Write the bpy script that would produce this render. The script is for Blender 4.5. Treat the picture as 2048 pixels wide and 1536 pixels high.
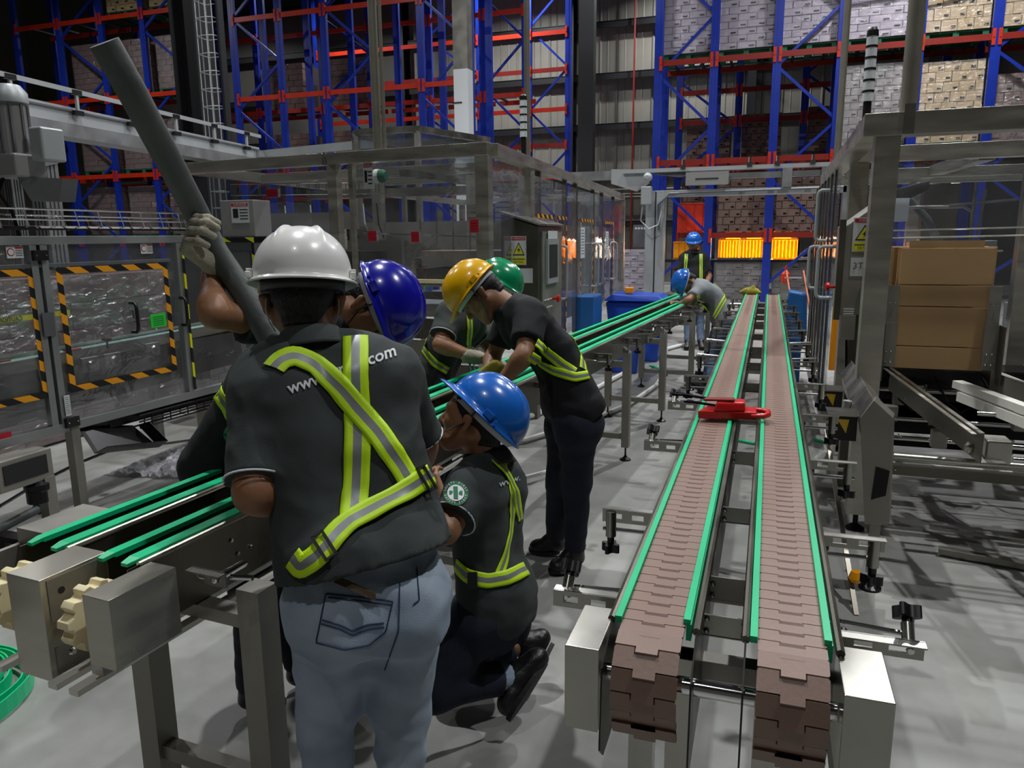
import bpy, bmesh, math, random
import numpy as np
from mathutils import Vector, Matrix
random.seed(7)
S=bpy.context.scene
COL=S.collection
for o in list(bpy.data.objects): bpy.data.objects.remove(o)
# ---------------- camera, world, lamps, exposure ----------------
cd=bpy.data.cameras.new('camera'); cam=bpy.data.objects.new('camera',cd); COL.objects.link(cam)
cd.sensor_width=36; cd.lens=26.367; cd.clip_start=0.05; cd.clip_end=200
cam.matrix_world=Matrix(((0.947493,-0.052526,0.315432,0),(0.319625,0.185829,-0.929143,0),(-0.009812,0.981177,0.19286,1.62),(0,0,0,1)))
S.camera=cam
W=bpy.data.worlds.new('world'); S.world=W; W.use_nodes=True
W.node_tree.nodes['Background'].inputs[0].default_value=(0.62,0.68,0.78,1)
W.node_tree.nodes['Background'].inputs[1].default_value=0.03
S.view_settings.view_transform='Standard'; S.view_settings.look='None'
S.view_settings.gamma=1; S.view_settings.use_curve_mapping=False
S.view_settings.exposure=0.18
CEIL=12.5; LAMPZ=10.2
LAMPS=[(-3.4,4.6,1150),(3.2,3.6,1000),(-0.8,-2.2,300),(1.4,11.2,1500),(-5.2,10.6,1000),(-11.5,6.5,800),
       (3.6,16.2,1500),(-4.8,17.6,600),(-11,13.8,650),(-18.5,14.6,900),(-8.2,23.6,1300),(-2.6,25.2,1000),(-14.0,23.2,700),(-20,24,350)]
LK=0.25
for i,(x,y,p) in enumerate(LAMPS):
    ld=bpy.data.lights.new('high_bay_light','AREA'); ld.shape='DISK'; ld.size=0.26; ld.energy=p*LK; ld.color=(0.97,0.985,1.0); ld.spread=math.radians(150)
    lo=bpy.data.objects.new('high_bay_light',ld); COL.objects.link(lo); lo.location=(x,y,LAMPZ-0.04)

def lin(h):
    if isinstance(h,str):
        h=h.lstrip('#'); c=[int(h[i:i+2],16)/255 for i in (0,2,4)]
        return tuple(((v/12.92) if v<=0.04045 else ((v+0.055)/1.055)**2.4) for v in c)
    return tuple(h)
MATS={}
def mat(name,color,rough=0.5,metal=0.0,noise=0.0,nscale=8,stretch=None,bump=0.0,bscale=60,coat=0.0,emit=None,estr=0,alpha=None,c2=None,spec=None,detail=3,gen=False):
    """procedural material: base colour with optional noise variation and fine relief"""
    m=bpy.data.materials.new(name); m.use_nodes=True; nt=m.node_tree; N=nt.nodes; L=nt.links
    b=N['Principled BSDF']; c=lin(color)
    b.inputs['Base Color'].default_value=(*c,1); b.inputs['Roughness'].default_value=rough; b.inputs['Metallic'].default_value=metal
    if coat: b.inputs['Coat Weight'].default_value=coat; b.inputs['Coat Roughness'].default_value=0.08
    if spec is not None: b.inputs['Specular IOR Level'].default_value=spec
    if emit: b.inputs['Emission Color'].default_value=(*lin(emit),1); b.inputs['Emission Strength'].default_value=estr
    if noise or bump:
        tc=N.new('ShaderNodeTexCoord'); mp=N.new('ShaderNodeMapping'); L.new(tc.outputs['Object'],mp.inputs[0])
        if stretch: mp.inputs['Scale'].default_value=stretch
    if noise:
        n=N.new('ShaderNodeTexNoise'); n.inputs['Scale'].default_value=nscale; n.inputs['Detail'].default_value=detail
        L.new(mp.outputs[0],n.inputs[0])
        r=N.new('ShaderNodeMapRange'); r.inputs['From Min'].default_value=0.3; r.inputs['From Max'].default_value=0.7
        L.new(n.outputs[0],r.inputs[0])
        mx=N.new('ShaderNodeMix'); mx.data_type='RGBA'; L.new(r.outputs[0],mx.inputs[0])
        d=lin(c2) if c2 else tuple(v*(1-noise) for v in c)
        u=c if c2 else tuple(min(1,v*(1+noise*0.6)) for v in c)
        mx.inputs[6].default_value=(*d,1); mx.inputs[7].default_value=(*u,1)
        L.new(mx.outputs[2],b.inputs['Base Color'])
        if metal>0.4:
            r2=N.new('ShaderNodeMapRange'); r2.inputs['From Min'].default_value=0.25; r2.inputs['From Max'].default_value=0.75
            r2.inputs['To Min'].default_value=max(0.05,rough-0.1); r2.inputs['To Max'].default_value=rough+0.12
            L.new(n.outputs[0],r2.inputs[0]); L.new(r2.outputs[0],b.inputs['Roughness'])
    if bump:
        n2=N.new('ShaderNodeTexNoise'); n2.inputs['Scale'].default_value=bscale; n2.inputs['Detail'].default_value=3
        L.new(mp.outputs[0],n2.inputs[0]); bp=N.new('ShaderNodeBump'); bp.inputs['Strength'].default_value=bump; bp.inputs['Distance'].default_value=0.01
        L.new(n2.outputs[0],bp.inputs['Height']); L.new(bp.outputs[0],b.inputs['Normal'])
    MATS[name]=m; return m
def clear(name,tint=(0.9,0.93,0.95),gloss=0.12,rough=0.04,crinkle=0,cs=20,body=0.0,bodyc=(0.5,0.5,0.55)):
    """clear plastic or glass sheet: transparent with a reflective coat, optional crinkles and milkiness"""
    m=bpy.data.materials.new(name); m.use_nodes=True; nt=m.node_tree; N=nt.nodes; L=nt.links
    N.remove(N['Principled BSDF']); out=N['Material Output']
    t=N.new('ShaderNodeBsdfTransparent'); t.inputs[0].default_value=(*tint,1)
    g=N.new('ShaderNodeBsdfGlossy'); g.inputs['Roughness'].default_value=rough; g.inputs[0].default_value=(1,1,1,1)
    lw=N.new('ShaderNodeLayerWeight'); lw.inputs[0].default_value=0.25
    mr=N.new('ShaderNodeMapRange'); mr.inputs['To Min'].default_value=gloss; mr.inputs['To Max'].default_value=min(0.7,gloss*3+.15)
    L.new(lw.outputs['Facing'],mr.inputs[0])
    mx=N.new('ShaderNodeMixShader'); L.new(mr.outputs[0],mx.inputs[0])
    L.new(g.outputs[0],mx.inputs[2])
    if body:
        d=N.new('ShaderNodeBsdfDiffuse'); d.inputs[0].default_value=(*bodyc,1)
        m2=N.new('ShaderNodeMixShader'); m2.inputs[0].default_value=body; L.new(t.outputs[0],m2.inputs[1]); L.new(d.outputs[0],m2.inputs[2]); L.new(m2.outputs[0],mx.inputs[1])
    else: L.new(t.outputs[0],mx.inputs[1])
    L.new(mx.outputs[0],out.inputs[0])
    if crinkle:
        tc=N.new('ShaderNodeTexCoord'); mp=N.new('ShaderNodeMapping'); mp.inputs['Scale'].default_value=(1,1,2.2); L.new(tc.outputs['Object'],mp.inputs[0])
        n=N.new('ShaderNodeTexNoise'); n.inputs['Scale'].default_value=cs; n.inputs['Detail'].default_value=4; n.inputs['Distortion'].default_value=1.2; L.new(mp.outputs[0],n.inputs[0])
        bp=N.new('ShaderNodeBump'); bp.inputs['Strength'].default_value=crinkle; bp.inputs['Distance'].default_value=0.05; L.new(n.outputs[0],bp.inputs['Height']); L.new(bp.outputs[0],g.inputs['Normal'])
    MATS[name]=m; return m
def stripes(name,ca,cb,period=0.12,duty=0.5,ax=(1,1,0),rough=0.5):
    """two-colour diagonal hazard tape"""
    m=bpy.data.materials.new(name); m.use_nodes=True; nt=m.node_tree; N=nt.nodes; L=nt.links; b=N['Principled BSDF']; b.inputs['Roughness'].default_value=rough
    tc=N.new('ShaderNodeTexCoord'); d=N.new('ShaderNodeVectorMath'); d.operation='DOT_PRODUCT'; d.inputs[1].default_value=ax; L.new(tc.outputs['Object'],d.inputs[0])
    a=N.new('ShaderNodeMath'); a.operation='DIVIDE'; a.inputs[1].default_value=period; L.new(d.outputs['Value'],a.inputs[0])
    f=N.new('ShaderNodeMath'); f.operation='FRACT'; L.new(a.outputs[0],f.inputs[0])
    g=N.new('ShaderNodeMath'); g.operation='GREATER_THAN'; g.inputs[1].default_value=duty; L.new(f.outputs[0],g.inputs[0])
    mx=N.new('ShaderNodeMix'); mx.data_type='RGBA'; mx.inputs[6].default_value=(*lin(ca),1); mx.inputs[7].default_value=(*lin(cb),1); L.new(g.outputs[0],mx.inputs[0]); L.new(mx.outputs[2],b.inputs['Base Color'])
    MATS[name]=m; return m

mat('steel','#bbb7ab',0.33,0.80,0.16,3,(1,1,6)); mat('steel_dark','#6e6a60',0.34,0.9,0.25,4); mat('steel_bright','#aeaca4',0.27,0.92,0.18,5)
mat('plate_black','#35332f',0.32,0.8,0.2,5); mat('steel_matte','#96938b',0.5,0.7,0.15,5); mat('chrome','#e2e2e2',0.1,1.0)
mat('alu','#9fa1a1',0.4,0.7,0.1,4); mat('alu_light','#b3b7b8',0.45,0.4,0.08,3); mat('alu_dark','#75777a',0.45,0.6,0.1,4)
mat('green_strip','#10c888',0.38,0,0.08,6); mat('chain_brown','#8f7467',0.45,0,0.14,5,bump=0.05,bscale=90)
mat('black_plastic','#121212',0.4); mat('black_rubber','#0e0e0f',0.7); mat('dark_paint','#191a1c',0.5)
mat('blue_paint','#17319a',0.35,0,0.15,3,coat=0.15); mat('orange_paint','#c22e14',0.4,0,0.15,3); mat('red_paint','#8a1d10',0.45,0,0.2,3)
mat('pallet_green','#1f6b4d',0.6,0,0.2,5); mat('white_plastic','#eeece2',0.45,0,0.06,4); mat('cream_plastic','#fbeabc',0.4,0,0.12,9)
mat('signal_white','#dfe3e6',0.3); mat('paper','#c9cbcc',0.7); mat('ink','#1b1b1d',0.6); mat('sign_red','#b3152a',0.5); mat('sign_yellow','#d5d22a',0.5)
mat('red_plastic','#d41a1c',0.32,0,0.1,6,coat=0.2); mat('tool_black','#1a1718',0.3,0.6)
mat('card_kraft','#b8966a',0.8,0,0.06,3,bump=0.05,bscale=40); mat('card_side','#8e6a40',0.85)
mat('carton_mauve','#bdb2bd',0.6,0,0.14,2.5); mat('carton_tan','#c9b083',0.65,0,0.12,3); mat('carton_brown','#7a6258',0.65,0,0.2,3); mat('carton_grey','#8d857f',0.6,0,0.15,3)
mat('load_core','#3a322d',0.9)
mat('marker_yellow','#dcb41e',0.5); mat('crate_yellow','#ffae08',0.35,0,0.2,1.3,c2='#f08a06'); mat('crate_glow','#ffc81e',0.4,0,0.2,1.3,c2='#f8a010')
MATS['crate_glow'].node_tree.nodes['Principled BSDF'].inputs['Transmission Weight'].default_value=0.75; MATS['crate_glow'].node_tree.nodes['Principled BSDF'].inputs['Roughness'].default_value=0.9
mat('ladder_orange','#b4521e',0.5); mat('crate_orange','#e8381a',0.4,0,0.2,3)
mat('blue_bin','#1646b0',0.35,0,0.1,3,coat=0.2); mat('machine_blue','#1f5f9f',0.4,0,0.15,3)
mat('wall_metal','#8e8b80',0.5,0.1,0.1,1.5); mat('wall_shade','#5e5b54',0.6); mat('roof_dark','#23252a',0.8)
mat('cable_white','#dcdcd8',0.5); mat('pvc_grey','#4c524f',0.55,0,0.3,7,(1,1,1),bump=0.25,bscale=25); mat('conduit','#8a8679',0.5,0.4,0.15,6)
clear('guard_clear',(0.86,0.88,0.9),0.07,0.05,0.12,1.6,body=0.06,bodyc=(0.45,0.45,0.48)); clear('film',(0.9,0.9,0.93),0.10,0.16,1.0,7,body=0.04,bodyc=(0.8,0.8,0.85))
clear('film_loose',(0.95,0.95,1.0),0.5,0.06,0.9,40,body=0.5,bodyc=(0.95,0.95,1.0))
stripes('tape_orange','#0e0e0f','#e89a0c',0.115,0.5,(0,0.62,1.0)); stripes('tape_yellow','#101010','#d8dc14',0.2,0.5,(0.5,0.5,1.0))
mat('teal_belt','#7fa79c',0.5,0,0.1,3); mat('panel_grey','#9b9b98',0.45,0.3,0.08,4)

def tag(o,label=None,cat=None,group=None,kind=None):
    if label: o['label']=label
    if cat: o['category']=cat
    if group: o['group']=group
    if kind: o['kind']=kind
    return o
def wloc(p):
    v=Vector((0,0,0))
    while p: v+=p.location; p=p.parent
    return v
def thing(name,label,cat,loc,group=None,kind=None):
    o=bpy.data.objects.new(name,None); COL.objects.link(o); o.location=loc; o.empty_display_size=0.1
    return tag(o,label,cat,group,kind)
def V3(p): return Vector(p)
class B:
    def __init__(s): s.v=[]; s.f=[]; s.m=[]; s.mi=0
    def add(s,vs,fs):
        n=len(s.v); s.v+= [tuple(v) for v in vs]; s.f+=[tuple(i+n for i in f) for f in fs]; s.m+=[s.mi]*len(fs); return s
    def box(s,c,d,R=None):
        hx,hy,hz=[k/2 for k in d]; vs=[Vector((x,y,z)) for x in(-hx,hx) for y in(-hy,hy) for z in(-hz,hz)]
        if R is not None: vs=[R@v for v in vs]
        c=V3(c); vs=[v+c for v in vs]
        return s.add(vs,[(0,1,3,2),(4,6,7,5),(0,4,5,1),(2,3,7,6),(0,2,6,4),(1,5,7,3)])
    def bb(s,x0,x1,y0,y1,z0,z1): return s.box(((x0+x1)/2,(y0+y1)/2,(z0+z1)/2),(abs(x1-x0),abs(y1-y0),abs(z1-z0)))
    def bar(s,a,b,w,h,up=(0,0,1)):
        a=V3(a); b=V3(b); t=(b-a); L=t.length; t.normalize(); u=V3(up)
        x=t.cross(u)
        if x.length<1e-4: x=t.cross(Vector((0,1,0)))
        x.normalize(); u=x.cross(t).normalized()
        R=Matrix((x,t,u)).transposed()
        return s.box((a+b)/2,(w,L,h),R)
    def tube(s,pts,r,n=8,cap=True,sy=1.0):
        pts=[V3(p) for p in pts]; rs=r if isinstance(r,(list,tuple)) else [r]*len(pts); vs=[]; fs=[]; prev=None
        for i,p in enumerate(pts):
            t=(pts[min(i+1,len(pts)-1)]-pts[max(i-1,0)]).normalized()
            if prev is None:
                x=t.cross(Vector((0,0,1)))
                if x.length<1e-3: x=Vector((1,0,0))
                x.normalize()
            else: x=(prev-t*prev.dot(t)).normalized()
            prev=x; y=t.cross(x)
            for k in range(n):
                a=2*math.pi*k/n; vs.append(p+(x*math.cos(a)+y*math.sin(a)*sy)*rs[i])
        for i in range(len(pts)-1):
            for k in range(n): a=i*n+k; b=i*n+(k+1)%n; fs.append((a,b,b+n,a+n))
        if cap: fs.append(tuple(range(n-1,-1,-1))); e=(len(pts)-1)*n; fs.append(tuple(range(e,e+n)))
        return s.add(vs,fs)
    def cyl(s,a,b,r,n=12): return s.tube([a,b],r,n)
    def prism(s,poly,vec):
        n=len(poly); vec=V3(vec); p=[V3(q) for q in poly]; vs=p+[q+vec for q in p]
        return s.add(vs,[tuple(range(n-1,-1,-1)),tuple(range(n,2*n))]+[(i,(i+1)%n,n+(i+1)%n,n+i) for i in range(n)])
    def quad(s,*p): return s.add(p,[tuple(range(len(p)))])
    def lathe(s,prof,o,axis=(0,0,1),n=16):
        o=V3(o); ax=V3(axis).normalized(); x=ax.cross(Vector((0,1,0)));
        if x.length<1e-3: x=Vector((1,0,0))
        x.normalize(); y=ax.cross(x); vs=[];fs=[]
        for (r,h) in prof:
            for k in range(n): a=2*math.pi*k/n; vs.append(o+ax*h+(x*math.cos(a)+y*math.sin(a))*r)
        for i in range(len(prof)-1):
            for k in range(n): a=i*n+k; b=i*n+(k+1)%n; fs.append((a,b,b+n,a+n))
        fs.append(tuple(range(n-1,-1,-1))); e=(len(prof)-1)*n; fs.append(tuple(range(e,e+n)))
        return s.add(vs,fs)
    def build(s,name,m,parent=None,smooth=False,bevel=0,label=None,cat=None,group=None,kind=None,solid=0):
        if not s.v: return None
        if parent is not None: off=wloc(parent)
        else:
            xs=[v[0] for v in s.v]; ys=[v[1] for v in s.v]; zs=[v[2] for v in s.v]; off=Vector(((min(xs)+max(xs))/2,(min(ys)+max(ys))/2,min(zs)))
        me=bpy.data.meshes.new(name); ox,oy,oz=off
        me.from_pydata([(v[0]-ox,v[1]-oy,v[2]-oz) for v in s.v],[],s.f)
        for k in (m if isinstance(m,(list,tuple)) else [m]): me.materials.append(MATS[k])
        if max(s.m)>0: me.polygons.foreach_set('material_index',s.m)
        if smooth: me.polygons.foreach_set('use_smooth',[True]*len(s.f)); 
        o=bpy.data.objects.new(name,me); COL.objects.link(o)
        if parent is not None: o.parent=parent
        else: o.location=off
        if bevel: b=o.modifiers.new('b','BEVEL'); b.width=bevel; b.segments=2; b.limit_method='ANGLE'; b.angle_limit=0.7
        if solid: b=o.modifiers.new('s','SOLIDIFY'); b.thickness=solid
        if smooth=='auto' or (smooth and smooth!='all'):
            try: me.set_sharp_from_angle(angle=math.radians(40))
            except Exception: pass
        return tag(o,label,cat,group,kind)
def copytree(o,off,parent=None,label=None):
    c=o.copy(); COL.objects.link(c)
    if parent is not None: c.parent=parent
    else: c.location=Vector(o.location)+Vector(off)
    if label: c['label']=label
    for ch in list(o.children):
        if ch.name in COPYSRC.get(o.name,set()) or True: copytree(ch,(0,0,0),c)
    return c
COPYSRC={}
def inst(name,mesh,loc,parent,rot=None,kind=None,label=None):
    """part that shares its mesh with alike pieces; loc in world coordinates"""
    o=bpy.data.objects.new(name,mesh); COL.objects.link(o); o.parent=parent; o.location=Vector(loc)-wloc(parent)
    if rot: o.rotation_euler=rot
    if kind: o['kind']=kind
    if label: o['label']=label
    return o
def boxmesh(name,d,m,bev=0.0):
    b=B()
    if bev:
        x,y,z=[k/2 for k in d]; e=bev
        vs=[];
        for sz in(-1,1):
            for (px,py) in ((-x+e,-y),(x-e,-y),(x,-y+e),(x,y-e),(x-e,y),(-x+e,y),(-x,y-e),(-x,-y+e)): vs.append((px,py,sz*z))
        b.add(vs,[tuple(range(7,-1,-1)),tuple(range(8,16))]+[(i,(i+1)%8,8+(i+1)%8,8+i) for i in range(8)])
    else: b.box((0,0,0),d)
    me=bpy.data.meshes.new(name); me.from_pydata(b.v,[],b.f); me.materials.append(MATS[m]); return me
TXT={}
def text_verts(s,size,bold=0.0,align='CENTER'):
    key=(s,round(size,4),bold,align)
    if key not in TXT:
        cu=bpy.data.curves.new('t','FONT'); cu.body=s; cu.size=size; cu.align_x=align; cu.align_y='CENTER'; cu.offset=bold; cu.resolution_u=2
        ob=bpy.data.objects.new('t',cu); me=ob.to_mesh()
        TXT[key]=([tuple(v.co) for v in me.vertices],[tuple(p.vertices) for p in me.polygons])
        ob.to_mesh_clear(); bpy.data.objects.remove(ob); bpy.data.curves.remove(cu)
    return TXT[key]
def text(s,size,o,xd,yd,m,parent,name='lettering',bold=0.0,align='CENTER',lift=0.002):
    vs,fs=text_verts(s,size,bold,align); o=V3(o); xd=V3(xd).normalized(); yd=V3(yd).normalized(); n=xd.cross(yd)
    b=B(); b.add([o+xd*v[0]+yd*v[1]+n*lift for v in vs],fs)
    return b.build(name,m,parent)

# ---------------- setting: floor, walls, roof ----------------
def floor_mat():
    m=bpy.data.materials.new('concrete'); m.use_nodes=True; nt=m.node_tree; N=nt.nodes; L=nt.links; b=N['Principled BSDF']
    tc=N.new('ShaderNodeTexCoord')
    def noise(sc,det,dist=0):
        n=N.new('ShaderNodeTexNoise'); n.inputs['Scale'].default_value=sc; n.inputs['Detail'].default_value=det; n.inputs['Distortion'].default_value=dist; L.new(tc.outputs['Object'],n.inputs[0]); return n
    a=noise(0.9,5,0.6); c=noise(7,6,0.3); e=noise(45,3)
    r=N.new('ShaderNodeValToRGB'); r.color_ramp.elements[0].position=0.3; r.color_ramp.elements[1].position=0.7
    r.color_ramp.elements[0].color=(*lin('#848581'),1); r.color_ramp.elements[1].color=(*lin('#a4a49f'),1); L.new(a.outputs[0],r.inputs[0])
    mx=N.new('ShaderNodeMix'); mx.data_type='RGBA'; mx.blend_type='MULTIPLY'; mx.inputs[0].default_value=0.35
    r2=N.new('ShaderNodeValToRGB'); r2.color_ramp.elements[0].position=0.35; r2.color_ramp.elements[1].position=0.6; r2.color_ramp.elements[0].color=(0.62,0.61,0.56,1); r2.color_ramp.elements[1].color=(1,1,1,1); L.new(c.outputs[0],r2.inputs[0])
    L.new(r.outputs[0],mx.inputs[6]); L.new(r2.outputs[0],mx.inputs[7]); L.new(mx.outputs[2],b.inputs['Base Color'])
    mr=N.new('ShaderNodeMapRange'); mr.inputs['To Min'].default_value=0.32; mr.inputs['To Max'].default_value=0.62; L.new(c.outputs[0],mr.inputs[0]); L.new(mr.outputs[0],b.inputs['Roughness'])
    bp=N.new('ShaderNodeBump'); bp.inputs['Strength'].default_value=0.08; bp.inputs['Distance'].default_value=0.004; L.new(e.outputs[0],bp.inputs['Height']); L.new(bp.outputs[0],b.inputs['Normal'])
    MATS['concrete']=m
floor_mat()
fl=B().bb(-32,14,-8,30,-0.2,0).build('floor','concrete',kind='structure')
j=B()
for x in (-14.2,-8.2,3.6,9): j.bb(x-0.004,x+0.004,-8,29,0.0002,0.0012)
for y in (7.6,13.6): j.bb(-32,14,y-0.004,y+0.004,0.0002,0.0012)
j.build('floor_joint','ink',fl)
WY=27.0
wb=B().bb(-32,14,WY+0.08,WY+0.2,0,CEIL).build('wall_back','wall_shade',kind='structure')
# ribbed cladding panels, one object each where the camera can tell them apart
def ribpanel(w,h):
    b=B(); n=4; prof=[(-w/2,0),(-w/2+0.03,-0.03),(-w/2+0.06,-0.03),(-w/2+0.09,0),(-0.03,0),(0,-0.012),(0.03,0),(w/2-0.002,0)]
    vs=[(x,y,z) for z in(0,h) for x,y in prof]; k=len(prof)
    b.add(vs,[(i,i+1,k+i+1,k+i) for i in range(k-1)]); me=bpy.data.meshes.new('cladding_panel'); me.from_pydata(b.v,[],b.f); me.materials.append(MATS['wall_metal']); return me
zs=[0,2.1,3.75,5.4,7.05,8.7,10.35,CEIL]
for i in range(len(zs)-1):
    me=ribpanel(0.6,zs[i+1]-zs[i]-0.02)
    for k in range(30): inst('cladding_panel',me,(-13.4+k*0.6,WY+0.07,zs[i]+0.01),wb)
g=[]
for z in zs[1:-1]:
    for (a,b_) in ((-22,-13.2),(-13.2,-6.8),(-6.8,-0.8),(-0.8,6)):
        B().bb(a+0.02,b_-0.02,WY-0.26,WY+0.03,z-0.02,z+0.02).bb(a+0.02,b_-0.02,WY-0.26,WY-0.24,z-0.2,z).build('girt','dark_paint',wb)
for x in (-13.2,-6.8,-0.8):
    B().bb(x-0.13,x+0.13,WY-0.5,WY-0.48,0,CEIL).bb(x-0.13,x+0.13,WY-0.02,WY,0,CEIL).bb(x-0.01,x+0.01,WY-0.48,WY-0.02,0,CEIL).build('steel_column','dark_paint',wb)
B().cyl((-7.6,WY-0.35,3.2),(3,WY-0.35,3.15),0.03,8).cyl((-7.6,WY-0.35,3.05),(3,WY-0.35,3.0),0.02,6).cyl((-7.6,WY-0.35,2.95),(3,WY-0.35,2.9),0.02,6).build('pipe_run','conduit',wb)
B().cyl((-4.6,WY-0.4,0),(-4.6,WY-0.4,CEIL),0.03,8).build('sprinkler_riser','red_paint',wb,label='thin dark red vertical riser pipe')
B().bb(-32.2,-32,-8,30,0,CEIL).build('wall_left','wall_shade',kind='structure')
B().bb(14,14.2,-8,30,0,CEIL).build('wall_right','wall_shade',kind='structure')
B().bb(-32,14,-8.2,-8,0,CEIL).build('wall_front','wall_shade',kind='structure')
ce=B().bb(-32,14,-8,30,CEIL,CEIL+0.2).build('ceiling','roof_dark',kind='structure')
for y in range(-6,28,6): B().bb(-32,14,y-0.1,y+0.1,CEIL-0.6,CEIL-0.02).build('rafter','dark_paint',ce)
lampmesh=None
mat('lamp_glow','#ffffff',0.5,emit='#f6fbff',estr=18)
for i,(x,y,p) in enumerate(LAMPS):
    t=thing('high_bay_lamp','round high-bay lamp hanging from the dark roof','lamp',(x,y,LAMPZ),'high-bay lamps under the roof')
    B().lathe([(0.2,0),(0.21,0.03),(0.16,0.1),(0.08,0.22),(0.06,0.3)],(x,y,LAMPZ),n=16).build('housing','dark_paint',t)
    B().lathe([(0.17,-0.012),(0.17,-0.002)],(x,y,LAMPZ),n=16).build('lens','lamp_glow',t)
    B().cyl((x,y,LAMPZ+0.28),(x,y,CEIL-0.02),0.01,6).build('hanger','dark_paint',t)
# ---------------- pallet racking ----------------
def upright_mesh(h,name='upright'):
    b=B(); b.bb(-0.095,0.095,-0.05,-0.045,0,h); b.bb(-0.095,-0.089,-0.045,0.05,0,h); b.bb(0.089,0.095,-0.045,0.05,0,h); b.bb(-0.03,0.03,-0.056,-0.051,0,h)
    b.bb(-0.093,-0.05,0.045,0.05,0,h); b.bb(0.05,0.093,0.045,0.05,0,h); b.bb(-0.09,0.09,-0.08,0.08,0,0.012)
    me=bpy.data.meshes.new(name); me.from_pydata(b.v,[],b.f); me.materials.append(MATS['blue_paint']); return me
UH=11.6
UM=upright_mesh(UH)
def rack(label,y,xs,pairs,levels,beams,parent_loc,bot=0.3,pitch=1.25,beamh=0.13,depth2=None,conn=True,deck=None):
    t=thing('pallet_rack',label,'pallet rack',parent_loc)
    for x in xs: inst('upright',UM,(x,y,0),t)
    for (a,b_) in pairs:
        z=bot; k=0
        while z+pitch<UH:
            p,q=((a,b_) if k%2==0 else (b_,a))
            B().bar((p,y+0.01,z),(q,y+0.01,z+pitch),0.05,0.065).build("brace",'blue_paint',t); z+=pitch; k+=1
    for (x0,x1,z,m) in beams:
        B().bb(x0+0.06,x1-0.06,y-0.045,y-0.01,z-beamh/2,z+beamh/2).bb(x0+0.06,x1-0.06,y-0.01,y+0.02,z+0.0,z+beamh/2).build('beam',m,t)
        if conn:
            for x in (x0+0.06,x1-0.06):
                B().bb(x-0.035,x+0.035,y-0.075,y-0.05,z-0.17,z+0.16).bb(x-0.015,x+0.02,y-0.085,y-0.05,z-0.02,z+0.09).build('beam_connector','orange_paint',t)
    if deck:
        for (x0,x1,z,m) in beams:
            if z not in deck: continue
            B().bb(x0+0.06,x1-0.06,y+1.2,y+1.25,z-beamh/2,z+beamh/2).build('rear_beam',m,t)
            for x in (x0+(x1-x0)*0.25,x0+(x1-x0)*0.75): B().bb(x-0.03,x+0.03,y+0.02,y+1.2,z+beamh/2-0.04,z+beamh/2+0.008).build('deck_rail','dark_paint',t)
    return t
# big dark column and cable-cage on the left

def bm(y,spans,levels,m): return [(a,b_,z,m) for (a,b_) in spans for z in levels]
XL=[-23.2,-21.4,-19.7,-18.1,-16.5,-14.9,-13.36,-11.9,-10.4,-9.0,-7.6]
sp=lambda xs:[(xs[i],xs[i+1]) for i in range(len(xs)-1)]
rack('blue and orange pallet rack at the left, filled with wrapped brown loads',19.3,XL[:5],[(XL[1],XL[2]),(XL[3],XL[4])],None,bm(0,sp(XL[:5]),[1.6,3.62,5.95,8.25],'orange_paint'),(-19.8,19.3,0),deck=(1.6,3.62,5.95,8.25))
rack('nearly empty blue rack between the black column and the white-painted column',19.3,XL[5:],[(XL[5],XL[6]),(XL[7],XL[8]),(XL[9],XL[10])],None,bm(0,sp(XL[5:]),[3.45,5.6,7.75],'orange_paint'),(-11.2,19.3,0))
XM=[-22.6,-20.4,-18.2,-16,-13.6,-11.9,-9.9,-8.2,-6.9]
rack('second row of blue and orange racking behind the front left row',21.8,XM,[(XM[4],XM[5]),(XM[7],XM[8])],None,bm(0,sp(XM),[3.5,5.65,7.9],'orange_paint')+bm(0,sp(XM),[2.9],'red_paint'),(-14.5,21.8,0),bot=0.9,deck=(3.5,5.65))
XB=[-15.4,-13.3,-11.2,-9.3,-7.6,-6.3]
rack('rearmost row of dark racking whose orange beam ends reach furthest right',24.4,XB,[(XB[4],XB[5]),(XB[2],XB[3])],None,bm(0,sp(XB),[3.5,5.6,7.9],'orange_paint')+bm(0,sp(XB),[4.5,6.8],'red_paint'),(-10.8,24.4,0),bot=0.6)
for x in XL: inst('upright',UM,(x,20.7,0),bpy.data.objects['pallet_rack' if x<-15 else 'pallet_rack.001'])
# rails and hanging diagonals deep inside the middle rack
XR=[-2.75,-1.45,-0.05,1.3,2.85,4.3,5.9]
rt=rack('right-hand blue rack holding pale wrapped cartons on its upper level',19.3,XR,[(XR[0],XR[1]),(XR[2],XR[3]),(XR[5],XR[6])],None,bm(0,[(-2.75,-1.45),(-1.45,-0.05),(-0.05,1.3),(1.3,2.85),(2.85,4.3),(4.3,5.9)],[3.35,5.65],'red_paint')+bm(0,[(-1.45,-0.05),(-0.05,1.3)],[1.6],'red_paint'),(1.2,19.3,0),bot=0.4,deck=(3.35,5.65,1.6))
for x in XR: inst('upright',UM,(x,20.62,0),rt)
B().bar((2.9,19.27,6.6),(4.25,19.27,6.75),0.04,0.06).bar((1.35,19.27,6.75),(2.8,19.27,6.85),0.04,0.06).build('tie_bar','blue_paint',rt)
xt=rack('dim rack row standing behind the right-hand rack',22.6,[-2.6,-1.0,0.7,2.3,4.0],[(-2.6,-1.0),(0.7,2.3)],None,bm(0,[(-2.6,-1.0),(-1.0,0.7),(0.7,2.3),(2.3,4.0)],[1.6,3.4,4.7,5.5],'red_paint'),(0.6,22.6,0),bot=0.8,deck=(3.4,))
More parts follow.
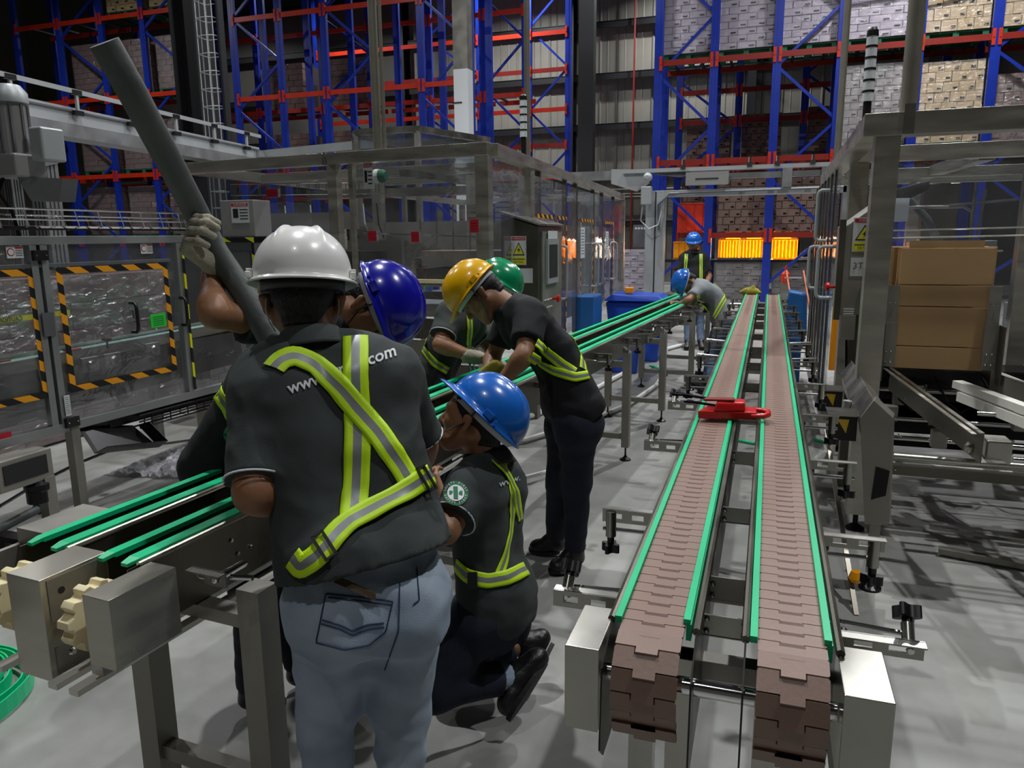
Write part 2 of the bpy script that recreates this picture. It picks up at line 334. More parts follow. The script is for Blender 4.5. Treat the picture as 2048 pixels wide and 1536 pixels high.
def pallet(x0,x1,y0,y1,z,m,label,group=None):
    t=thing('pallet',label,'pallet',((x0+x1)/2,(y0+y1)/2,z),group)
    B().bb(x0,x1,y0,y1,z+0.115,z+0.14).build('deck',m,t)
    b=B()
    for k in range(3):
        x=x0+0.06+(x1-x0-0.12)*k/2
        B().bb(x-0.06,x+0.06,y0,y1,z+0.022,z+0.113).build('block',m,t)
    B().bb(x0,x1,y0,y0+0.1,z+0.001,z+0.02).build('bottom_board',m,t); B().bb(x0,x1,y1-0.1,y1,z+0.001,z+0.02).build('bottom_board',m,t)
CM={}
def load(x0,x1,y0,y1,z,h,nx,nz,m,label,group=None,film=True,side=None,lab=True):
    """shrink-wrapped pallet load; front cartons (and one side) are parts"""
    t=thing('pallet_load',label,'pallet load',((x0+x1)/2,(y0+y1)/2,z),group)
    dd=0.22; rnd=random.Random(int(x0*100+z*10))
    B().bb(x0+0.02,x1-(0.24 if side else 0.02),y0+dd,y1-0.02,z+0.01,z+h-0.02).build('inner_cartons','load_core',t)
    cw=(x1-x0)/nx; ch=h/nz
    for j in range(nz):
        off=(0.5*cw if j%2 else 0)
        edges=[x0]+[x0+k*cw+off for k in range(0 if off else 1,nx+ (0 if off else 0))]+[x1]
        edges=sorted(set(round(e,3) for e in edges))
        for a,b_ in zip(edges[:-1],edges[1:]):
            w=b_-a-0.012; key=(round(w,3),round(ch,3),m)
            if key not in CM: CM[key]=boxmesh('carton',(w,dd,ch-0.01),m)
            inst('carton',CM[key],((a+b_)/2+rnd.uniform(-.004,.004),y0+dd/2+rnd.uniform(-.012,.012),z+ch*(j+0.5)),t)
        if lab and ch>0.12:
            lb=B()
            for a,b_ in zip(edges[:-1],edges[1:]):
                if b_-a>cw*0.8: lb.bb(a+cw*0.62,b_-cw*0.1,y0-0.0185,y0-0.0165,z+ch*(j+0.28),z+ch*(j+0.45))
            lb.build('carton_print','tool_black',t,kind='stuff')
        if side:
            sx=x0+0.11 if side<0 else x1-0.11
            ny=max(2,round((y1-y0)/0.55))+j%2
            for k in range(ny):
                yy0=y0+dd+(y1-y0-dd)*k/ny; w=(y1-y0-dd)/ny-0.01; key=('s',round(w,3),round(ch,3),m)
                if key not in CM: CM[key]=boxmesh('carton',(0.22,w,ch-0.01),m)
                inst('carton',CM[key],(sx,yy0+w/2+0.005,z+ch*(j+0.5)),t)
    if film and side and side>0:
        b=B(); vs=[(x1+0.02+rnd.uniform(-.008,.008),y0+(y1-y0)*i/12,z+h*j/10) for j in range(11) for i in range(13)]
        b.add(vs,[(j*13+i,j*13+i+1,(j+1)*13+i+1,(j+1)*13+i) for j in range(10) for i in range(12)]); b.build('stretch_film','film',t,smooth='all')
    if film:
        nxx=10; nzz=10; b=B(); vs=[]; 
        for j in range(nzz+1):
            for i in range(nxx+1): vs.append((x0+(x1-x0)*i/nxx,y0-0.03+rnd.uniform(-.006,.006),z+h*j/nzz))
        b.add(vs,[(j*(nxx+1)+i,j*(nxx+1)+i+1,(j+1)*(nxx+1)+i+1,(j+1)*(nxx+1)+i) for j in range(nzz) for i in range(nxx)])
        b.build('stretch_film','film',t,smooth='all')
    return t
TOPR='pale mauve carton loads on green pallets, top level of the right rack'
desc=['pale mauve cartons wrapped on a green pallet, leftmost load of the right rack top','pale mauve wrapped cartons between the two braced frames of the right rack','pale mauve wrapped cartons behind the second braced frame of the right rack','pale mauve wrapped cartons left of the tan ones on the top level']
for i,(a,b_) in enumerate([(-2.66,-1.5),(-1.38,-0.12),(0.03,1.22),(1.38,2.74)]):
    pallet(a,b_,19.5,20.5,5.73,'pallet_green','green pallet under the pale mauve cartons, '+['leftmost','second from left','third from left','fourth from left'][i]+' of the top row')
    load(a,b_,19.46,20.5,5.875,2.0,3,13,'carton_mauve',desc[i],TOPR)
pallet(2.95,4.2,19.5,20.5,5.73,'pallet_green','green pallet under the tan cartons at the upper right')
load(2.95,4.2,19.46,20.5,5.875,1.9,4,8,'carton_tan','tan printed cartons at the top right beside the pale mauve ones')
pallet(4.42,5.8,19.5,20.5,5.73,'pallet_green','green pallet in the top right corner of the racks')
load(4.42,5.8,19.46,20.5,5.875,1.9,4,8,'carton_tan','tan printed cartons in the top right corner of the racks')
pallet(1.4,2.75,19.5,20.5,3.43,'pallet_green','dark green pallet below the grey-brown wrapped cartons')
load(1.4,2.75,19.5,20.5,3.575,1.75,4,11,'carton_grey','grey-brown wrapped cartons behind the black and white signal tower')
pallet(2.95,4.2,19.5,20.5,3.43,'pallet_green','green pallet under the tan wrapped cartons above the right machine')
load(2.95,4.2,19.5,20.5,3.575,1.7,4,8,'carton_tan','tan cartons in shiny wrap just above the right machine roof')
load(4.45,5.7,19.5,20.5,3.43,1.5,4,8,'carton_brown','brown cartons in the second level at the far right')
for (a,b_,z,h,y,s) in [(-0.9,0.15,3.48,1.4,22.75,'dim brown carton load deep in the middle level of the right rack'),(-2.4,-1.2,3.48,1.1,22.75,'dim brown load behind the left braced frame of the right rack'),
                     (-1.25,-0.15,1.68,1.25,19.55,'brown cartons above the yellow crates, left of the blue post'),(0.1,1.2,1.68,1.25,19.55,'brown cartons above the yellow crates, right of the blue post'),
                     (-2.6,-1.7,0.0,1.0,22.0,'dark floor-level load behind the standing man'),(0.8,2.2,3.48,1.5,22.75,'dim brown load behind the second braced frame, middle level'),(-2.5,-1.1,1.68,1.4,22.75,'dark load deep behind the orange-red crates'),(-0.9,0.6,1.68,1.5,23.4,'dark load deep behind the brown cartons, left one'),(0.8,2.2,1.68,1.5,23.4,'dark load deep behind the brown cartons, right one')]:
    load(a,b_,y,y+1,z,h,4,int(h/0.16),'carton_brown',s,film=False)  # last four loads are added so the depth behind the rack stays dark
load(-4.1,-2.95,20.4,21.4,0.0,1.25,3,8,'carton_mauve','wrapped mauve cartons on the floor at the foot of the wall rack post')
load(-1.25,0.02,19.9,20.9,0.0,1.05,3,7,'carton_grey','wrapped grey cartons on the floor behind the ends of the brown chains')
load(0.1,0.95,20.1,21.1,0.0,1.05,2,7,'carton_grey','wrapped grey cartons on the floor right of the blue post')
load(1.5,2.7,20.4,21.4,0.0,0.85,3,6,'carton_brown','low dark floor load behind the orange ladder')
# yellow and orange plastic crates on the low level
def crate(x0,x1,y,z,h,m,label,group=None,n=7,dp=0.6):
    t=thing('crate',label,'crate',((x0+x1)/2,y+0.3,z),group); w=(x1-x0)/n
    B().bb(x0,x1,y+0.02,y+dp,z,z+h).build('body',m,t)
    for k in range(n): B().bb(x0+k*w+w*0.12,x0+(k+1)*w-w*0.12,y,y+0.022,z+0.04,z+h-0.04).build('rib',m,t)
    B().bb(x0-0.01,x1+0.01,y-0.01,y+dp+.01,z+h-0.03,z+h).build('rim',m,t)
YC='yellow plastic crates on the lowest rack level'
crate(-1.22,-0.72,20.0,1.0,0.5,'crate_glow','yellow crate nearest the standing man',YC,dp=0.1)
crate(-0.69,-0.14,20.0,1.0,0.5,'crate_glow','yellow crate touching the left side of the blue post',YC,dp=0.1)
crate(0.06,0.66,20.0,1.0,0.5,'crate_glow','yellow crate right of the blue post behind the crossing braces',YC,dp=0.1)
for i,(a,b_) in enumerate([(-1.05,-0.7),(-0.55,-0.2),(0.1,0.5)]): crate(a,b_,20.0,1.505,0.19,'crate_glow',['small yellow crate peeking over the beam, leftmost','small yellow crate peeking over the beam, middle','small yellow crate peeking over the beam, right of the blue post'][i],YC,4,0.1)
B().bb(-2.66,-1.4,19.85,20.5,0.93,0.995).build('shelf_deck','dark_paint',rt); B().bb(-1.39,1.2,19.85,20.58,0.93,0.995).build('shelf_deck','dark_paint',rt)
crate(-2.25,-1.6,19.8,1.68,0.72,'crate_orange','orange-red crate stack above the standing man in blue helmet',None,3)
crate(-2.35,-1.75,20.0,1.0,0.45,'crate_yellow','yellow crate half hidden behind the standing man',YC,4)
for i,(x,w_) in enumerate(((-0.68,1.1),(0.36,0.6))):  # unseen backlights, added so the yellow crates glow through
    wl=thing('work_light','strip lamp standing behind the yellow crates, '+['left','right'][i]+' one','lamp',(x,20.4,1.0)); B().bb(x-w_/2,x+w_/2,20.42,20.47,1.005,1.55).build('lamp_body','alu_dark',wl)
    l_=bpy.data.lights.new('crate_light','AREA'); l_.shape='RECTANGLE'; l_.size=w_; l_.size_y=0.5; l_.energy=38; l_.color=(1,0.9,0.7); o_=bpy.data.objects.new('crate_light',l_); COL.objects.link(o_); o_.location=(x,20.40,1.28); o_.rotation_euler=(math.radians(-90),0,0)
# left rack loads
LG='brown wrapped loads in the left rack'
names={(0,0):'lowest wrapped brown load, left',(1,0):'lowest wrapped brown load, middle',(2,0):'lowest wrapped brown load, right',
 (0,1):'middle-level wrapped brown load, left',(1,1):'middle-level wrapped brown load, centre',(2,1):'middle-level wrapped brown load, right',
 (0,2):'upper-level wrapped brown load, left',(1,2):'upper-level wrapped brown load, centre',(2,2):'upper-level wrapped brown load, right'}
for c,(a,b_) in enumerate([(-21.3,-19.8),(-19.6,-18.2),(-17.98,-16.6)]):
    for l,(z,h) in enumerate([(1.82,1.5),(3.84,1.45),(6.17,1.5)]):
        load(a,b_,19.6,20.5,z,h,4,9,'carton_brown',names[(c,l)]+' of the left rack',LG,lab=False)
        pallet(a,b_,19.6,20.5,z-0.143,'pallet_green','pallet under the '+names[(c,l)],'pallets in the left rack')
for (a,b_,s) in [(-19.6,-18.2,'left'),(-17.98,-16.6,'right')]:
    pallet(a,b_,19.5,20.5,8.327,'pallet_green','green pallet at the top left of the racks, '+s+' one')
    load(a,b_,19.5,20.5,8.47,0.9,4,5,'carton_tan','pale cartons on a green pallet at the top left, '+s+' load',film=False)
for (a,b_,z,s) in [(-15.85,-14.4,5.73,'dark wrapped load beside the black column, upper level'),(-15.85,-14.4,3.58,'dark wrapped load beside the black column, middle level'),(-13.5,-12.0,3.58,'dark wrapped load in the middle rack behind the cable cage'),(-13.5,-12.0,5.73,'dark wrapped load high in the middle rack behind the cable cage')]:
    load(a,b_,21.95,22.95,z,1.4,4,8,'carton_brown',s,film=False,lab=False)
# columns, cage and poles
B().bb(-9.75,-9.7,11.0,11.45,0,CEIL).bb(-9.3,-9.25,11.0,11.45,0,CEIL).bb(-9.7,-9.3,11.2,11.25,0,CEIL).build('steel_column','dark_paint',cat='column',label='wide near-black steel column left of the cable cage')
t=thing('cable_cage','tall wire cage ladder rising beside the black column','cage',(-8.45,10.4,0))
for (dx,dy) in ((-.15,-.12),(.15,-.12),(.15,.12),(-.15,.12),(-.05,-.15),(.05,-.15)): B().cyl((-8.45+dx,10.4+dy,0.02),(-8.45+dx,10.4+dy,9),0.009,5).build('wire','alu_light',t)
for k in range(34):
    z=0.3+k*0.26; B().tube([(-8.6,10.28,z),(-8.5,10.25,z),(-8.4,10.25,z),(-8.3,10.28,z),(-8.3,10.52,z),(-8.6,10.52,z),(-8.6,10.28,z)],0.008,5).build('hoop','alu_light',t)
B().bb(-8.27,-8.22,10.33,10.45,0,CEIL-.1).build('mast','dark_paint',t)
c=thing('painted_column','slim building column painted white below and grey above','column',(-6.64,16.4,0))
B().bb(-6.81,-6.47,16.25,16.55,0.0,5.25).build('lower_post','signal_white',c); B().bb(-6.81,-6.47,16.25,16.55,5.25,CEIL).build('upper_post','steel_matte',c)
for z in (2.6,3.25,3.9,4.55): B().bb(-6.82,-6.62,16.235,16.249,z-0.012,z+0.012).build('height_mark','ink',c)
B().bb(-4.95,-4.55,20.2,20.5,0,CEIL).build('steel_column','dark_paint',cat='column',label='dark brown steel column between the racks and the bare wall')
B().bb(-16,6,11.9,12.0,9.35,9.6).build('ceiling_truss','alu_dark',kind='structure')

# ---------------- chain conveyor on the right ----------------
def star_knob(b,c,ax,r=0.022,h=0.022):
    c=V3(c); ax=V3(ax).normalized(); x=ax.cross(Vector((0.3,1,0.2))).normalized(); y=ax.cross(x); n=40; p=[]
    for k in range(n):
        a=2*math.pi*k/n; rr=r*(0.72+0.42*max(0,math.cos(4*a))**0.8 if math.cos(4*a)>0 else 0.72-0.16*abs(math.cos(4*a)))
        p.append(c+x*rr*math.cos(a)+y*rr*math.sin(a))
    b.prism(p,ax*h); b.cyl(c-ax*0.018,c,0.009,10)
def slot_plate(b,o,u,L,hgt,th=0.004,slots=((0.03,0.06),(0.085,0.115)),sh=0.014):
    """upright plate from o along u with elongated slots: bars around the openings"""
    o=V3(o); u=V3(u).normalized(); z=Vector((0,0,1)); n=u.cross(z)
    def blk(a,b_,z0,z1):
        p=[o+u*a+z*z0,o+u*b_+z*z0,o+u*b_+z*z1,o+u*a+z*z1]; b.prism([q-n*th/2 for q in p],n*th)
    blk(0,L,hgt/2-(hgt-sh)/2+sh/2+0*sh,hgt/2) if False else None
    blk(0,L,sh/2,hgt/2); blk(0,L,-hgt/2,-sh/2)
    xs=[0]; 
    for s in slots: xs+=[s[0],s[1]]
    xs.append(L)
    for k in range(0,len(xs),2): blk(xs[k],xs[k+1],-sh/2,sh/2)
    p=[o+z*hgt/2,o+u*L+z*hgt/2,o+u*L+z*hgt/2+n*0.022,o+z*hgt/2+n*0.022]; b.prism([q-z*0.003 for q in p],z*0.003)
def bracket(parent,o,u,kind,L=0.135):
    """o: root at the rail, u: outward direction"""
    o=V3(o); u=V3(u).normalized(); z=Vector((0,0,1)); f=z.cross(u)
    b=B(); slot_plate(b,o,u,L,0.034); br=b.build('guide_bracket','steel_bright',parent)
    e=o+u*(L-0.022)
    if kind=='up':
        B().cyl(e+Vector((0,0.012,0.0)),e+Vector((0,0.04,0.028)),0.011,12).build('clamp_boss','steel_bright',br,smooth=True)
        b=B(); star_knob(b,e+Vector((0,0.046,0.034)),(0,0.7,0.7)); b.build('star_knob','black_plastic',br)
        B().cyl(o+Vector((0,0.045,0.012))-u*0.01,e+Vector((0,0.03,0.012)),0.005,8).build('clamp_rod','chrome',br,smooth=True)
    else:
        B().cyl(e+z*0.012,e-z*0.055,0.0135,14).build('clamp_boss','steel_bright',br,smooth=True)
        b=B(); star_knob(b,e-z*0.075,(0,0,-1)); b.build('star_knob','black_plastic',br)
        B().cyl(o+Vector((0,0,-0.036))-u*0.0,e+u*0.02-z*0.036,0.0055,8).build('clamp_rod','chrome',br,smooth=True)
    k=o+u*0.012+Vector((0,0.02,-0.03 if kind!='up' else 0.0))
    B().lathe([(0.006,-0.01),(0.012,-0.004),(0.014,0.004),(0.006,0.012)],k,u,8).build('lock_nut','black_plastic',br)
    B().lathe([(0.007,0),(0.007,0.003),(0.0045,0.004)],e-f*0.003,-f,8).build('bolt_head','chrome',br)
    return br
cc=thing('chain_conveyor','long twin-lane steel conveyor carrying brown flat-top chains','conveyor',(-0.04,1.2,0))
ZT=0.95; Y0=1.19; Y1=8.93; PT=0.0381; LW=0.108
def link_mesh(w):
    p=PT; g=0.0022; t=w*0.17; n=0.011
    poly=[(-w/2,g),(-t,g),(-t,-n),(t,-n),(t,g),(w/2-.003,g),(w/2,g+.003),(w/2,p-.003),(w/2-.003,p),(t+g,p),(t+g,p-n-0.0002),(-t-g,p-n-0.0002),(-t-g,p),(-w/2+.003,p),(-w/2,p-.003),(-w/2,g+.003)]
    b=B(); b.add([(x,y,-0.006) for x,y in poly]+[(x,y,0) for x,y in poly],[]); k=len(poly)
    b.f+= [(0,1,10+2,13),(0,13,14,15)] if False else []
    # top face split into convex pieces
    top=[(0,1,12,13,14,15),(1,2,3,4,9,10,11,12),(4,5,6,7,8,9)]
    top=[(0,1,12,13,14,15),(2,3,10,11),(4,5,6,7,8,9),(1,4,9,12)] if False else top
    b.f+=[tuple(i+k for i in f) for f in top]; b.f+=[tuple(reversed(f)) for f in top]
    b.f+=[(i,(i+1)%k,k+(i+1)%k,k+i) for i in range(k)]; b.m=[0]*len(b.f)
    me=bpy.data.meshes.new('chain_link'); me.from_pydata(b.v,[],b.f); me.materials.append(MATS['chain_brown']); return me,b
LM,LB=link_mesh(LW)
LANES=[(-0.158,-0.012,0.020),(0.071,-0.012,0.013)]
SR=0.078
for li,(lx,gl,gr) in enumerate(LANES):
    n=int((Y1-Y0)/PT); farb=B()
    for k in range(n):
        y=Y0+k*PT
        if k<144: inst('chain_link',LM,(lx,y,ZT),cc)
        else: farb.add([(v[0]+lx,v[1]+y,v[2]+ZT) for v in LB.v],LB.f)
    farb.build('chain_link','chain_brown',cc,kind='stuff')
    for k in range(6):   # links going round the end sprocket and hanging under it
        a0=k*PT/SR; 
        a=a0+PT/SR*0.5
        if k<4:
            c=Vector((lx,Y0-SR*math.sin(a),ZT-SR+SR*math.cos(a))); tdir=Vector((0,-math.cos(a),-math.sin(a)))
        else:
            c=Vector((lx,Y0-SR*math.sin(PT/SR*4)+0.012*(k-3.4),ZT-SR+SR*math.cos(PT/SR*4)-PT*(k-3.5)*0.8)); a=PT/SR*4.3; tdir=Vector((0,-math.cos(a),-math.sin(a)))
        o=inst('chain_link',LM,(c-tdir*PT/2*1.0),cc)
        # local +Y of the link must run against the travel direction
        nrm=Vector((0,-math.sin(a),math.cos(a))); yv=-tdir; xv=yv.cross(nrm)
        o.rotation_euler=Matrix((xv,yv,nrm)).transposed().to_euler(); o.location=Vector(c+tdir*PT/2)-wloc(cc)
    B().bb(lx-LW/2+.004,lx+LW/2-.004,Y0,Y1,ZT-0.016,ZT-0.008).build('chain_guide','black_plastic',cc)
    B().bb(lx-LW/2-0.013,lx-LW/2-0.001,Y0+0.03,Y1,ZT-0.004,ZT+0.008).build('wear_strip','green_strip',cc,label='green plastic wear strip')
    B().bb(lx+LW/2-0.004,lx+LW/2+0.008,Y0+0.05,Y1,ZT+0.001,ZT+0.010).bb(lx+LW/2+0.001,lx+LW/2+0.010,Y0+0.05,Y1,ZT-0.03,ZT+0.001).build('wear_strip','green_strip',cc,label='green plastic wear strip')
    for sx in (-1,1):
        x=lx+sx*(LW/2+0.020)
        B().prism([(x-0.0015,Y0-0.05,ZT-0.05),(x-0.0015,Y0+0.035,ZT-0.004),(x-0.0015,Y1,ZT-0.004),(x-0.0015,Y1,ZT-0.16),(x-0.0015,Y0-0.03,ZT-0.23),(x-0.0015,Y0-0.06,ZT-0.20)],(0.003,0,0)).build('side_plate','plate_black',cc)
        B().cyl((x,Y0+0.035,ZT-0.003),(x,Y1,ZT-0.003),0.0075,8).build('rail_edge','steel_dark',cc,smooth=True)
    for s in (-1,1): B().lathe([(0.03,-0.012),(0.045,-0.004),(0.045,0.004),(0.03,0.012)],(lx+s*0.02,Y0,ZT-SR-.002),(1,0,0),12).build('sprocket','cream_plastic',cc)
B().cyl((-0.232,Y0-0.012,ZT-SR),(0.14,Y0-0.012,ZT-SR),0.0155,18).build('drive_shaft','chrome',cc,smooth=True)
B().bb(-0.290,-0.232,1.115,1.262,0.795,0.948).build('bearing_box','steel_bright',cc,bevel=0.0015)
B().bb(0.142,0.212,1.115,1.262,0.778,0.942).build('bearing_box','steel_bright',cc,bevel=0.0015)
for k,y in enumerate([1.42,1.58,2.05,2.62,3.25,3.9,4.55,5.2,5.9,6.6,7.3,8.0,8.6]):
    h=0.022 if k!=1 else 0.03
    B().bb(-0.084,0.0,y-0.002,y+0.002,0.86-h,0.86+h).bb(-0.084,0.0,y-0.002,y+0.03,0.836,0.84).build('cross_spacer','steel_bright',cc)
    for x in (-0.078,-0.008): 
        for dz in (-0.012,0.014): B().lathe([(0.005,0),(0.005,0.004),(0.003,0.005)],(x,y-0.003,0.86+dz),(0,-1,0),8).build('bolt_head','chrome',cc)
br_l=[(1.33,'up'),(1.80,'dn'),(2.48,'up'),(3.12,'up'),(3.75,'dn'),(4.4,'dn'),(5.05,'dn'),(5.75,'dn'),(6.4,'dn'),(7.1,'dn'),(7.8,'dn'),(8.5,'dn')]
br_r=[(1.33,'up'),(1.80,'dn'),(2.42,'dn'),(3.05,'dn'),(3.7,'dn'),(4.35,'dn'),(5.05,'dn'),(5.75,'dn'),(6.4,'dn'),(7.1,'dn'),(7.8,'dn'),(8.5,'dn')]
for y,k in br_l: bracket(cc,(-0.234,y,0.918),(-1,0,0),k)
for y,k in br_r: bracket(cc,(0.147,y,0.918),(1,0,0),k,0.14)
# thin guide rail arms further along
for y in (4.7,5.4,6.1,6.75,7.45,8.15):
    for s,x in ((-1,-0.234),(1,0.147)): B().cyl((x,y,0.89),(x+s*0.15,y,0.90),0.005,6).cyl((x+s*0.12,y-0.03,0.885),(x+s*0.12,y+0.03,0.885),0.008,6).build('clamp_rod','chrome',cc)
for y in (1.42,3.6,5.6,7.6,8.8):
    for x in ((-0.2,-0.125,0.045,0.125) if y<2 else (-0.19,0.10)):
        B().bb(x-0.025,x+0.025,y-0.025,y+0.025,0.09,0.79).build('leg','steel_bright' if y<2 else 'steel_matte',cc); B().cyl((x,y,0.03),(x,y,0.1),0.007,8).lathe([(0.035,0.0),(0.034,0.008),(0.012,0.022),(0.01,0.034)],(x,y,0.0),n=14).build('levelling_foot','tool_black',cc)
    B().bb(-0.19,0.10,y-0.015,y+0.015,0.28,0.32).build('stretcher','steel_matte',cc)
    B().bb(-0.23,0.14,y-0.02,y+0.02,0.745,0.79).build('cross_beam','steel_matte',cc)
# pale square tubes seen directly below the chain ends
# ---------------- strip conveyor on the left ----------------
LA=math.radians(4.3); LO=Vector((-1.50,1.20,0)); LS=Vector((math.sin(LA),math.cos(LA),0)); LT=Vector((math.cos(LA),-math.sin(LA),0))
def lc(s,t,z): return LO+LS*s+LT*t+Vector((0,0,z))
LR=Matrix((LT,LS,Vector((0,0,1)))).transposed()
sc=thing('strip_conveyor','long steel conveyor with four green strips and bare cream sprockets at its near end','conveyor',(-1.5,1.2,0))
def lbox(b,s0,s1,t0,t1,z0,z1):
    c=lc((s0+s1)/2,(t0+t1)/2,(z0+z1)/2); return b.box(c,(abs(t1-t0),abs(s1-s0),abs(z1-z0)),LR)
SLEN=8.3; ZL=0.90
for t,w in ((-0.165,0.026),(-0.078,0.034),(0.078,0.028),(0.155,0.034)):
    b=B(); lbox(b,0.06,SLEN,t-w/2,t+w/2,ZL-0.004,ZL+0.008)
    q=[lc(0.06,t-w/2,ZL+0.008),lc(0.06,t+w/2,ZL+0.008),lc(0.035,t+w*0.1,ZL+0.001),lc(0.035,t-w/2,ZL+0.001)]; b.prism(q,(0,0,-0.008))
    b.build('wear_strip','green_strip',sc,label='bright green wear strip')
for t,m in ((-0.182,'steel_dark'),(-0.058,'steel_dark'),(0.058,'steel_dark'),(0.176,'steel_dark')):
    b=B(); lbox(b,0.02,SLEN,t-0.0015,t+0.0015,ZL-0.17,ZL-0.004); b.build('side_plate',m,sc)
    B().cyl(lc(0.05,t,ZL-0.004),lc(SLEN,t,ZL-0.004),0.007,8).build('rail_edge','steel',sc,smooth=True)
for t in (-0.12,0.118): 
    b=B(); lbox(b,0.15,SLEN,t-0.035,t+0.035,ZL-0.06,ZL-0.05); b.build('chain_bed','black_plastic',sc)
b=B(); lbox(b,0.3,SLEN,-0.055,0.055,ZL-0.165,ZL-0.16); b.build('centre_tray','steel_dark',sc)
# end covers
b=B(); lbox(b,-0.105,0.06,-0.045,0.062,0.665,0.905); b.build('end_cover','steel',sc,bevel=0.0015,label='steel cover box between the two sprockets')
b=B(); lbox(b,-0.10,0.075,0.185,0.262,0.735,0.895); b.build('end_cover','steel',sc,bevel=0.0015,label='outer steel cover box beside the sprocket')
b=B(); lbox(b,0.09,0.28,-0.30,-0.19,0.74,0.90); b.build('end_cover','steel_matte',sc,bevel=0.0015)
b=B(); lbox(b,-0.30,0.3,-0.30,-0.285,0.68,0.86); b.build('end_plate','steel_matte',sc)
b=B(); lbox(b,-0.09,0.05,0.0625,0.0645,0.80,0.898); lbox(b,-0.09,0.05,0.0625,0.0645,0.665,0.74); b.build('cover_face','steel_matte',sc)
for (s,z,r) in ((-0.06,0.865,0.008),):
    B().lathe([(r,0),(r,0.0015)],lc(s,0.0645,z),LT,12).build('bolt_hole','ink',sc)
B().lathe([(0.010,0),(0.010,0.004),(0.006,0.009)],lc(-0.055,0.0645,0.715),LT,12).build('bolt_head','chrome',sc)
B().lathe([(0.004,0),(0.003,0.004)],lc(-0.01,0.0645,0.68),LT,8).build('bolt_head','chrome',sc)
def sprocket(t,w):
    b=B(); n=11; R=0.078; prof=[]; m=n*8
    for k in range(m):
        ph=(k%8)/8; r=R*(1.0 if 0.12<=ph<0.52 else 0.84 if 0.62<=ph<1.0 else 0.90); a=2*math.pi*k/m; prof.append((r*math.cos(a),r*math.sin(a)))
    c=lc(-0.03,t-w/2,0.805); b.prism([c+LS*x+Vector((0,0,1))*y for x,y in prof],LT*w)
    sp=b.build('sprocket','cream_plastic',sc,bevel=0.002)
    B().cyl(lc(-0.03,t-w/2-0.012,0.805),lc(-0.03,t+w/2+0.012,0.805),0.035,20).build('hub','cream_plastic',sp)
sprocket(-0.118,0.036); sprocket(0.122,0.036)
B().cyl(lc(-0.03,-0.2,0.805),lc(-0.03,0.24,0.805),0.0125,12).build('axle','steel_bright',sc)
for t in (-0.09,0.09,0.155): 
    b=B(); lbox(b,-0.125,2.2,t-0.014,t+0.014,0.668,0.682); b.build('return_guide','white_plastic',sc,label='white plastic return strip')
b=B(); lbox(b,-0.085,-0.06,0.165,0.20,0.70,0.745); b.build('corner_tab','steel_bright',sc)
# stands
for s,tl,tr in ((0.22,-0.03,0.355),(1.75,-0.24,0.22),(4.12,-0.24,0.27),(5.38,-0.22,0.27),(6.85,-0.26,0.27),(7.9,-0.26,0.27)):
    for t in (tl,tr):
        near=(s<0.5); hw=0.033 if near else 0.027
        b=B(); lbox(b,s-hw,s+hw,t-hw,t+hw,0.10,0.80 if t==tr else 0.70); b.build('leg','steel_matte',sc)
        c=lc(s,t,0); B().cyl(c+Vector((0,0,.03)),c+Vector((0,0,.11)),0.007,8).lathe([(0.042,0.0),(0.04,0.008),(0.014,0.024),(0.011,0.034)],c,n=14).build('levelling_foot','tool_black',sc)
        if t==tr and not near:
            p=[lc(s-hw,t-hw,0.80),lc(s-hw,t+hw,0.80),lc(s+hw,t+hw,0.80),lc(s+hw,t-hw,0.80)]
            q=[lc(s-hw,t-hw,0.85)]; b=B(); b.add([*p,lc(s-hw,t-hw,0.84),lc(s+hw,t-hw,0.84)],[(0,1,4),(1,2,5,4),(2,3,5),(0,4,5,3),(3,2,1,0)]); b.build('leg_cap','steel_bright',sc)
    b=B(); lbox(b,s-0.02,s+0.02,tl,tr,0.24 if s<0.5 else 0.16,0.28 if s<0.5 else 0.20); b.build('stretcher','steel_matte',sc)
    if s>0.5: b=B(); lbox(b,s-0.02,s+0.02,-0.24,tr,0.69,0.735); b.build('cross_beam','steel_matte',sc)
b=B(); lbox(b,0.20,0.25,-0.03,0.355,0.69,0.725); b.build('cross_beam','steel_matte',sc)
# bolts and splice plate on the near face
b=B(); lbox(b,0.62,0.86,0.178,0.182,0.755,0.86); sp=b.build('splice_plate','steel_dark',sc)
for s,z in ((0.65,0.78),(0.65,0.83),(0.82,0.78),(0.82,0.83),(0.33,0.845),(0.40,0.80),(0.35,0.80)):
    B().lathe([(0.006,0),(0.006,0.004),(0.004,0.006)],lc(s,0.182 if s>0.6 else 0.178,z),LT,8).build('bolt_head','chrome',sc)
bracket(sc,lc(0.14,0.185,0.855),LT*0.78-LS*0.0+LS*0.62,'rod',0.15) if False else None
b=B(); o=lc(0.115,0.268,0.862); u=(LT*0.35+LS*0.94); slot_plate(b,o,LT,0.10,0.036,slots=((0.015,0.035),(0.052,0.086))); bb_=b.build('guide_bracket','steel_bright',sc)
B().cyl(o+LT*0.07+Vector((0,0.0,0)),o+LT*0.07+LS*0.09,0.010,14).build('clamp_rod','chrome',bb_,smooth=True)
B().cyl(o+LT*0.095+LS*0.02,o+LT*0.145+LS*0.035,0.007,10).build('clamp_pin','chrome',bb_,smooth=True)
B().lathe([(0.009,0),(0.009,0.004),(0.005,0.006)],o+LT*0.07-LS*0.003,-LS,10).build('bolt_head','chrome',bb_)
for s,k in ((2.55,'up'),(3.6,'dn'),(4.4,'dn'),(4.9,'up'),(5.6,'dn'),(6.1,'up'),(6.6,'dn'),(7.1,'up'),(7.6,'dn')):
    bracket(sc,lc(s,0.18,0.85),LT,k,0.12)
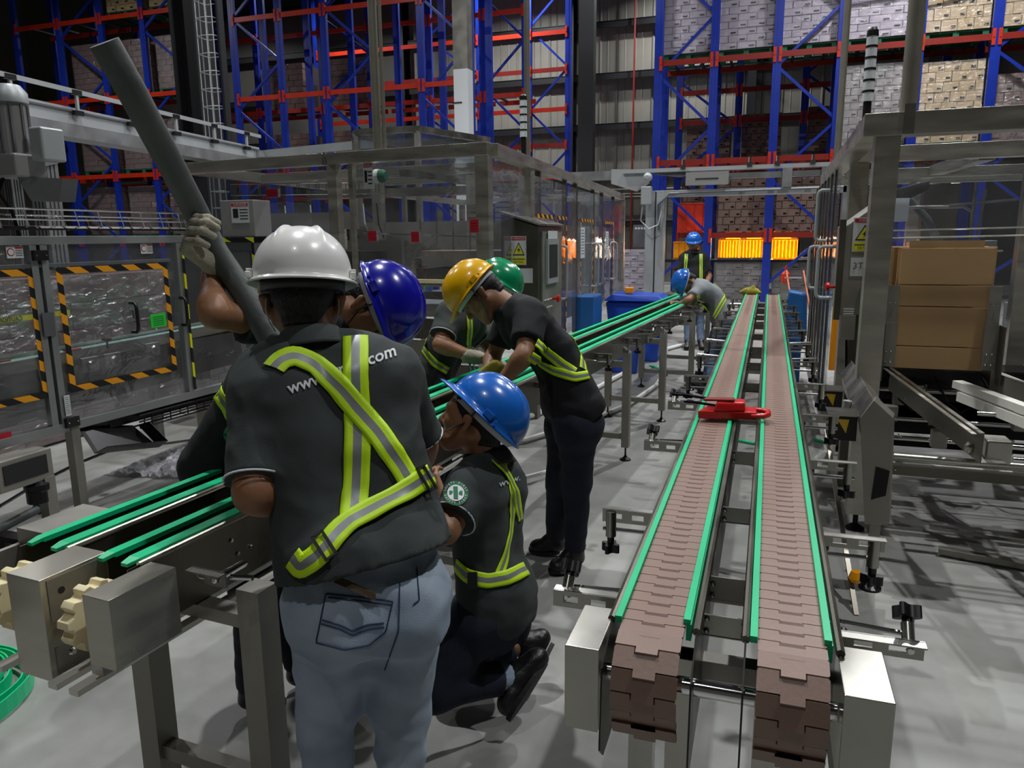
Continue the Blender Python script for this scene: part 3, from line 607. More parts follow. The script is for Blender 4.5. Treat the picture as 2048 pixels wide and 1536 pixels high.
for s in (4.0,4.6,5.2,5.8,6.4,7.0,7.6): B().cyl(lc(s,0.17,0.875),lc(s,0.34,0.88),0.004,6).cyl(lc(s+0.03,0.3,0.80),lc(s+0.03,0.3,0.89),0.006,6).build('clamp_rod','chrome',sc)
# bracket standing behind the near strips (beside the green-helmet man)
B().cyl(lc(2.55,-0.21,0.86),lc(2.55,-0.21,1.0),0.006,8).cyl(lc(2.6,-0.21,0.86),lc(2.6,-0.21,1.0),0.006,8).cyl(lc(2.5,-0.21,0.95),lc(2.75,-0.21,0.95),0.006,8).cyl(lc(2.45,-0.21,0.885),lc(2.8,-0.21,0.885),0.006,8).build('guide_post','chrome',sc)

# ---------------- helpers for framed clear guards ----------------
def lerp(a,b,t): return V3(a)*(1-t)+V3(b)*t
def pane(a,b_,z0,z1,parent,m='guard_clear',name='clear_panel',th=0.006):
    a=V3(a); b_=V3(b_); t=(b_-a).normalized(); n=Vector((t.y,-t.x,0))*th/2
    p=[Vector((a.x,a.y,z0)),Vector((b_.x,b_.y,z0)),Vector((b_.x,b_.y,z1)),Vector((a.x,a.y,z1))]
    return B().prism([q-n for q in p],n*2).build(name,m,parent)
def post(x,y,z0,z1,w,parent,m='steel',name='post'): return B().bb(x-w/2,x+w/2,y-w/2,y+w/2,z0,z1).build(name,m,parent,bevel=0.002)
def sign(parent,c,xd,w,h,kind,name='sign'):
    """flat printed safety sign; c centre, xd reading direction, faces xd x up"""
    c=V3(c); x=V3(xd).normalized(); z=Vector((0,0,1)); n=x.cross(z)
    def P(u,v,l=0.0): return c+x*u*w/2+z*v*h/2+n*l
    s=B().prism([P(-1,-1),P(1,-1),P(1,1),P(-1,1)],n*0.002).build(name,'paper',parent)
    q=lambda u0,u1,v0,v1,m,nm='print',l=0.0026: B().quad(P(u0,v0,l),P(u1,v0,l),P(u1,v1,l),P(u0,v1,l)).build(nm,m,s)
    if kind=='volt':
        q(-.9,.9,.72,.95,'sign_red'); text('DANGER',h*0.10,P(0.08,.83,0.002),x,z,'paper',s)
        B().quad(P(-.8,-.33,.0028),P(.8,-.33,.0028),P(0,.6,.0028)).build('triangle','ink',s); B().quad(P(-.62,-.25,.0032),P(.62,-.25,.0032),P(0,.47,.0032)).build('triangle','sign_yellow',s)
        b=B(); b.add([P(.12,.28,.0036),P(-.2,.0,.0036),P(.0,.0,.0036),P(-.12,-.22,.0036),P(.22,.1,.0036),P(.03,.1,.0036)],[(0,1,2,5),(5,2,3,4)]); b.build('bolt_symbol','ink',s)
        q(-.9,.9,-.95,-.42,'sign_yellow'); q(-.8,.8,-.62,-.56,'ink',l=.003); text('24 Vdc',h*0.12,P(0,-.78,.0015),x,z,'ink',s)
    elif kind=='danger':
        q(-.95,.95,.62,.95,'sign_red'); text('DANGER',h*0.2,P(0.05,.78,0.002),x,z,'paper',s)
        q(-.8,-.2,-.5,.4,'ink'); 
        for v in (.3,.0,-.3,-.6): q(-.05,.9,v-.05,v+.05,'ink')
    elif kind=='stop':
        B().lathe([(h*0.34,0),(h*0.34,0.001)],P(-.5,0,.001),n,20).lathe([(h*0.24,0.0012),(h*0.24,0.002)],P(-.5,0,.001),n,20).build('ring','sign_red',s)
        B().lathe([(h*0.25,0.0022),(h*0.25,0.003)],P(-.5,0,.001),n,20).build('disc','paper',s)
        q(.05,.95,.55,.85,'sign_red')
        for v in (.3,.0,-.3,-.6): q(.05,.92,v-.06,v+.06,'ink')
    elif kind=='sheet':
        for k in range(9): q(-.75,.75 if k%3 else .4,.78-k*.19,.82-k*.19,'ink')
    elif kind=='red':
        q(-.99,.99,-.97,.97,'sign_red')
        for v in (.4,.0,-.4): q(-.7,.7,v-.05,v+.05,'red_paint',l=.003)
    return s
def uhandle(parent,a,b_,out,r=0.012,m='alu_light',name='door_handle'):
    a=V3(a); b_=V3(b_); o=V3(out); k=0.04; t=(b_-a).normalized()
    pts=[a,a+o*0.7,a+o*0.92+t*k*0.3,a+o+t*k,b_+o-t*k,b_+o*0.92-t*k*0.3,b_+o*0.7,b_]
    return B().tube(pts,r,8).build(name,m,parent,smooth=True)
def tape_frame(parent,a,b_,z0,z1,w=0.03,m='tape_orange',lift=0.006):
    a=V3(a); b_=V3(b_); t=(b_-a).normalized(); n=Vector((t.y,-t.x,0))*lift; L=(b_-a).length
    P=lambda u,z: Vector((a.x,a.y,0))+t*u+Vector((0,0,z))+n
    for (u0,u1,v0,v1) in ((0,L,z1-w,z1),(0,L,z0,z0+w),(0,w,z0+w,z1-w),(L-w,L,z0+w,z1-w)):
        B().prism([P(u0,v0),P(u1,v0),P(u1,v1),P(u0,v1)],n*0.15).build('hazard_tape',m,parent)
# ---------------- large stainless enclosure in the centre ----------------
A=Vector((-1.96,5.31,0)); Bq=Vector((-5.02,5.66,0)); C_=Vector((-2.37,12.82,0)); D=Vector((-5.4,13.15,0)); ZT2=2.29
en=thing('machine_enclosure','large stainless enclosure with clear panels standing behind the strip conveyor','machine',(-3.6,8.5,0))
def rail(a,b_,z,w=0.09,h=0.09,m='steel',p=en,name='top_rail'): return B().bar(Vector((a.x,a.y,z)),Vector((b_.x,b_.y,z)),w,h).build(name,m,p,bevel=0.002)
rail(lerp(Bq,A,0),lerp(Bq,A,0.52),ZT2-.045); rail(lerp(Bq,A,0.535),A,ZT2-.045); rail(A+Vector((-0.0,0.06,0)),C_,ZT2-.045); rail(Bq,D,ZT2-.045); rail(D,C_,ZT2-.045)
for t_ in (0.4,0.75): rail(lerp(A,C_,t_*0.4),lerp(Bq,D,t_*0.4),ZT2-.05,0.08,0.08,'steel','' and en or en,'cross_rail')
u=lerp(Bq,A,0.52); B().box((u.x+0.02,u.y,ZT2-.045),(0.02,0.11,0.10)).build('rail_splice','steel_bright',en)
for (t_,w) in ((0.545,0.085),(0.60,0.04),(0.985,0.10)):
    p=lerp(Bq,A,t_); post(p.x,p.y,0.06,ZT2-.09,w,en)
for p in (Bq,C_,D): post(p.x,p.y,0.06,ZT2-.09,0.09,en)
p=lerp(A,C_,0.155); post(p.x-0.02,p.y,0.06,ZT2-.09,0.11,en); 
for t_ in (0.20,0.36,0.44,0.60,0.70,0.85): p=lerp(A,C_,t_); post(p.x,p.y,0.5,ZT2-.09,0.045,en,'steel_dark')
for p in (A,Bq,C_,D,lerp(Bq,A,0.55),lerp(A,C_,.5)): B().cyl((p.x,p.y,.02),(p.x,p.y,.08),.012,8).lathe([(0.05,0),(0.05,0.01),(0.015,0.03)],(p.x,p.y,0)).build('levelling_foot','tool_black',en)
pane(lerp(Bq,A,0.02),lerp(Bq,A,0.53),1.05,ZT2-.1,en); pane(lerp(Bq,A,0.615),lerp(Bq,A,0.97),1.05,ZT2-.1,en)
pane(lerp(A,C_,0.01),lerp(A,C_,0.14),1.0,ZT2-.1,en)
for a,b_ in ((.17,.275),(.285,.355),(.37,.435),(.45,.595),(.61,.695),(.71,.845),(.855,.99)): pane(lerp(A,C_,a)+Vector((0.02,0,0)),lerp(A,C_,b_)+Vector((0.02,0,0)),0.55,ZT2-.14,en)
# lower sheet-metal body seen under the windows
for z0,z1,m in ((0.35,0.62,'steel_dark'),(0.64,0.80,'steel_matte'),(0.82,0.98,'steel_dark'),(1.0,1.10,'steel_matte'),(1.14,1.20,'steel_dark')):
    a=lerp(Bq,A,0.55); b_=lerp(Bq,A,0.96); B().prism([(a.x,a.y+.06,z0),(b_.x,b_.y+.06,z0),(b_.x,b_.y+.06,z1),(a.x,a.y+.06,z1)],(0,0.05,0)).build('body_panel',m,en)
a=lerp(Bq,A,0.615); b_=lerp(Bq,A,0.96); B().bar((a.x,a.y-0.0,1.285),(b_.x,b_.y-0.0,1.285),0.04,0.028).build('sill_bar','cream_plastic',en,label='pale bar along the bottom of the window')
B().bar((a.x,a.y+.08,1.66),(b_.x,b_.y+.08,1.62),0.012,0.012).build('guide_rod','chrome',en)
B().bb(-3.0,-2.2,6.3,6.8,1.36,1.5).build('beam_box','steel_matte',en); B().bb(-3.1,-2.1,6.4,7.2,1.24,1.34).build('beam_box','steel_dark',en)
for (x,y,w) in ((-2.72,6.9,0.1),(-2.35,6.3,0.08),(-3.9,7.2,0.1),(-2.9,8.6,0.1)): B().bb(x-w/2,x+w/2,y-w/2,y+w/2,1.5,2.2).build('inner_post','steel',en)
B().bb(-4.9,-2.2,7.4,7.5,2.05,2.14).build('inner_rail','steel_bright',en); B().bar((-3.1,6.2,2.18),(-2.75,9.8,2.18),.08,.06).build('inner_rail','steel_bright',en)
for k in range(7): B().cyl((-2.5,6.2+k*0.05,1.78+k*0.045),(-2.1,6.25+k*0.05,1.78+k*0.045),0.006,6).build('inner_rod','chrome',en)
for k in range(5): B().cyl((-3.15+k*0.17,6.6,1.5),(-3.15+k*0.17,6.62,1.5+0.3+0.06*(k%3)),0.008,6).build('inner_rod','steel_bright',en)
B().bb(-4.75,-3.5,6.0,6.1,1.70,1.85).build('beam_box','steel_matte',en); B().bb(-4.2,-3.7,5.9,6.2,1.52,1.72).build('drive_housing','panel_grey',en)
B().bb(-4.6,-3.45,6.4,6.5,1.3,1.5).build('beam_box','steel_dark',en)
B().bb(-4.8,-2.45,8.1,8.16,1.05,1.80).build('back_panel','steel_matte',en); B().bb(-2.44,-2.38,8.2,11.5,0.6,1.75).build('back_panel','steel_matte',en)
B().bb(-3.35,-2.3,6.9,6.96,1.15,1.42).build('body_panel','steel_matte',en); B().bb(-4.8,-3.5,6.9,6.96,1.1,1.6).build('body_panel','steel_matte',en)
for k in range(6): B().bb(-3.3+k*0.17,-3.18+k*0.17,6.86,6.9,1.2,1.36).build('valve_block','steel_dark',en)
for k in range(8): B().tube([(-4.7+k*.15,6.7,1.95),(-4.66+k*.15,6.65,1.75),(-4.62+k*.14,6.8,1.62)],0.007,6).build('air_hose','tool_black' if k%2 else 'alu_light',en)
# wire tray inside the left window
tr=B().cyl((-4.75,5.95,2.12),(-3.4,6.3,2.12),0.005,5).cyl((-4.75,5.95,2.02),(-3.4,6.3,2.02),0.005,5).build('tray_wire','chrome',en)
for k in range(16):
    p=lerp((-4.75,5.95,2.12),(-3.4,6.3,2.12),k/15); B().tube([p,p-Vector((0,0,.1)),p-Vector((0,-.12,.1)),p-Vector((0,-.12,0))],0.004,5).build('tray_wire','chrome',en)
B().lathe([(0.035,-0.075),(0.05,-0.05),(0.052,0.05),(0.035,0.075)],(-3.03,5.6,2.11),(1,0,0),16).build('sensor_reel','pallet_green',en,label='green and white reel behind the window')
B().lathe([(0.055,-0.02),(0.055,0.02)],(-3.03,5.6,2.11),(1,0,0),16).build('reel_band','white_plastic',en)
fd=(A-Bq).normalized(); fn=Vector((fd.y,-fd.x,0))
def onf(px): return px
sign(en,lerp(Bq,A,0.655)+Vector((0,-.012,2.10)),fd,0.085,0.2,'danger','warning_sign')
for t_,z,w,h in ((0.66,1.635,0.085,0.085),(0.79,1.625,0.075,0.085),(0.965,1.70,0.075,0.10),(0.335,2.0,0.13,0.07)): sign(en,lerp(Bq,A,t_)+Vector((0,-.06 if t_>.9 else -.012,z)),fd,w,h,'red','red_sticker')
# doors on the conveyor side: taped openings, notices, handles
sd=(C_-A).normalized(); sn=Vector((sd.y,-sd.x,0)); OX=Vector((0.035,0,0))
for a,b_ in ((.175,.27),(.288,.352),(.46,.58),(.72,.83)): tape_frame(en,lerp(A,C_,a)+OX,lerp(A,C_,b_)+OX,0.6,1.82,0.035)
for t_,z,k in ((.205,1.72,0),(.475,1.70,1),(.735,1.66,2),): sign(en,lerp(A,C_,t_)+OX+Vector((0.012,0,z-0.16)),sd,0.28,0.36,'sheet','paper_notice')
for t_ in (.255,.30,.57,.62,.80): uhandle(en,lerp(A,C_,t_)+OX+Vector((0,0,0.98)),lerp(A,C_,t_)+OX+Vector((0,0,1.52)),(0.09,0,0),0.013)
for t_ in (.262,.282,.565,.585): sign(en,lerp(A,C_,t_)+OX+Vector((0.012,0,0.86)),sd,0.09,0.1,'plain','yellow_label').data.materials[0]=MATS['crate_yellow']
# control cabinet with screen
cab=thing('control_cabinet','sloping-topped steel control cabinet with screen and red stop button, behind the green helmet','cabinet',(-1.95,6.3,0))
cb=[(-2.12,6.0,1.80),(-1.80,6.0,1.70),(-1.80,6.0,0.75),(-2.12,6.0,0.75)]; B().prism(cb,(0,0.75,0)).build('housing','steel_dark',cab,bevel=0.004)
B().prism([(-2.14,5.98,1.815),(-1.78,5.98,1.705),(-1.78,5.98,1.72),(-2.14,5.98,1.83)],(0,0.80,0)).build('rain_lid','steel_bright',cab)
B().bb(-1.80,-1.785,6.08,6.7,0.8,1.66).build('door','steel_matte',cab)
B().bb(-1.785,-1.765,6.18,6.52,1.22,1.60).build('screen_bezel','alu_light',cab); B().bb(-1.765,-1.762,6.22,6.48,1.27,1.55).build('screen','ink',cab)
sign(cab,(-1.775,6.36,1.63),(0,1,0),0.3,0.07,'plain','meter_plate')
B().lathe([(0.012,0),(0.012,0.03),(0.03,0.035),(0.034,0.05),(0.02,0.062)],(-1.785,6.42,1.08),(1,0,0),14).build('stop_button','red_plastic',cab,smooth=True)
for k in range(4): B().lathe([(0.012,0),(0.012,0.015)],(-1.785,6.14+k*0.06,1.08),(1,0,0),10).build('push_button','chrome',cab)
for k in range(5): B().lathe([(0.006,0),(0.006,0.012)],(-1.785,6.14+k*0.05,1.02),(1,0,0),8).build('switch','signal_white',cab)
sign(cab,(-1.965,5.998,1.505),(1,0,0),0.13,0.235,'volt','voltage_sign'); sign(cab,(-1.94,5.998,1.30),(1,0,0),0.19,0.12,'plain','name_plate')
B().bb(-2.0,-1.9,6.3,6.4,0,0.75).build('pedestal','steel_dark',cab)
# small enclosure behind with cut-off roof corners
rb=thing('machine_enclosure','small clear-sided enclosure rising above the back of the large one','machine',(-4.2,9,0))
q=[(-4.95,8.6),(-4.75,8.3),(-3.95,8.3),(-3.55,9.6),(-4.8,9.6)]
for i in range(5):
    a=q[i]; b_=q[(i+1)%5]; B().bar((*a,2.86),(*b_,2.86),0.07,0.07).build('top_rail','steel_bright',rb); pane((*a,0),(*b_,0),2.3,2.83,rb); post(a[0],a[1],0.0,2.83,0.06,rb,'steel_matte')
B().prism([(x,y,2.88) for x,y in q],(0,0,0.01)).build('roof_panel','guard_clear',rb)
# conduit poles clamped to the enclosure and machines
def pole(p,zb,zt,r,label,m='conduit',cat='pipe'): return B().cyl((p[0],p[1],zb),(p[0],p[1],zt),r,12).build('conduit_pole',m,None,True,label=label,cat=cat)
pole((-2.92,5.42),2.28,CEIL-.01,0.034,'upright grey conduit clamped to the front rail of the large enclosure')
B().cyl((-2.86,5.42,2.28),(-2.86,5.42,CEIL-.01),0.015,8).build('conduit_pole','conduit',None,True,label='thinner conduit beside the one on the front rail',cat='pipe')
pole((-2.13,6.78),2.29,CEIL-.01,0.028,'grey conduit rising behind the round white-banded signal tower')
pole((0.48,6.8),2.2,CEIL-.01,0.026,'thin tan conduit crossing in front of the grey-brown carton load')
pole((0.62,4.36),2.2,CEIL-.01,0.040,'thick grey conduit clamped to the front rail of the right machine')
pole((1.72,5.85),2.2,CEIL-.01,0.028,'pale conduit passing in front of the tan cartons at the far right')
B().box((0.62,4.30,2.17),(0.05,0.02,0.14)).build('pipe_clamp','steel_bright',None,cat='clamp',label='bright clamp holding the thick conduit on the right machine')
def tower(x,y,z,label,n=5,hs=0.05):
    t=thing('signal_tower',label,'signal tower',(x,y,z))
    B().cyl((x,y,z),(x,y,z+0.16),0.022,12).build('base','black_plastic',t)
    for k in range(n):
        z0=z+0.16+k*(hs+0.012); B().cyl((x,y,z0),(x,y,z0+hs),0.030,16).build('light_ring','signal_white',t); B().cyl((x,y,z0+hs),(x,y,z0+hs+0.012),0.032,16).build('black_ring','black_plastic',t)
    B().lathe([(0.031,0),(0.03,0.02),(0.018,0.034)],(x,y,z+0.16+n*(hs+.012)),n=16).build('cap','black_plastic',t)
    return t
tower(-2.03,6.35,2.29,'black signal tower with white bands on the central enclosure')
tower(0.49,4.95,2.2,'black signal tower with white bands on the right machine',6,0.048)
# ---------------- guarded line at the left edge ----------------
gl=thing('guarded_line','aluminium-framed machine guard with orange and black taped doors at the left','machine',(-4.1,3.3,0))
GA=math.radians(3.0); GU=Vector((math.sin(GA),math.cos(GA),0)); G0=Vector((-3.77,3.12,0))
def gp(s,z=0,o=0): return G0+GU*s+Vector((0,0,z))+Vector((math.cos(GA),-math.sin(GA),0))*o
def gbar(s0,s1,z,w,h,m='alu',o=0,name='rail'): return B().bar(gp(s0,z,o),gp(s1,z,o),w,h).build(name,m,gl,bevel=0.001)
def gpost(s,z0,z1,w,m='alu',o=0,name='post'): return B().bar(gp(s,z0,o),gp(s,z1,o),w,w,up=(0,1,0)).build(name,m,gl)
gbar(-1.4,1.02,1.625,0.045,0.045); gbar(-1.4,2.35,0.575,0.045,0.05); gbar(-1.4,0.88,1.49,0.03,0.02,'alu_dark'); 
for s,w in ((-0.06,0.04),(0.0,0.04),(0.95,0.045)): gpost(s,0.6,1.6,w)
gpost(-0.03,0.6,1.6,0.03,'alu_dark',-0.03)
for s0,s1 in ((-1.2,-0.09),(0.03,0.92)): pane(gp(s0),gp(s1),0.6,1.6,gl)
pane(gp(0.97),gp(2.3),0.6,0.95,gl)
for s0,s1 in ((-1.2,-0.07),(0.06,0.845)):
    tape_frame(gl,gp(s0,0,0.01),gp(s1,0,0.01),0.765,1.475,0.036)
for s,z in ((-0.03,1.545),(0.035,0.60)): B().box(gp(s,z,0.03),(0.02,0.085,0.055)).build('hinge','black_plastic',gl)
for s,z in ((-0.03,1.545),(0.035,0.60)):
    for d in (-.028,.028): B().lathe([(0.005,0),(0.004,0.003)],gp(s+d,z,0.041),(1,0,0),8).build('screw','chrome',gl)
B().box(gp(-0.03,1.17,0.028),(0.006,0.07,0.13)).build('latch_plate','alu_dark',gl)
for s in (0.53,0.93): uhandle(gl,gp(s,1.06,0.01),gp(s,1.24,0.01),(0.05,0,0),0.011,'black_plastic')
B().box(gp(0.60,1.17,0.015),(0.012,0.12,0.05)).build('lock_box','alu_dark',gl)
sign(gl,gp(-0.155,1.565,0.01),GU,0.09,0.062,'stop','safety_sign'); sign(gl,gp(0.70,1.568,0.01),GU,0.09,0.062,'stop','safety_sign')
g_=B().box(gp(0.735,1.11,0.012),(0.003,0.13,0.085)).build('green_notice','crate_yellow',gl); mat('notice_green','#2fd43a',0.5); g_.data.materials[0]=MATS['notice_green']
for k in range(5): B().box(gp(0.735,1.135-k*0.013,0.0145),(0.001,0.09,0.004)).build('print','pallet_green',g_)
B().box(gp(0.975,1.1,0.03),(0.004,0.018,0.98)).build('hazard_tape','tape_yellow',gl)
sign(gl,gp(0.02,0.70,0.028),GU,0.035,0.12,'sheet','label_strip'); B().box(gp(-0.55,0.66,0.02),(0.002,0.16,0.035)).build('red_label','sign_red',gl)
B().box(gp(-0.42,0.615,0.02),(0.002,0.22,0.03)).build('red_label','sign_red',gl)
# legs and floor runners
gpost(0.05,0.06,0.575,0.055,'steel_matte'); gpost(-0.30,0.10,0.40,0.06,'steel_matte',0.22); gpost(2.2,0.1,0.6,0.06,'steel_matte',-.1); gpost(1.2,0.1,0.6,0.06,'steel_matte',-.6)
B().cyl(gp(0.05,0.0),gp(0.05,0.07),0.012,8).lathe([(0.045,0),(0.04,0.015),(0.03,0.03)],gp(0.05,0)).build('levelling_foot','tool_black',gl)
B().cyl(gp(-0.30,0.0,.22),gp(-0.30,0.11,.22),0.012,8).lathe([(0.045,0),(0.04,0.015),(0.03,0.03)],gp(-0.3,0,.22)).build('levelling_foot','tool_black',gl)
B().bb(-4.15,-3.5,2.72,2.80,0.03,0.06).build('foot_beam','tool_black',gl)
# teal belt conveyor inside the guard
b0=Vector((-3.98,1.8,0)); b1=Vector((-4.27,5.6,0))
B().bar(b0+Vector((0,0,.945)),b1+Vector((0,0,.945)),0.20,0.012).build('belt','teal_belt',gl); 
for o,m in ((0.115,'steel'),(-0.115,'steel')):
    B().bar(b0+Vector((o,0,.93)),b1+Vector((o,0,.93)),0.012,0.07).build('belt_rail',m,gl); 
B().bar(b0+Vector((0.09,0,.82)),b1+Vector((0.09,0,.82)),0.02,0.13).build('side_panel','steel_dark',gl)
B().bar(b0+Vector((0.13,0,.985)),b1+Vector((0.13,0,.985)),0.008,0.008).build('guide_rod','chrome',gl)
B().bar((-4.06,1.8,.74),(-4.34,5.6,.74),0.01,0.34).build('side_panel','steel_dark',gl)
B().bb(-4.1,-3.9,2.2,2.95,0.62,0.9).build('side_panel','steel_dark',gl)
for k,(y,z) in enumerate(((2.55,0.70),(2.78,0.78),(3.45,0.88),(3.62,0.88),(3.95,0.90))):
    B().box((-3.89,y,z),(0.02,0.12,0.09)).build('bearing_block','steel_matte',gl,bevel=0.004)
    B().lathe([(0.03,0),(0.03,0.01),(0.02,0.018),(0.008,0.02)],(-3.88,y,z),(1,0,0),14).build('bearing_cap','steel_bright',gl)
for y in (3.15,4.9): B().prism([(-4.0,y,0.9),(-3.95,y,0.9),(-3.9,y,0.6),(-4.0,y,0.6)],(0,0.06,0)).build('bracket_leg','steel_matte',gl)
for (y,z) in ((3.2,1.02),(3.65,1.0)): B().cyl((-3.95,y,0.95),(-3.95,y,z),0.006,6).lathe([(0.03,0),(0.03,0.012)],(-3.95,y,z)).build('guide_knob','tool_black',gl)
for y in (2.9,3.35,2.6): B().box((-3.9,y,0.985),(0.03,0.10,0.008)).build('clamp_lever','sign_red',gl)
# chute, gearbox cover, wire basket under the guard
B().prism([gp(0.10,0.56,-.02),gp(0.10,0.40,.10),gp(0.52,0.33,.14),gp(0.48,0.47,-.02)],(-0.004,0,0)).prism([gp(0.10,0.40,.10),gp(0.52,0.33,.14),gp(0.52,0.38,.22),gp(0.1,0.45,.2)],(0,0,0.004)).prism([gp(0.52,0.33,.14),gp(0.52,0.38,.22),gp(0.50,0.50,.1),gp(0.50,0.47,0)],(0,0.004,0)).build('chute','tool_black',gl)
B().box(gp(-0.42,0.47,0.18),(0.14,0.30,0.16)).build('gear_cover','steel_matte',gl,bevel=0.004); B().box(gp(-0.42,0.475,0.252),(0.006,0.24,0.10)).build('cover_window','ink',gl)
B().lathe([(0.055,0),(0.055,0.06),(0.062,0.07),(0.062,0.1),(0.045,0.12)],gp(-0.34,0.27,0.2),n=16).build('gear_motor','tool_black',gl)
for k in range(12):
    s=0.6+k*0.15; B().tube([gp(s,0.56,-0.05),gp(s,0.45,-0.05),gp(s,0.45,0.02),gp(s,0.53,0.02)],0.005,5).build('tray_wire','tool_black',gl)
for z,o in ((0.45,-0.05),(0.45,0.02),(0.49,0.02),(0.53,0.02)): B().cyl(gp(0.5,z,o),gp(2.4,z,o),0.006,6).build('tray_wire','tool_black',gl)
B().bar(gp(0.3,0.52,-0.1),gp(2.4,0.52,-0.1),0.2,0.05).build('under_tray','tool_black',gl)
# cable basket on top
for dz,o in ((0.13,0.04),(0.075,0.05),(0.04,-0.05),(0.10,-0.06)): B().cyl(gp(-1.4,1.66+dz,o),gp(1.15,1.66+dz,o),0.005,5).build('basket_wire','chrome',gl)
for k in range(17): s=-1.3+k*0.15; B().tube([gp(s,1.79,0.04),gp(s+0.02,1.70,0.045),gp(s+0.02,1.68,-0.05),gp(s,1.76,-0.06)],0.004,5).build('basket_wire','chrome',gl)
B().cyl(gp(-1.4,1.69,0.0),gp(1.15,1.69,0.0),0.012,6).build('basket_cable','tool_black',gl)
ct=B(); ct.prism([(-4.55,2.2,1.10),(-4.75,4.1,1.10),(-4.75,4.1,1.135),(-4.55,2.2,1.135)],(-0.001,0,0)); ct=ct.build('caution_tape','sign_yellow',None,cat='tape',label='yellow caution tape stretched behind the left guard doors')
vs,fs=text_verts('CAUTION   CAUTION   CAUTION   CAUTION   CAUTION',0.042,0.0008); L_=Vector((-0.2,1.9,0)).normalized()
b=B(); b.add([Vector((-4.648,3.15,1.1175))-L_*v[0]+Vector((0.002,0,v[1])) for v in vs],[tuple(reversed(f)) for f in fs]); b.build('lettering','ink',ct)
# dark electrical cabinet with yellow tape edge
ec=thing('electrical_cabinet','dark electrical cabinet edged with yellow and black tape, behind the raised glove','cabinet',(-4.4,5.4,0))
B().bb(-4.82,-3.93,5.15,5.55,0.75,1.60).build('housing','alu_dark',ec,bevel=0.004); B().bb(-4.83,-3.92,5.14,5.56,1.60,1.635).build('lid','tool_black',ec)
B().bb(-4.83,-3.92,5.136,5.14,1.60,1.635).bb(-3.945,-3.92,5.136,5.14,0.75,1.60).build('hazard_tape','tape_yellow',ec,kind='stuff'); B().bb(-4.78,-3.97,5.143,5.15,0.8,1.52).build('door','alu_dark',ec)
B().bb(-4.7,-4.6,5.2,5.3,0,.75).bb(-4.1,-4.0,5.2,5.3,0,.75).build('stand','steel_matte',ec,kind='stuff')
jb=thing('junction_box','grey junction box with a red DANGER notice, above the white helmet','box',(-4.1,5.2,1.64))
B().bb(-4.25,-3.93,5.18,5.4,1.64,1.93).build('housing','panel_grey',jb,bevel=0.004); sign(jb,(-4.06,5.178,1.83),(1,0,0),0.17,0.16,'danger','warning_sign')
# aluminium posts, gear motor and sloping white accumulation conveyor top left
ga=thing('overhead_conveyor','pale aluminium overhead conveyor running back from the upper left corner','conveyor',(-7.6,8,0))
def gl2(a,b_,w,h,m,n): return B().bar(a,b_,w,h).build(n,m,ga)
P0=Vector((-7.05,2.9,3.0)); P1=Vector((-8.05,10.8,3.0))
gl2(P0,P1,0.10,0.18,'alu_light','side_beam'); gl2(P0+Vector((0.06,0,.05)),P1+Vector((.06,0,.05)),0.02,0.02,'alu_dark','groove'); gl2(P0+Vector((.04,0,-.19)),P1+Vector((.04,0,-.19)),0.30,0.14,'alu','lower_tray')
gl2(P0+Vector((.1,0,.26)),P1+Vector((.1,0,.26)),0.015,0.05,'alu_light','guide_rail'); gl2(P0+Vector((-.4,0,.1)),P1+Vector((-.4,0,.1)),0.05,0.12,'alu_light','side_beam')
for k in range(9):
    p=lerp(P0,P1,(k+0.5)/9)+Vector((0.1,0,0)); B().bar(p+Vector((0,0,.0)),p+Vector((0,0,.27)),0.03,0.03,up=(0,1,0)).build('rail_support','alu_light',ga); B().box(p+Vector((0,0,.25)),(0.05,0.12,0.05)).box(p+Vector((0,0,.03)),(0.05,0.12,0.05)).build('clamp','black_plastic',ga,kind='stuff')
gl2(Vector((-8.05,10.8,2.98)),Vector((-5.15,9.6,2.9)),0.12,0.10,'alu_light','end_bridge')
for (p,w) in (((-7.5,6.36),0.10),((-7.62,6.08),0.06)):
    B().bb(p[0]-w,p[0]+w,p[1]-w,p[1]+w,0,2.66).build('column','alu',ga)
    for o in (-0.5,0,0.5): B().bb(p[0]+w*o-0.008,p[0]+w*o+0.008,p[1]-w-0.002,p[1]-w+0.001,0.02,2.64).bb(p[0]+w-0.001,p[0]+w+0.002,p[1]+w*o-0.008,p[1]+w*o+0.008,0.02,2.64).build('slot','ink',ga,kind='stuff')
B().bb(-7.75,-7.35,6.0,6.5,2.66,2.72).build('head_plate','alu_dark',ga); B().bb(-7.36,-7.33,5.99,6.51,2.655,2.725).build('end_cap','black_plastic',ga)
B().prism([(-7.39,6.0,2.66),(-7.39,6.5,2.66),(-7.39,6.45,2.45),(-7.39,6.27,2.40)],(0.012,0,0)).build('gusset','alu',ga)
gm=thing('gear_motor','light grey geared motor at the upper left edge','motor',(-3.75,2.8,1.95))
B().cyl((-3.86,2.86,2.10),(-3.86,2.86,2.36),0.075,18).build('motor_body','panel_grey',gm)
for k in range(9): 
    a=k*math.pi/4.5; B().box((-3.86+math.cos(a)*.078,2.86+math.sin(a)*.078,2.23),(0.012,0.012,0.24)).build('fin','alu_dark',gm)
B().lathe([(0.09,0),(0.09,0.05),(0.06,0.09)],(-3.86,2.86,2.36),n=18).build('fan_cover','alu_light',gm,smooth=True)
B().box((-3.86,2.86,2.04),(0.2,0.18,0.12)).build('gearbox','panel_grey',gm,bevel=0.01); B().box((-3.70,2.92,2.15),(0.09,0.14,0.17)).build('terminal_box','alu_light',gm,bevel=0.01)
B().prism([(-3.80,2.8,1.98),(-3.66,2.95,1.98),(-3.70,2.95,1.86),(-3.78,2.85,1.86)],(0,0.1,0)).build('mount','alu_dark',gm)
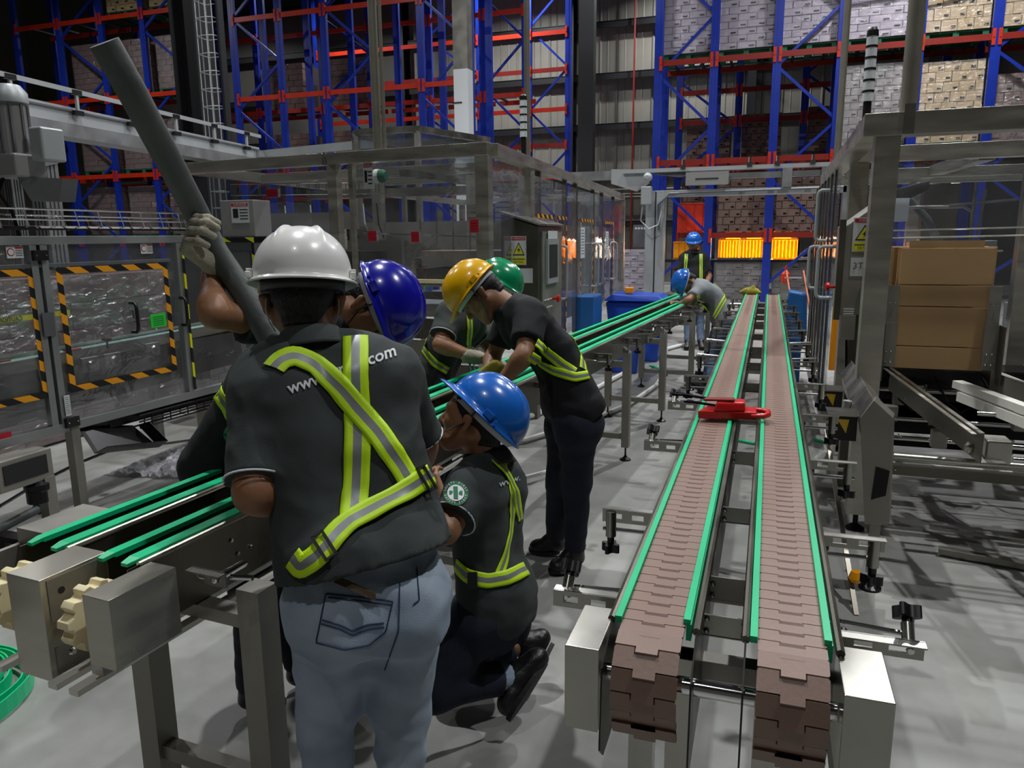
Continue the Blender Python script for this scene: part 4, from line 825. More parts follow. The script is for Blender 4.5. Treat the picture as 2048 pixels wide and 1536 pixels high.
B().tube([(-3.9,2.8,1.98),(-3.88,2.75,1.9),(-3.84,2.78,1.8),(-3.86,2.82,1.66)],0.01,6).build('cable','tool_black',gm)
gm.location=(gm.location.x+0.05,gm.location.y+0.22,gm.location.z-0.03)
# big wrapped load behind the left guard
lb=load(-7.2,-5.4,3.9,6.9,0.02,1.32,4,6,'carton_brown','very large wrapped brown load on the floor behind the left guard doors',lab=False,side=1)
load(-8.4,-6.7,9.0,10.2,0.02,1.2,4,6,'carton_brown','wrapped brown load further back behind the left guard',lab=False)
load(-5.6,-4.55,14.6,15.6,0.02,1.3,3,7,'carton_brown','dark wrapped load behind the central enclosure',lab=False)
# ---------------- arch and cross conveyor at the far end ----------------
ar=thing('gantry_arch','grey aluminium arch spanning the two conveyors in the distance','gantry',(-0.5,12.6,0))
B().bb(-1.93,-1.63,12.5,12.75,0,2.32).build('upright_post','alu_light',ar,bevel=.004); B().bb(-1.78,-1.76,12.495,12.499,0.05,2.3).build('slot','ink',ar)
B().bb(-1.63,1.05,12.5,12.7,2.22,2.32).build('cross_beam','alu_light',ar,bevel=.004); B().tube([(-1.7,12.47,1.7),(-1.72,12.47,2.1),(-1.55,12.47,2.27),(1.0,12.47,2.30)],0.02,6).build('conduit','alu_dark',ar)
B().bb(-3.3,-2.2,12.55,12.68,2.52,2.66).build('conveyor_arm','alu',ar); B().prism([(-2.5,12.5,2.45),(-2.1,12.5,2.32),(-1.9,12.5,2.45),(-1.9,12.5,2.65),(-2.5,12.5,2.68)],(0,0.15,0)).build('elbow','alu_light',ar)
B().bb(-2.3,1.05,12.45,12.6,2.60,2.66).build('upper_beam','alu_light',ar); B().bb(-1.3,1.05,12.5,12.6,2.47,2.56).build('middle_beam','alu',ar)
B().prism([(-1.95,12.5,2.6),(-1.4,12.5,2.52),(-1.25,12.5,2.56),(-1.25,12.5,2.64),(-1.95,12.5,2.66)],(0,0.1,0)).build('bend','alu_dark',ar)
B().bb(-1.3,-0.65,12.40,12.43,2.38,2.58).build('slotted_plate','panel_grey',ar); B().bb(-1.15,-0.8,12.396,12.399,2.465,2.485).build('slot','ink',ar)
B().bb(-1.98,-1.82,12.3,12.45,2.10,2.38).build('drive_unit','alu_light',ar,bevel=.01); B().lathe([(0.07,0),(0.07,0.05),(0.03,0.07)],(-1.88,12.35,2.52),(0,-1,0),16).build('drive_hub','alu_light',ar)
B().tube([(-1.95,12.35,2.1),(-1.98,12.35,1.85),(-1.85,12.35,1.72),(-1.7,12.35,1.78),(-1.66,12.4,2.0)],0.012,6).build('cable','alu_light',ar)
for x in (-1.35,0.05,0.55,-0.35): B().cyl((x,12.45,2.64),(x,12.45,2.78),0.02,6).bb(x-0.04,x+0.04,12.43,12.47,2.64,2.70).build('clamp','chrome',ar,kind='stuff')
for x in (0.2,0.75): B().bb(x-0.07,x+0.07,12.44,12.46,2.32,2.6).build('hanger_plate','alu',ar)
B().bb(1.0,1.3,12.5,12.75,0,2.6).build('upright_post','alu',ar)
# wall meter by the rack
B().bb(-3.55,-3.0,20.9,21.2,1.3,1.9).build('wall_heater','alu_dark',None,cat='heater',label='grey slatted unit mounted above the mauve load by the wall')
for k in range(6): B().bb(-3.5+k*.08,-3.45+k*.08,20.88,20.898,1.78,1.83).build('slat','signal_white',bpy.data.objects['wall_heater'])

# ---------------- stainless case machine at the right ----------------
rm=thing('case_machine','stainless case-forming machine with clear guards filling the right side','machine',(1.0,5.5,0))
def rbar(a,b_,w,h,m='steel',n='frame_rail'): return B().bar(a,b_,w,h).build(n,m,rm,bevel=0.002)
rbar((0.42,4.36,2.15),(2.9,4.30,2.15),0.12,0.11); rbar((0.475,4.42,2.15),(0.52,8.6,2.15),0.11,0.10); rbar((0.55,5.9,2.15),(2.9,5.85,2.15),0.10,0.10)
rbar((0.55,8.6,2.15),(2.9,8.6,2.15),0.1,0.1); rbar((1.35,5.95,2.13),(1.25,8.5,2.13),0.1,0.08); rbar((0.6,7.4,2.12),(2.5,7.35,2.12),0.08,0.08)
for (x,y,w,z0) in ((0.535,4.36,0.115,0.1),(0.575,6.0,0.12,0.1),(1.62,5.9,0.11,0.1),(2.9,4.3,0.1,0.1),(1.33,8.5,0.1,0.1),(2.9,8.6,0.1,0.1),(0.52,8.6,0.08,0.1)): post(x,y,z0,2.10,w,rm)
for (x,y) in ((0.535,4.36),(0.575,6.0),(2.9,4.3),(2.9,8.6),(1.33,8.5),(0.52,8.6),(1.62,5.9)): B().cyl((x,y,0.02),(x,y,0.11),0.014,8).lathe([(0.05,0),(0.05,0.01),(0.02,0.03)],(x,y,0)).build('levelling_foot','tool_black',rm)
pane((1.65,4.32,0),(2.85,4.3,0),1.62,2.08,rm); pane((0.65,5.88,0),(1.56,5.86,0),0.95,2.09,rm); pane((1.68,5.86,0),(2.85,5.86,0),0.95,2.09,rm)
for k in range(7):
    y0=6.15+k*0.42; y1=y0+0.40; pane((0.47,y0,0),(0.47,y1,0),0.35,2.10,rm); post(0.47,y1+0.01,0.3,2.10,0.022,rm,'steel_dark')
B().bb(0.44,0.50,6.1,9.0,0.2,0.34).build('plinth','steel_bright',rm)
for y,z0,z1 in ((7.05,1.56,1.98),(6.45,1.12,1.52),(7.9,1.1,1.5)): uhandle(rm,(0.47,y,z0),(0.47,y,z1),(-0.10,0,0),0.014)
for k,(x,y) in enumerate(((0.62,7.6),(0.66,7.2),(0.7,6.9))): B().cyl((x,y,0.35),(x,y,1.2),0.03,10).build('strap_roll','crate_yellow',rm,label='orange-yellow upright roll behind the clear doors')
# vertical chute pipes and inner mechanism
B().tube([(0.82,6.2,1.86),(0.95,6.25,1.85),(1.08,6.3,1.72),(1.2,6.3,1.5),(1.22,6.3,1.4)],0.028,10).build('hose','alu_dark',rm,smooth=True)
B().tube([(0.78,6.2,1.80),(1.3,6.25,1.80),(1.36,6.25,1.76),(1.38,6.25,1.35)],0.012,8).build('bent_tube','steel_bright',rm,smooth=True)
for k in range(9): B().tube([(0.70,6.1,1.72+k*0.02),(0.86,6.12,1.83+0.012*k),(1.05,6.15,1.93+0.006*k)],0.008,5).build('cable','tool_black',rm)
B().bb(0.72,0.92,6.05,6.3,1.70,1.86).build('terminal_box','signal_white',rm)
for (x0,x1,y,z0,z1,m) in ((0.8,1.15,6.2,1.28,1.45,'panel_grey'),(1.38,1.50,6.1,1.3,1.56,'panel_grey'),(0.95,1.0,6.0,1.2,1.42,'steel_dark'),(1.75,2.2,6.2,1.2,1.6,'steel_matte'),(0.8,1.6,6.6,0.95,1.25,'steel_dark'),(1.0,1.3,6.4,1.5,1.55,'steel_bright'),(1.7,2.4,6.4,0.7,1.1,'panel_grey'),(1.15,1.4,6.9,1.55,2.0,'steel_dark')):
    B().bb(x0,x1,y,y+0.15,z0,z1).build('mechanism_block',m,rm,bevel=.004)
for (a,b_) in (((1.15,5.95,1.8),(1.55,5.95,1.83)),((1.3,5.95,1.5),(1.3,5.95,1.95)),((1.2,5.95,1.48),(1.5,5.95,1.49)),((1.33,5.95,1.5),(1.36,5.95,1.9))): B().cyl(a,b_,0.010,6).build('inner_rod','steel_bright',rm)
sign(rm,(1.14,5.86,1.50),(1,0,0),0.19,0.075,'red','red_sticker')
sign(rm,(1.9,5.8,1.86),(1,0,0),0.10,0.16,'danger','warning_sign')
# cabinet beside the post
cb=thing('control_cabinet','narrow steel control cabinet with voltage sign beside the right machine post','cabinet',(0.55,5.2,1.0))
B().prism([(0.43,5.0,1.66),(0.66,5.0,1.84),(0.66,5.0,1.13),(0.43,5.0,1.13)],(0,0.6,0)).build('housing','steel_matte',cb,bevel=0.003)
B().bb(0.395,0.43,4.98,5.03,1.10,1.70).build('door_edge','steel_dark',cb); B().bb(0.44,0.52,4.97,5.0,0.98,1.13).build('lower_box','steel_matte',cb)
sign(cb,(0.535,4.998,1.61),(1,0,0),0.13,0.20,'volt','voltage_sign'); pl=sign(cb,(0.545,4.998,1.42),(1,0,0),0.15,0.11,'plain','name_plate'); text('3TI-R',0.055,(0.545,4.994,1.425),(1,0,0),(0,0,1),'alu_dark',pl)
B().lathe([(0.03,0),(0.03,0.01),(0.02,0.02)],(0.57,4.998,1.31),(0,-1,0),16).build('dial','machine_blue',cb); B().bb(0.545,0.62,4.97,4.998,1.20,1.27).build('disconnect_switch','ink',cb)
for k in range(4): B().bb(0.45,0.51,4.994,4.998,1.12+k*.014,1.128+k*.014).build('vent','paper',cb)
B().lathe([(0.01,0),(0.01,0.03),(0.026,0.035),(0.028,0.05),(0.015,0.06)],(0.395,5.0,1.30),(-1,0,0),14).build('stop_button','red_plastic',cb,smooth=True)
B().tube([(0.48,5.0,0.98),(0.49,5.0,0.8),(0.54,5.0,0.55),(0.55,5.0,0.3)],0.008,6).build('cable','tool_black',cb)
B().bb(0.5,0.6,5.1,5.2,0,1.13).build('stand','steel_dark',cb)
# blue drive unit behind the clear doors
bd=thing('drive_unit','dark blue motor housing between the right conveyor and the clear doors','motor',(0.33,8.0,0.6))
B().prism([(0.22,8.4,1.03),(0.40,8.4,1.0),(0.42,8.4,0.62),(0.36,8.4,0.45),(0.2,8.4,0.5)],(0,0.35,0)).build('housing','machine_blue',bd,bevel=.02); B().bb(0.28,0.38,8.5,8.6,0.0,0.5).build('leg','machine_blue',bd)
# cardboard blanks in the magazine
mg=thing('blank_magazine','upright stack of flat brown cardboard case blanks in the right machine','cardboard',(0.95,4.9,0.84))
for k in range(9):
    y=4.72+k*0.045; dx=0.012*math.sin(k*1.7)
    bl=B(); x0,x1=0.70+dx,1.155+dx
    for z0,z1 in ((0.86,0.985),(0.99,1.21),(1.215,1.33),(1.335,1.535)): bl.bb(x0,x1,y,y+0.008,z0,z1)
    if k==0:
        for z0,z1 in ((0.86,0.985),(0.99,1.21),(1.215,1.33),(1.335,1.535)): B().bb(x0+(0 if z0>1.0 else -0.01),x1,y,y+0.008,z0,z1).build('cardboard_panel','card_kraft',mg,bevel=.002)
        B().bb(x0+0.04,x1-0.05,y+0.01,y+0.018,1.53,1.575).build('top_flap','card_kraft',mg)
    else: bl.bb(x0-0.02,x1+0.01,y+.001,y+0.007,0.9,1.54).build('cardboard_blank','card_kraft' if k%2 else 'card_side',mg,bevel=.002,kind='stuff')
for sx in (-1,1):
    x=0.925+sx*0.25
    B().bb(x-0.035,x+0.035,4.69,4.70,0.87,1.12).bb(x-0.035 if sx<0 else x-.03,x+0.03,4.695,4.705,1.12,1.33).build('holder_plate','steel_matte',rm,kind='stuff')
    B().bb(x+sx*0.04-0.004,x+sx*0.04+0.004,4.6,5.1,0.8,1.12).build('side_guide','steel_dark',rm)
    for z in (0.9,0.96,1.23): 
        for d in (-.015,.012): B().lathe([(0.007,0),(0.006,0.004),(0.003,0.006)],(x+d,4.69,z),(0,-1,0),8).build('bolt_head','chrome',rm)
B().cyl((0.62,4.68,1.59),(1.3,4.68,1.60),0.006,6).build('guide_rod','steel_bright',rm); B().cyl((0.55,4.66,1.63),(2.4,4.66,1.66),0.005,6).build('guide_rod','chrome',rm)
# magazine rails coming forward
def channel(a,b_,hgt,m,n,flange=0.05,s=1):
    a=V3(a); b_=V3(b_); z=Vector((0,0,1)); t=(b_-a).normalized(); o=t.cross(z)*s
    b=B(); b.prism([a,b_,b_-z*hgt,a-z*hgt],o*0.005); r=b.build(n,m,rm)
    B().prism([a,b_,b_+o*0.02+z*.0,a+o*0.02],(0,0,0.005)).build('channel_lip','steel_bright',r); B().prism([a+o*0.03,b_+o*0.03,b_+o*0.05,a+o*0.05],(0,0,-0.004)).build('channel_lip','steel',r)
    B().prism([a-z*hgt,b_-z*hgt,b_-z*hgt-o*0.10,a-z*hgt-o*0.10],(0,0,0.004)).build('bottom_flange','steel_matte',r)
    return r
channel((0.70,4.72,0.86),(0.905,3.55,0.78),0.13,'steel_dark','magazine_rail',s=1)
channel((1.20,4.72,0.86),(1.62,3.3,0.78),0.11,'steel_matte','magazine_rail',s=-1)
B().bar((1.02,4.62,0.80),(1.48,3.35,0.76),0.055,0.04).bar((1.02,4.55,0.745),(1.45,3.4,0.70),0.03,0.05).build('slide_bar','white_plastic',rm,kind='stuff')
B().bb(0.93,1.03,3.60,3.72,0.64,0.74).build('end_motor','steel_bright',rm,bevel=.008); B().lathe([(0.028,0),(0.028,0.02),(0.012,0.03)],(0.893,3.66,0.69),(-1,0,0),14).build('roller_hub','steel_bright',rm)
for (z,y,r,m) in ((0.66,3.62,0.011,'chrome'),(0.60,3.75,0.014,'steel_bright'),(0.50,4.1,0.02,'steel_bright'),(0.44,4.2,0.012,'steel_matte'),(0.72,4.25,0.012,'chrome')):
    B().cyl((1.04 if z>.62 else 0.60,y,z),(3.0,y-.05,z),r,10).build('cross_shaft',m,rm,smooth=True)
for (x,y,z) in ((0.86,4.15,0.60),(1.22,4.2,0.70),(1.35,3.9,0.62),(0.70,4.6,0.62)): B().box((x,y,z),(0.07,0.06,0.09)).build('bearing_block','steel_matte',rm,bevel=.006)
rbar((0.58,4.42,0.36),(3.0,4.36,0.36),0.05,0.08,'steel_dark','base_beam'); rbar((0.58,4.34,0.44),(3.0,4.28,0.44),0.04,0.03,'steel','base_beam'); rbar((0.58,6.0,0.3),(3,6,0.3),0.06,0.1,'steel_dark','base_beam')
rbar((0.62,5.2,0.55),(2.9,5.2,0.55),0.3,0.12,'steel_dark','base_beam'); rbar((0.62,5.6,0.7),(2.9,5.5,0.7),0.3,0.1,'tool_black','base_beam')
rbar((0.9,4.35,0.06),(3.0,3.9,0.06),0.03,0.02,'steel_bright','floor_rail'); rbar((0.9,4.1,0.03),(3.0,3.62,0.03),0.05,0.03,'steel_matte','floor_rail')
for k,(x,y,z) in enumerate(((0.64,4.66,0.80),(0.62,4.72,0.72),(0.66,4.6,0.62))): B().tube([(x,y,z),(x-0.04,y,z-.06),(x+0.02,y,z-.14),(x+.05,y,z-.2)],0.006,6).build('cable','tool_black',rm)
# chevron-topped guard panel
cg=thing('guard_panel','steel guard with a chevron top and a torn sticker beside the right conveyor','guard',(0.53,3.8,0.28))
f0=[(0.405,3.55,0.815),(0.465,3.55,0.90),(0.55,3.55,0.825),(0.555,3.55,0.33),(0.475,3.55,0.315)]
B().prism([(0.42,3.55,0.815),(0.47,3.55,0.90),(0.553,3.55,0.825),(0.575,3.55,0.335),(0.475,3.55,0.325)],(0.02,0.10,0)).build('front_post','steel_matte',cg,bevel=.003)
B().prism([(0.42,3.62,0.80),(0.475,3.6,0.885),(0.505,4.9,0.86),(0.45,4.9,0.78)],(0.004,0,0.003)).build('top_slope','steel_bright',cg)
B().prism([(0.475,3.6,0.885),(0.553,3.6,0.81),(0.58,4.9,0.79),(0.505,4.9,0.86)],(0,0,0.004)).build('top_slope','steel',cg)
B().prism([(0.425,3.64,0.80),(0.455,4.9,0.78),(0.47,4.9,0.70),(0.44,3.64,0.72)],(0.005,0,0)).build('side_strip','steel',cg)
B().prism([(0.50,3.548,0.60),(0.557,3.548,0.585),(0.55,3.548,0.47),(0.492,3.548,0.445)],(0,-0.002,0)).build('torn_sticker','tool_black',cg)
for y,z in ((3.62,0.69),(4.35,0.66)):
    bx=B().bb(0.30,0.42,y,y+0.14,z,z+0.115).build('sensor_box','ink',cg,bevel=.003); B().quad((0.335,y-.001,z+.10),(0.385,y-.001,z+.10),(0.375,y-.001,z+.035)).build('yellow_triangle','marker_yellow',bx); B().bb(0.295,0.425,y-.01,y+.15,z+0.116,z+0.122).build('box_lid','steel_bright',cg)
B().cyl((0.40,4.0,0.60),(0.41,4.0,0.80),0.022,12).build('cylinder_unit','panel_grey',cg); B().cyl((0.36,4.0,0.52),(0.36,4.0,0.6),0.012,8).build('cylinder_rod','white_plastic',cg)
B().bb(0.505,0.545,3.57,3.62,0.02,0.33).build('stub_leg','steel_matte',cg); B().lathe([(0.05,0),(0.05,0.01),(0.02,0.03)],(0.525,3.595,0)).build('levelling_foot','tool_black',cg)
for z in (0.40,0.58,0.74): B().lathe([(0.006,0),(0.004,0.005)],(0.585,3.6,z),(1,0,0),8).build('bolt_head','chrome',cg)
B().bar((0.46,3.7,0.33),(0.24,2.1,0.33),0.02,0.01).build('lower_strut','steel_dark',cg) if False else None
# yellow-capped stay beside the guard
mt=thing('floor_stay','thin stay with yellow tape leaning below the right conveyor','stand',(0.45,3.6,0))
B().bar((0.33,4.1,0.62),(0.44,3.3,0.0),0.02,0.012).build('strut','steel_dark',mt); B().lathe([(0.02,0),(0.03,0.02),(0.02,0.05)],(0.44,3.42,0.10)).build('yellow_cap','crate_yellow',mt)

for (x0,x1,y,z0,z1) in ((0.68,3.0,5.05,0.40,0.80),(0.68,3.0,4.72,0.40,0.46)): B().bb(x0,x1,y,y+0.01,z0,z1).build('apron_plate','tool_black',rm)
for (y,z,r,x0) in ((4.9,0.70,0.014,0.66),(4.55,0.60,0.012,0.66),(4.3,0.55,0.010,0.66),(4.0,0.62,0.013,1.05)):
    B().cyl((x0,y,z),(3.0,y-.04,z),r,10).build('cross_shaft','chrome',rm,smooth=True)
    for k in range(4):
        x=x0+0.22+k*0.5; B().cyl((x,y,z),(x+0.03,y,z),r*2.2,12).cyl((x+0.036,y,z),(x+0.044,y,z),r*2.8,12).build('shaft_collar','steel_bright',rm,smooth=True)
for (x,y,z,d) in ((0.80,4.9,0.66,0.10),(1.30,4.85,0.68,0.12),(1.05,4.5,0.55,0.09),(1.75,4.6,0.6,0.12)): B().box((x,y,z),(d,0.06,d)).build('bearing_block','steel_matte',rm,bevel=.005)
for k in range(5):
    x=0.72+k*0.25; B().tube([(x,4.95,0.78),(x+0.05,4.8,0.66),(x+0.12,4.78,0.60),(x+0.2,4.9,0.62)],0.007,6).build('cable','tool_black',rm)
for k in range(10): B().lathe([(0.008,0),(0.007,0.004),(0.004,0.006)],(0.745+0.012*k*1.6 if k<5 else 0.78+0.02*k,4.45-0.09*k,0.735-0.006*k),(0,0,1),8).build('bolt_head','chrome',rm) if k%2==0 else None

# ---------------- organic modelling: smooth signed-distance bodies meshed with surface nets ----------------
CAM_POS=np.array((0,0,1.62))   # cloth details are slid onto the body along rays from the camera position
class SDF:
    def __init__(s,k=0.03): s.p=[]; s.k=k; s.cuts=[]; s.subs=[]; s.fold=None
    def cap(s,a,b,ra,rb,flat=None,k=None): s.p.append(('c',np.array(a,float),np.array(b,float),ra,rb,flat,k)); return s
    def ell(s,c,R,r,k=None): s.p.append(('e',np.array(c,float),np.array(R,float),np.array(r,float),0,None,k)); return s
    def cut(s,p,n): s.cuts.append((np.array(p,float),np.array(n,float)/np.linalg.norm(n))); return s   # keeps the side opposite n
    def dist(s,P):
        d=None
        for q in s.p:
            if q[0]=='c':
                a,b,ra,rb,fl=q[1],q[2],q[3],q[4],q[5]; ab=b-a; L=ab@ab+1e-12
                v=P-a; t=np.clip(v@ab/L,0,1); w=v-t[...,None]*ab
                if fl is not None:
                    n,f=fl; w=w+(w@n)[...,None]*n*(f-1)
                e=np.sqrt((w*w).sum(-1))-(ra+(rb-ra)*t)
            else:
                v=(P-q[1])@q[2].T; r=q[3]; k0=np.sqrt(((v/r)**2).sum(-1)); k1=np.sqrt(((v/(r*r))**2).sum(-1))+1e-9; e=k0*(k0-1)/k1
            if d is None: d=e
            else:
                k=q[6] or s.k; h=np.clip(0.5+0.5*(d-e)/k,0,1); d=d*(1-h)+e*h-k*h*(1-h)
        for (c,r,k) in s.subs:
            e=r-np.sqrt(((P-c)**2).sum(-1)); h=np.clip(0.5-0.5*(d-e)/k,0,1); d=d*(1-h)+e*h+k*h*(1-h)
        if s.fold: d=d+s.fold(P)
        return d
    def full(s,P):
        d=s.dist(P)
        for p,n in s.cuts: d=np.maximum(d,(P-p)@n)
        return d
    def bounds(s):
        lo=np.full(3,1e9); hi=-lo
        for q in s.p:
            if q[0]=='c': r=max(q[3],q[4]); pts=[q[1]-r,q[1]+r,q[2]-r,q[2]+r]
            else: r=q[3].max(); pts=[q[1]-r,q[1]+r]
            for x in pts: lo=np.minimum(lo,x); hi=np.maximum(hi,x)
        return lo-0.02,hi+0.02
    def mesh(s,h):
        lo,hi=s.bounds(); n=np.ceil((hi-lo)/h).astype(int)+2
        X=[lo[i]+h*np.arange(n[i]) for i in range(3)]
        G=np.stack(np.meshgrid(*X,indexing='ij'),-1); G=G.reshape(-1,3)
        gi=[np.minimum((np.arange(n[i])+2)//4*4,n[i]-1) for i in range(3)]; ci=[np.unique(x) for x in gi]; mp=[np.searchsorted(ci[i],gi[i]) for i in range(3)]
        CG=np.stack(np.meshgrid(*[X[i][ci[i]] for i in range(3)],indexing='ij'),-1); Dc=s.full(CG.reshape(-1,3)).reshape([len(x) for x in ci])
        D=Dc[np.ix_(mp[0],mp[1],mp[2])].reshape(-1).copy(); m_=np.abs(D)<4.2*h+0.012; D[m_]=s.full(G[m_]); D=D.reshape(n)
        I=D<0
        c=np.zeros(tuple(n-1),int)
        for i in(0,1):
            for j in(0,1):
                for k in(0,1): c+=I[i:n[0]-1+i,j:n[1]-1+j,k:n[2]-1+k]
        act=(c>0)&(c<8); idx=-np.ones(act.shape,int); cells=np.argwhere(act); idx[act]=np.arange(len(cells))
        acc=np.zeros((len(cells),3)); cnt=np.zeros(len(cells))
        for ax in range(3):
            for o1 in(0,1):
                for o2 in(0,1):
                    off=[0,0,0]; o=[a for a in range(3) if a!=ax]; off[o[0]]=o1; off[o[1]]=o2
                    p=cells+off; q=p.copy(); q[:,ax]+=1
                    a=D[p[:,0],p[:,1],p[:,2]]; b=D[q[:,0],q[:,1],q[:,2]]; m=(a<0)!=(b<0)
                    t=np.where(m,a/(a-b+1e-12),0); pt=p.astype(float); pt[:,ax]+=t; acc[m]+=pt[m]; cnt[m]+=1
        V=lo+h*(acc/cnt[:,None]); F=[]
        for ax in range(3):
            o=[a for a in range(3) if a!=ax]
            sl=[slice(1,n[i]-1) for i in range(3)]; a=D[tuple(sl)]; s2=list(sl); s2[ax]=slice(2,n[ax]); b=D[tuple(s2)]
            m=(a<0)!=(b<0); e=np.argwhere(m)+1; flip=(a<0)[m]
            if len(e)==0: continue
            def cell(d0,d1): q=e.copy(); q[:,o[0]]-=d0; q[:,o[1]]-=d1; return idx[q[:,0],q[:,1],q[:,2]]
            quad=np.stack([cell(1,1),cell(0,1),cell(0,0),cell(1,0)],-1)
            if ax==1: flip=~flip
            quad[~flip]=quad[~flip][:,::-1]; F.append(quad)
        F=np.concatenate(F); F=F[(F>=0).all(1)]
        return V,F
    def grad(s,P,e=0.004):
        g=np.stack([s.dist(P+np.eye(3)[i]*e)-s.dist(P-np.eye(3)[i]*e) for i in range(3)],-1); return g/(np.linalg.norm(g,axis=-1,keepdims=True)+1e-9)
    def cast(s,P,d,maxd=0.6):
        """slide points along d until they meet the surface"""
        P=np.array(P,float); d=(P-CAM_POS) if d is None else np.array(d,float); d=d/np.linalg.norm(d,axis=-1,keepdims=True) ; Q=P.copy()
        best=np.abs(s.dist(Q)); BQ=Q.copy(); tr=np.zeros(len(Q))
        for _ in range(45):
            st_=np.clip(s.dist(Q)*0.8,-0.05,0.05); st_=np.where(tr+st_>maxd,0,st_); tr=tr+st_; Q=Q+d*st_[...,None]
            e=np.abs(s.dist(Q)); m=e<best; best=np.where(m,e,best); BQ[m]=Q[m]
        return BQ
    def snap(s,P,off):
        Q=np.array(P,float)
        for _ in range(5): Q=Q-s.grad(Q)*np.clip(s.dist(Q)-off,-0.04,0.04)[...,None]
        return Q
def npobj(name,V,F,m,parent,smooth=True,mats=None,mi=None):
    off=np.array(wloc(parent)) if parent else np.zeros(3); me=bpy.data.meshes.new(name)
    V=np.asarray(V,float)-off; F=[tuple(int(i) for i in f) for f in F]
    me.from_pydata([tuple(v) for v in V],[],F)
    for k in (mats or [m]): me.materials.append(MATS[k])
    if mi is not None: me.polygons.foreach_set('material_index',[int(i) for i in mi])
    if smooth: me.polygons.foreach_set('use_smooth',[True]*len(F))
    o=bpy.data.objects.new(name,me); COL.objects.link(o); o.parent=parent; return o
NC={}
def noise3(P,f,seed=0):
    if (f,seed) not in NC:
        r=np.random.RandomState(seed); L=[]
        for i in range(4):
            k=r.normal(size=3); k=k/np.linalg.norm(k)*f*(0.7+0.25*i); L.append((k,r.uniform(0,6.28),np.roll(k,1)*0.6,r.uniform(0,6),1/(1+0.35*i)/2.9))
        NC[(f,seed)]=L
    v=0
    for k,a,k2,b,w in NC[(f,seed)]: v=v+np.sin(P@k+a+1.4*np.sin(P@k2+b))*w
    return v
def unit(v): v=np.array(v,float); return v/np.linalg.norm(v)
CR=np.array((0.9475,0.3196,-0.0098)); CU=np.array((-0.0525,0.1858,0.9812)); CB=np.array((0.3154,-0.9291,0.1929))
def ribbon(sdf,pts,w,parent,name,mats,dirs=None,off=0.004,n=40,cols=6,prof=(0,0,1,1,0,0),wide=None,closed=False):
    """cloth strap laid on a body: pts are a path; each point is slid along camera rays onto the surface, then widened across it"""
    P=np.array(pts,float); seg=np.linalg.norm(np.diff(P,axis=0),axis=1); s=np.concatenate([[0],np.cumsum(seg)]); t=np.linspace(0,s[-1],n)
    # smooth interpolation
    Q=np.stack([np.interp(t,s,P[:,i]) for i in range(3)],-1)
    for _ in range(2): Q[1:-1]=(Q[:-2]+2*Q[1:-1]+Q[2:])/4
    Q=sdf.cast(Q,None)
    T=np.gradient(Q,axis=0); T/=np.linalg.norm(T,axis=1,keepdims=True)+1e-9
    N=sdf.grad(Q); Sd=np.cross(T,N); Sd/=np.linalg.norm(Sd,axis=1,keepdims=True)+1e-9
    V=[];F=[];MI=[]
    us=np.linspace(-0.5,0.5,cols+1)
    rows=[sdf.snap(Q+Sd*u*w,off) for u in us]
    G=np.stack(rows,1); nn,cc_=G.shape[:2]; N2=sdf.grad(G.reshape(-1,3)).reshape(nn,cc_,3)
    V=np.concatenate([G.reshape(-1,3),(G-N2*0.0022).reshape(-1,3)]); K=nn*cc_
    for i in range(nn-1):
        for j in range(cc_-1):
            a=i*cc_+j; F.append((a,a+1,a+cc_+1,a+cc_)); MI.append(prof[j]); F.append((K+a,K+a+cc_,K+a+cc_+1,K+a+1)); MI.append(prof[j])
        a=i*cc_; F.append((a,a+cc_,K+a+cc_,K+a)); MI.append(prof[0]); b=i*cc_+cc_-1; F.append((b,K+b,K+b+cc_,b+cc_)); MI.append(prof[-1])
    npobj(name,V,F,None,parent,True,mats,MI)
    return Q
mat('skin','#96694a',0.5,0,0.12,14,bump=0.04,bscale=120); mat('skin_dark','#6b4936',0.5,0,0.12,14); mat('hair','#0c0b0b',0.55,0,0.3,60,(1,1,0.3),bump=0.6,bscale=160)
mat('shirt_grey','#343a39',0.85,0,0.12,5,bump=0.12,bscale=350); mat('shirt_black','#15171a',0.85,0,0.15,5,bump=0.1,bscale=300); mat('shirt_light','#83878c',0.85,0,0.1,6,bump=0.1,bscale=200)
mat('denim_light','#aebccb',0.85,0,0.25,6,c2='#8b9bb0',bump=0.2,bscale=400); mat('denim_dark','#161b2c',0.85,0,0.25,7,bump=0.15,bscale=300); mat('denim_mid','#3a4a60',0.85,0,0.35,9,bump=0.15,bscale=200)
mat('hi_vis','#c8f010',0.55,0,0.05,9,bump=0.05,bscale=300); mat('reflective','#8b8e90',0.4,0.25,0.08,20); mat('trim_white','#d9dde0',0.7)
mat('helmet_white','#f0f0ec',0.28,0,0.03,4,coat=0.35); mat('helmet_navy','#14149a',0.22,0,0.05,4,coat=0.5); mat('helmet_yellow','#e8b008',0.25,0,0.05,4,coat=0.4)
mat('helmet_green','#0c8a5a',0.22,0,0.05,4,coat=0.5); mat('helmet_blue','#1a66c4',0.24,0,0.05,4,coat=0.45); mat('leather','#151515',0.4,0,0.2,20,bump=0.2,bscale=80)
mat('glove_cloth','#a5a08d',0.9,0,0.15,18,bump=0.5,bscale=260); mat('glove_yellow','#9c9330',0.85,0,0.3,15,bump=0.4,bscale=200); mat('mask','#b9bdc0',0.8); mat('leather_brown','#4a3a24',0.6); mat('badge_green','#0e6a43',0.7); mat('eye_white','#cfc8c0',0.3); mat('stitch','#2b3d5c',0.9)
def rot(r,f,u): return np.array([r,f,u])
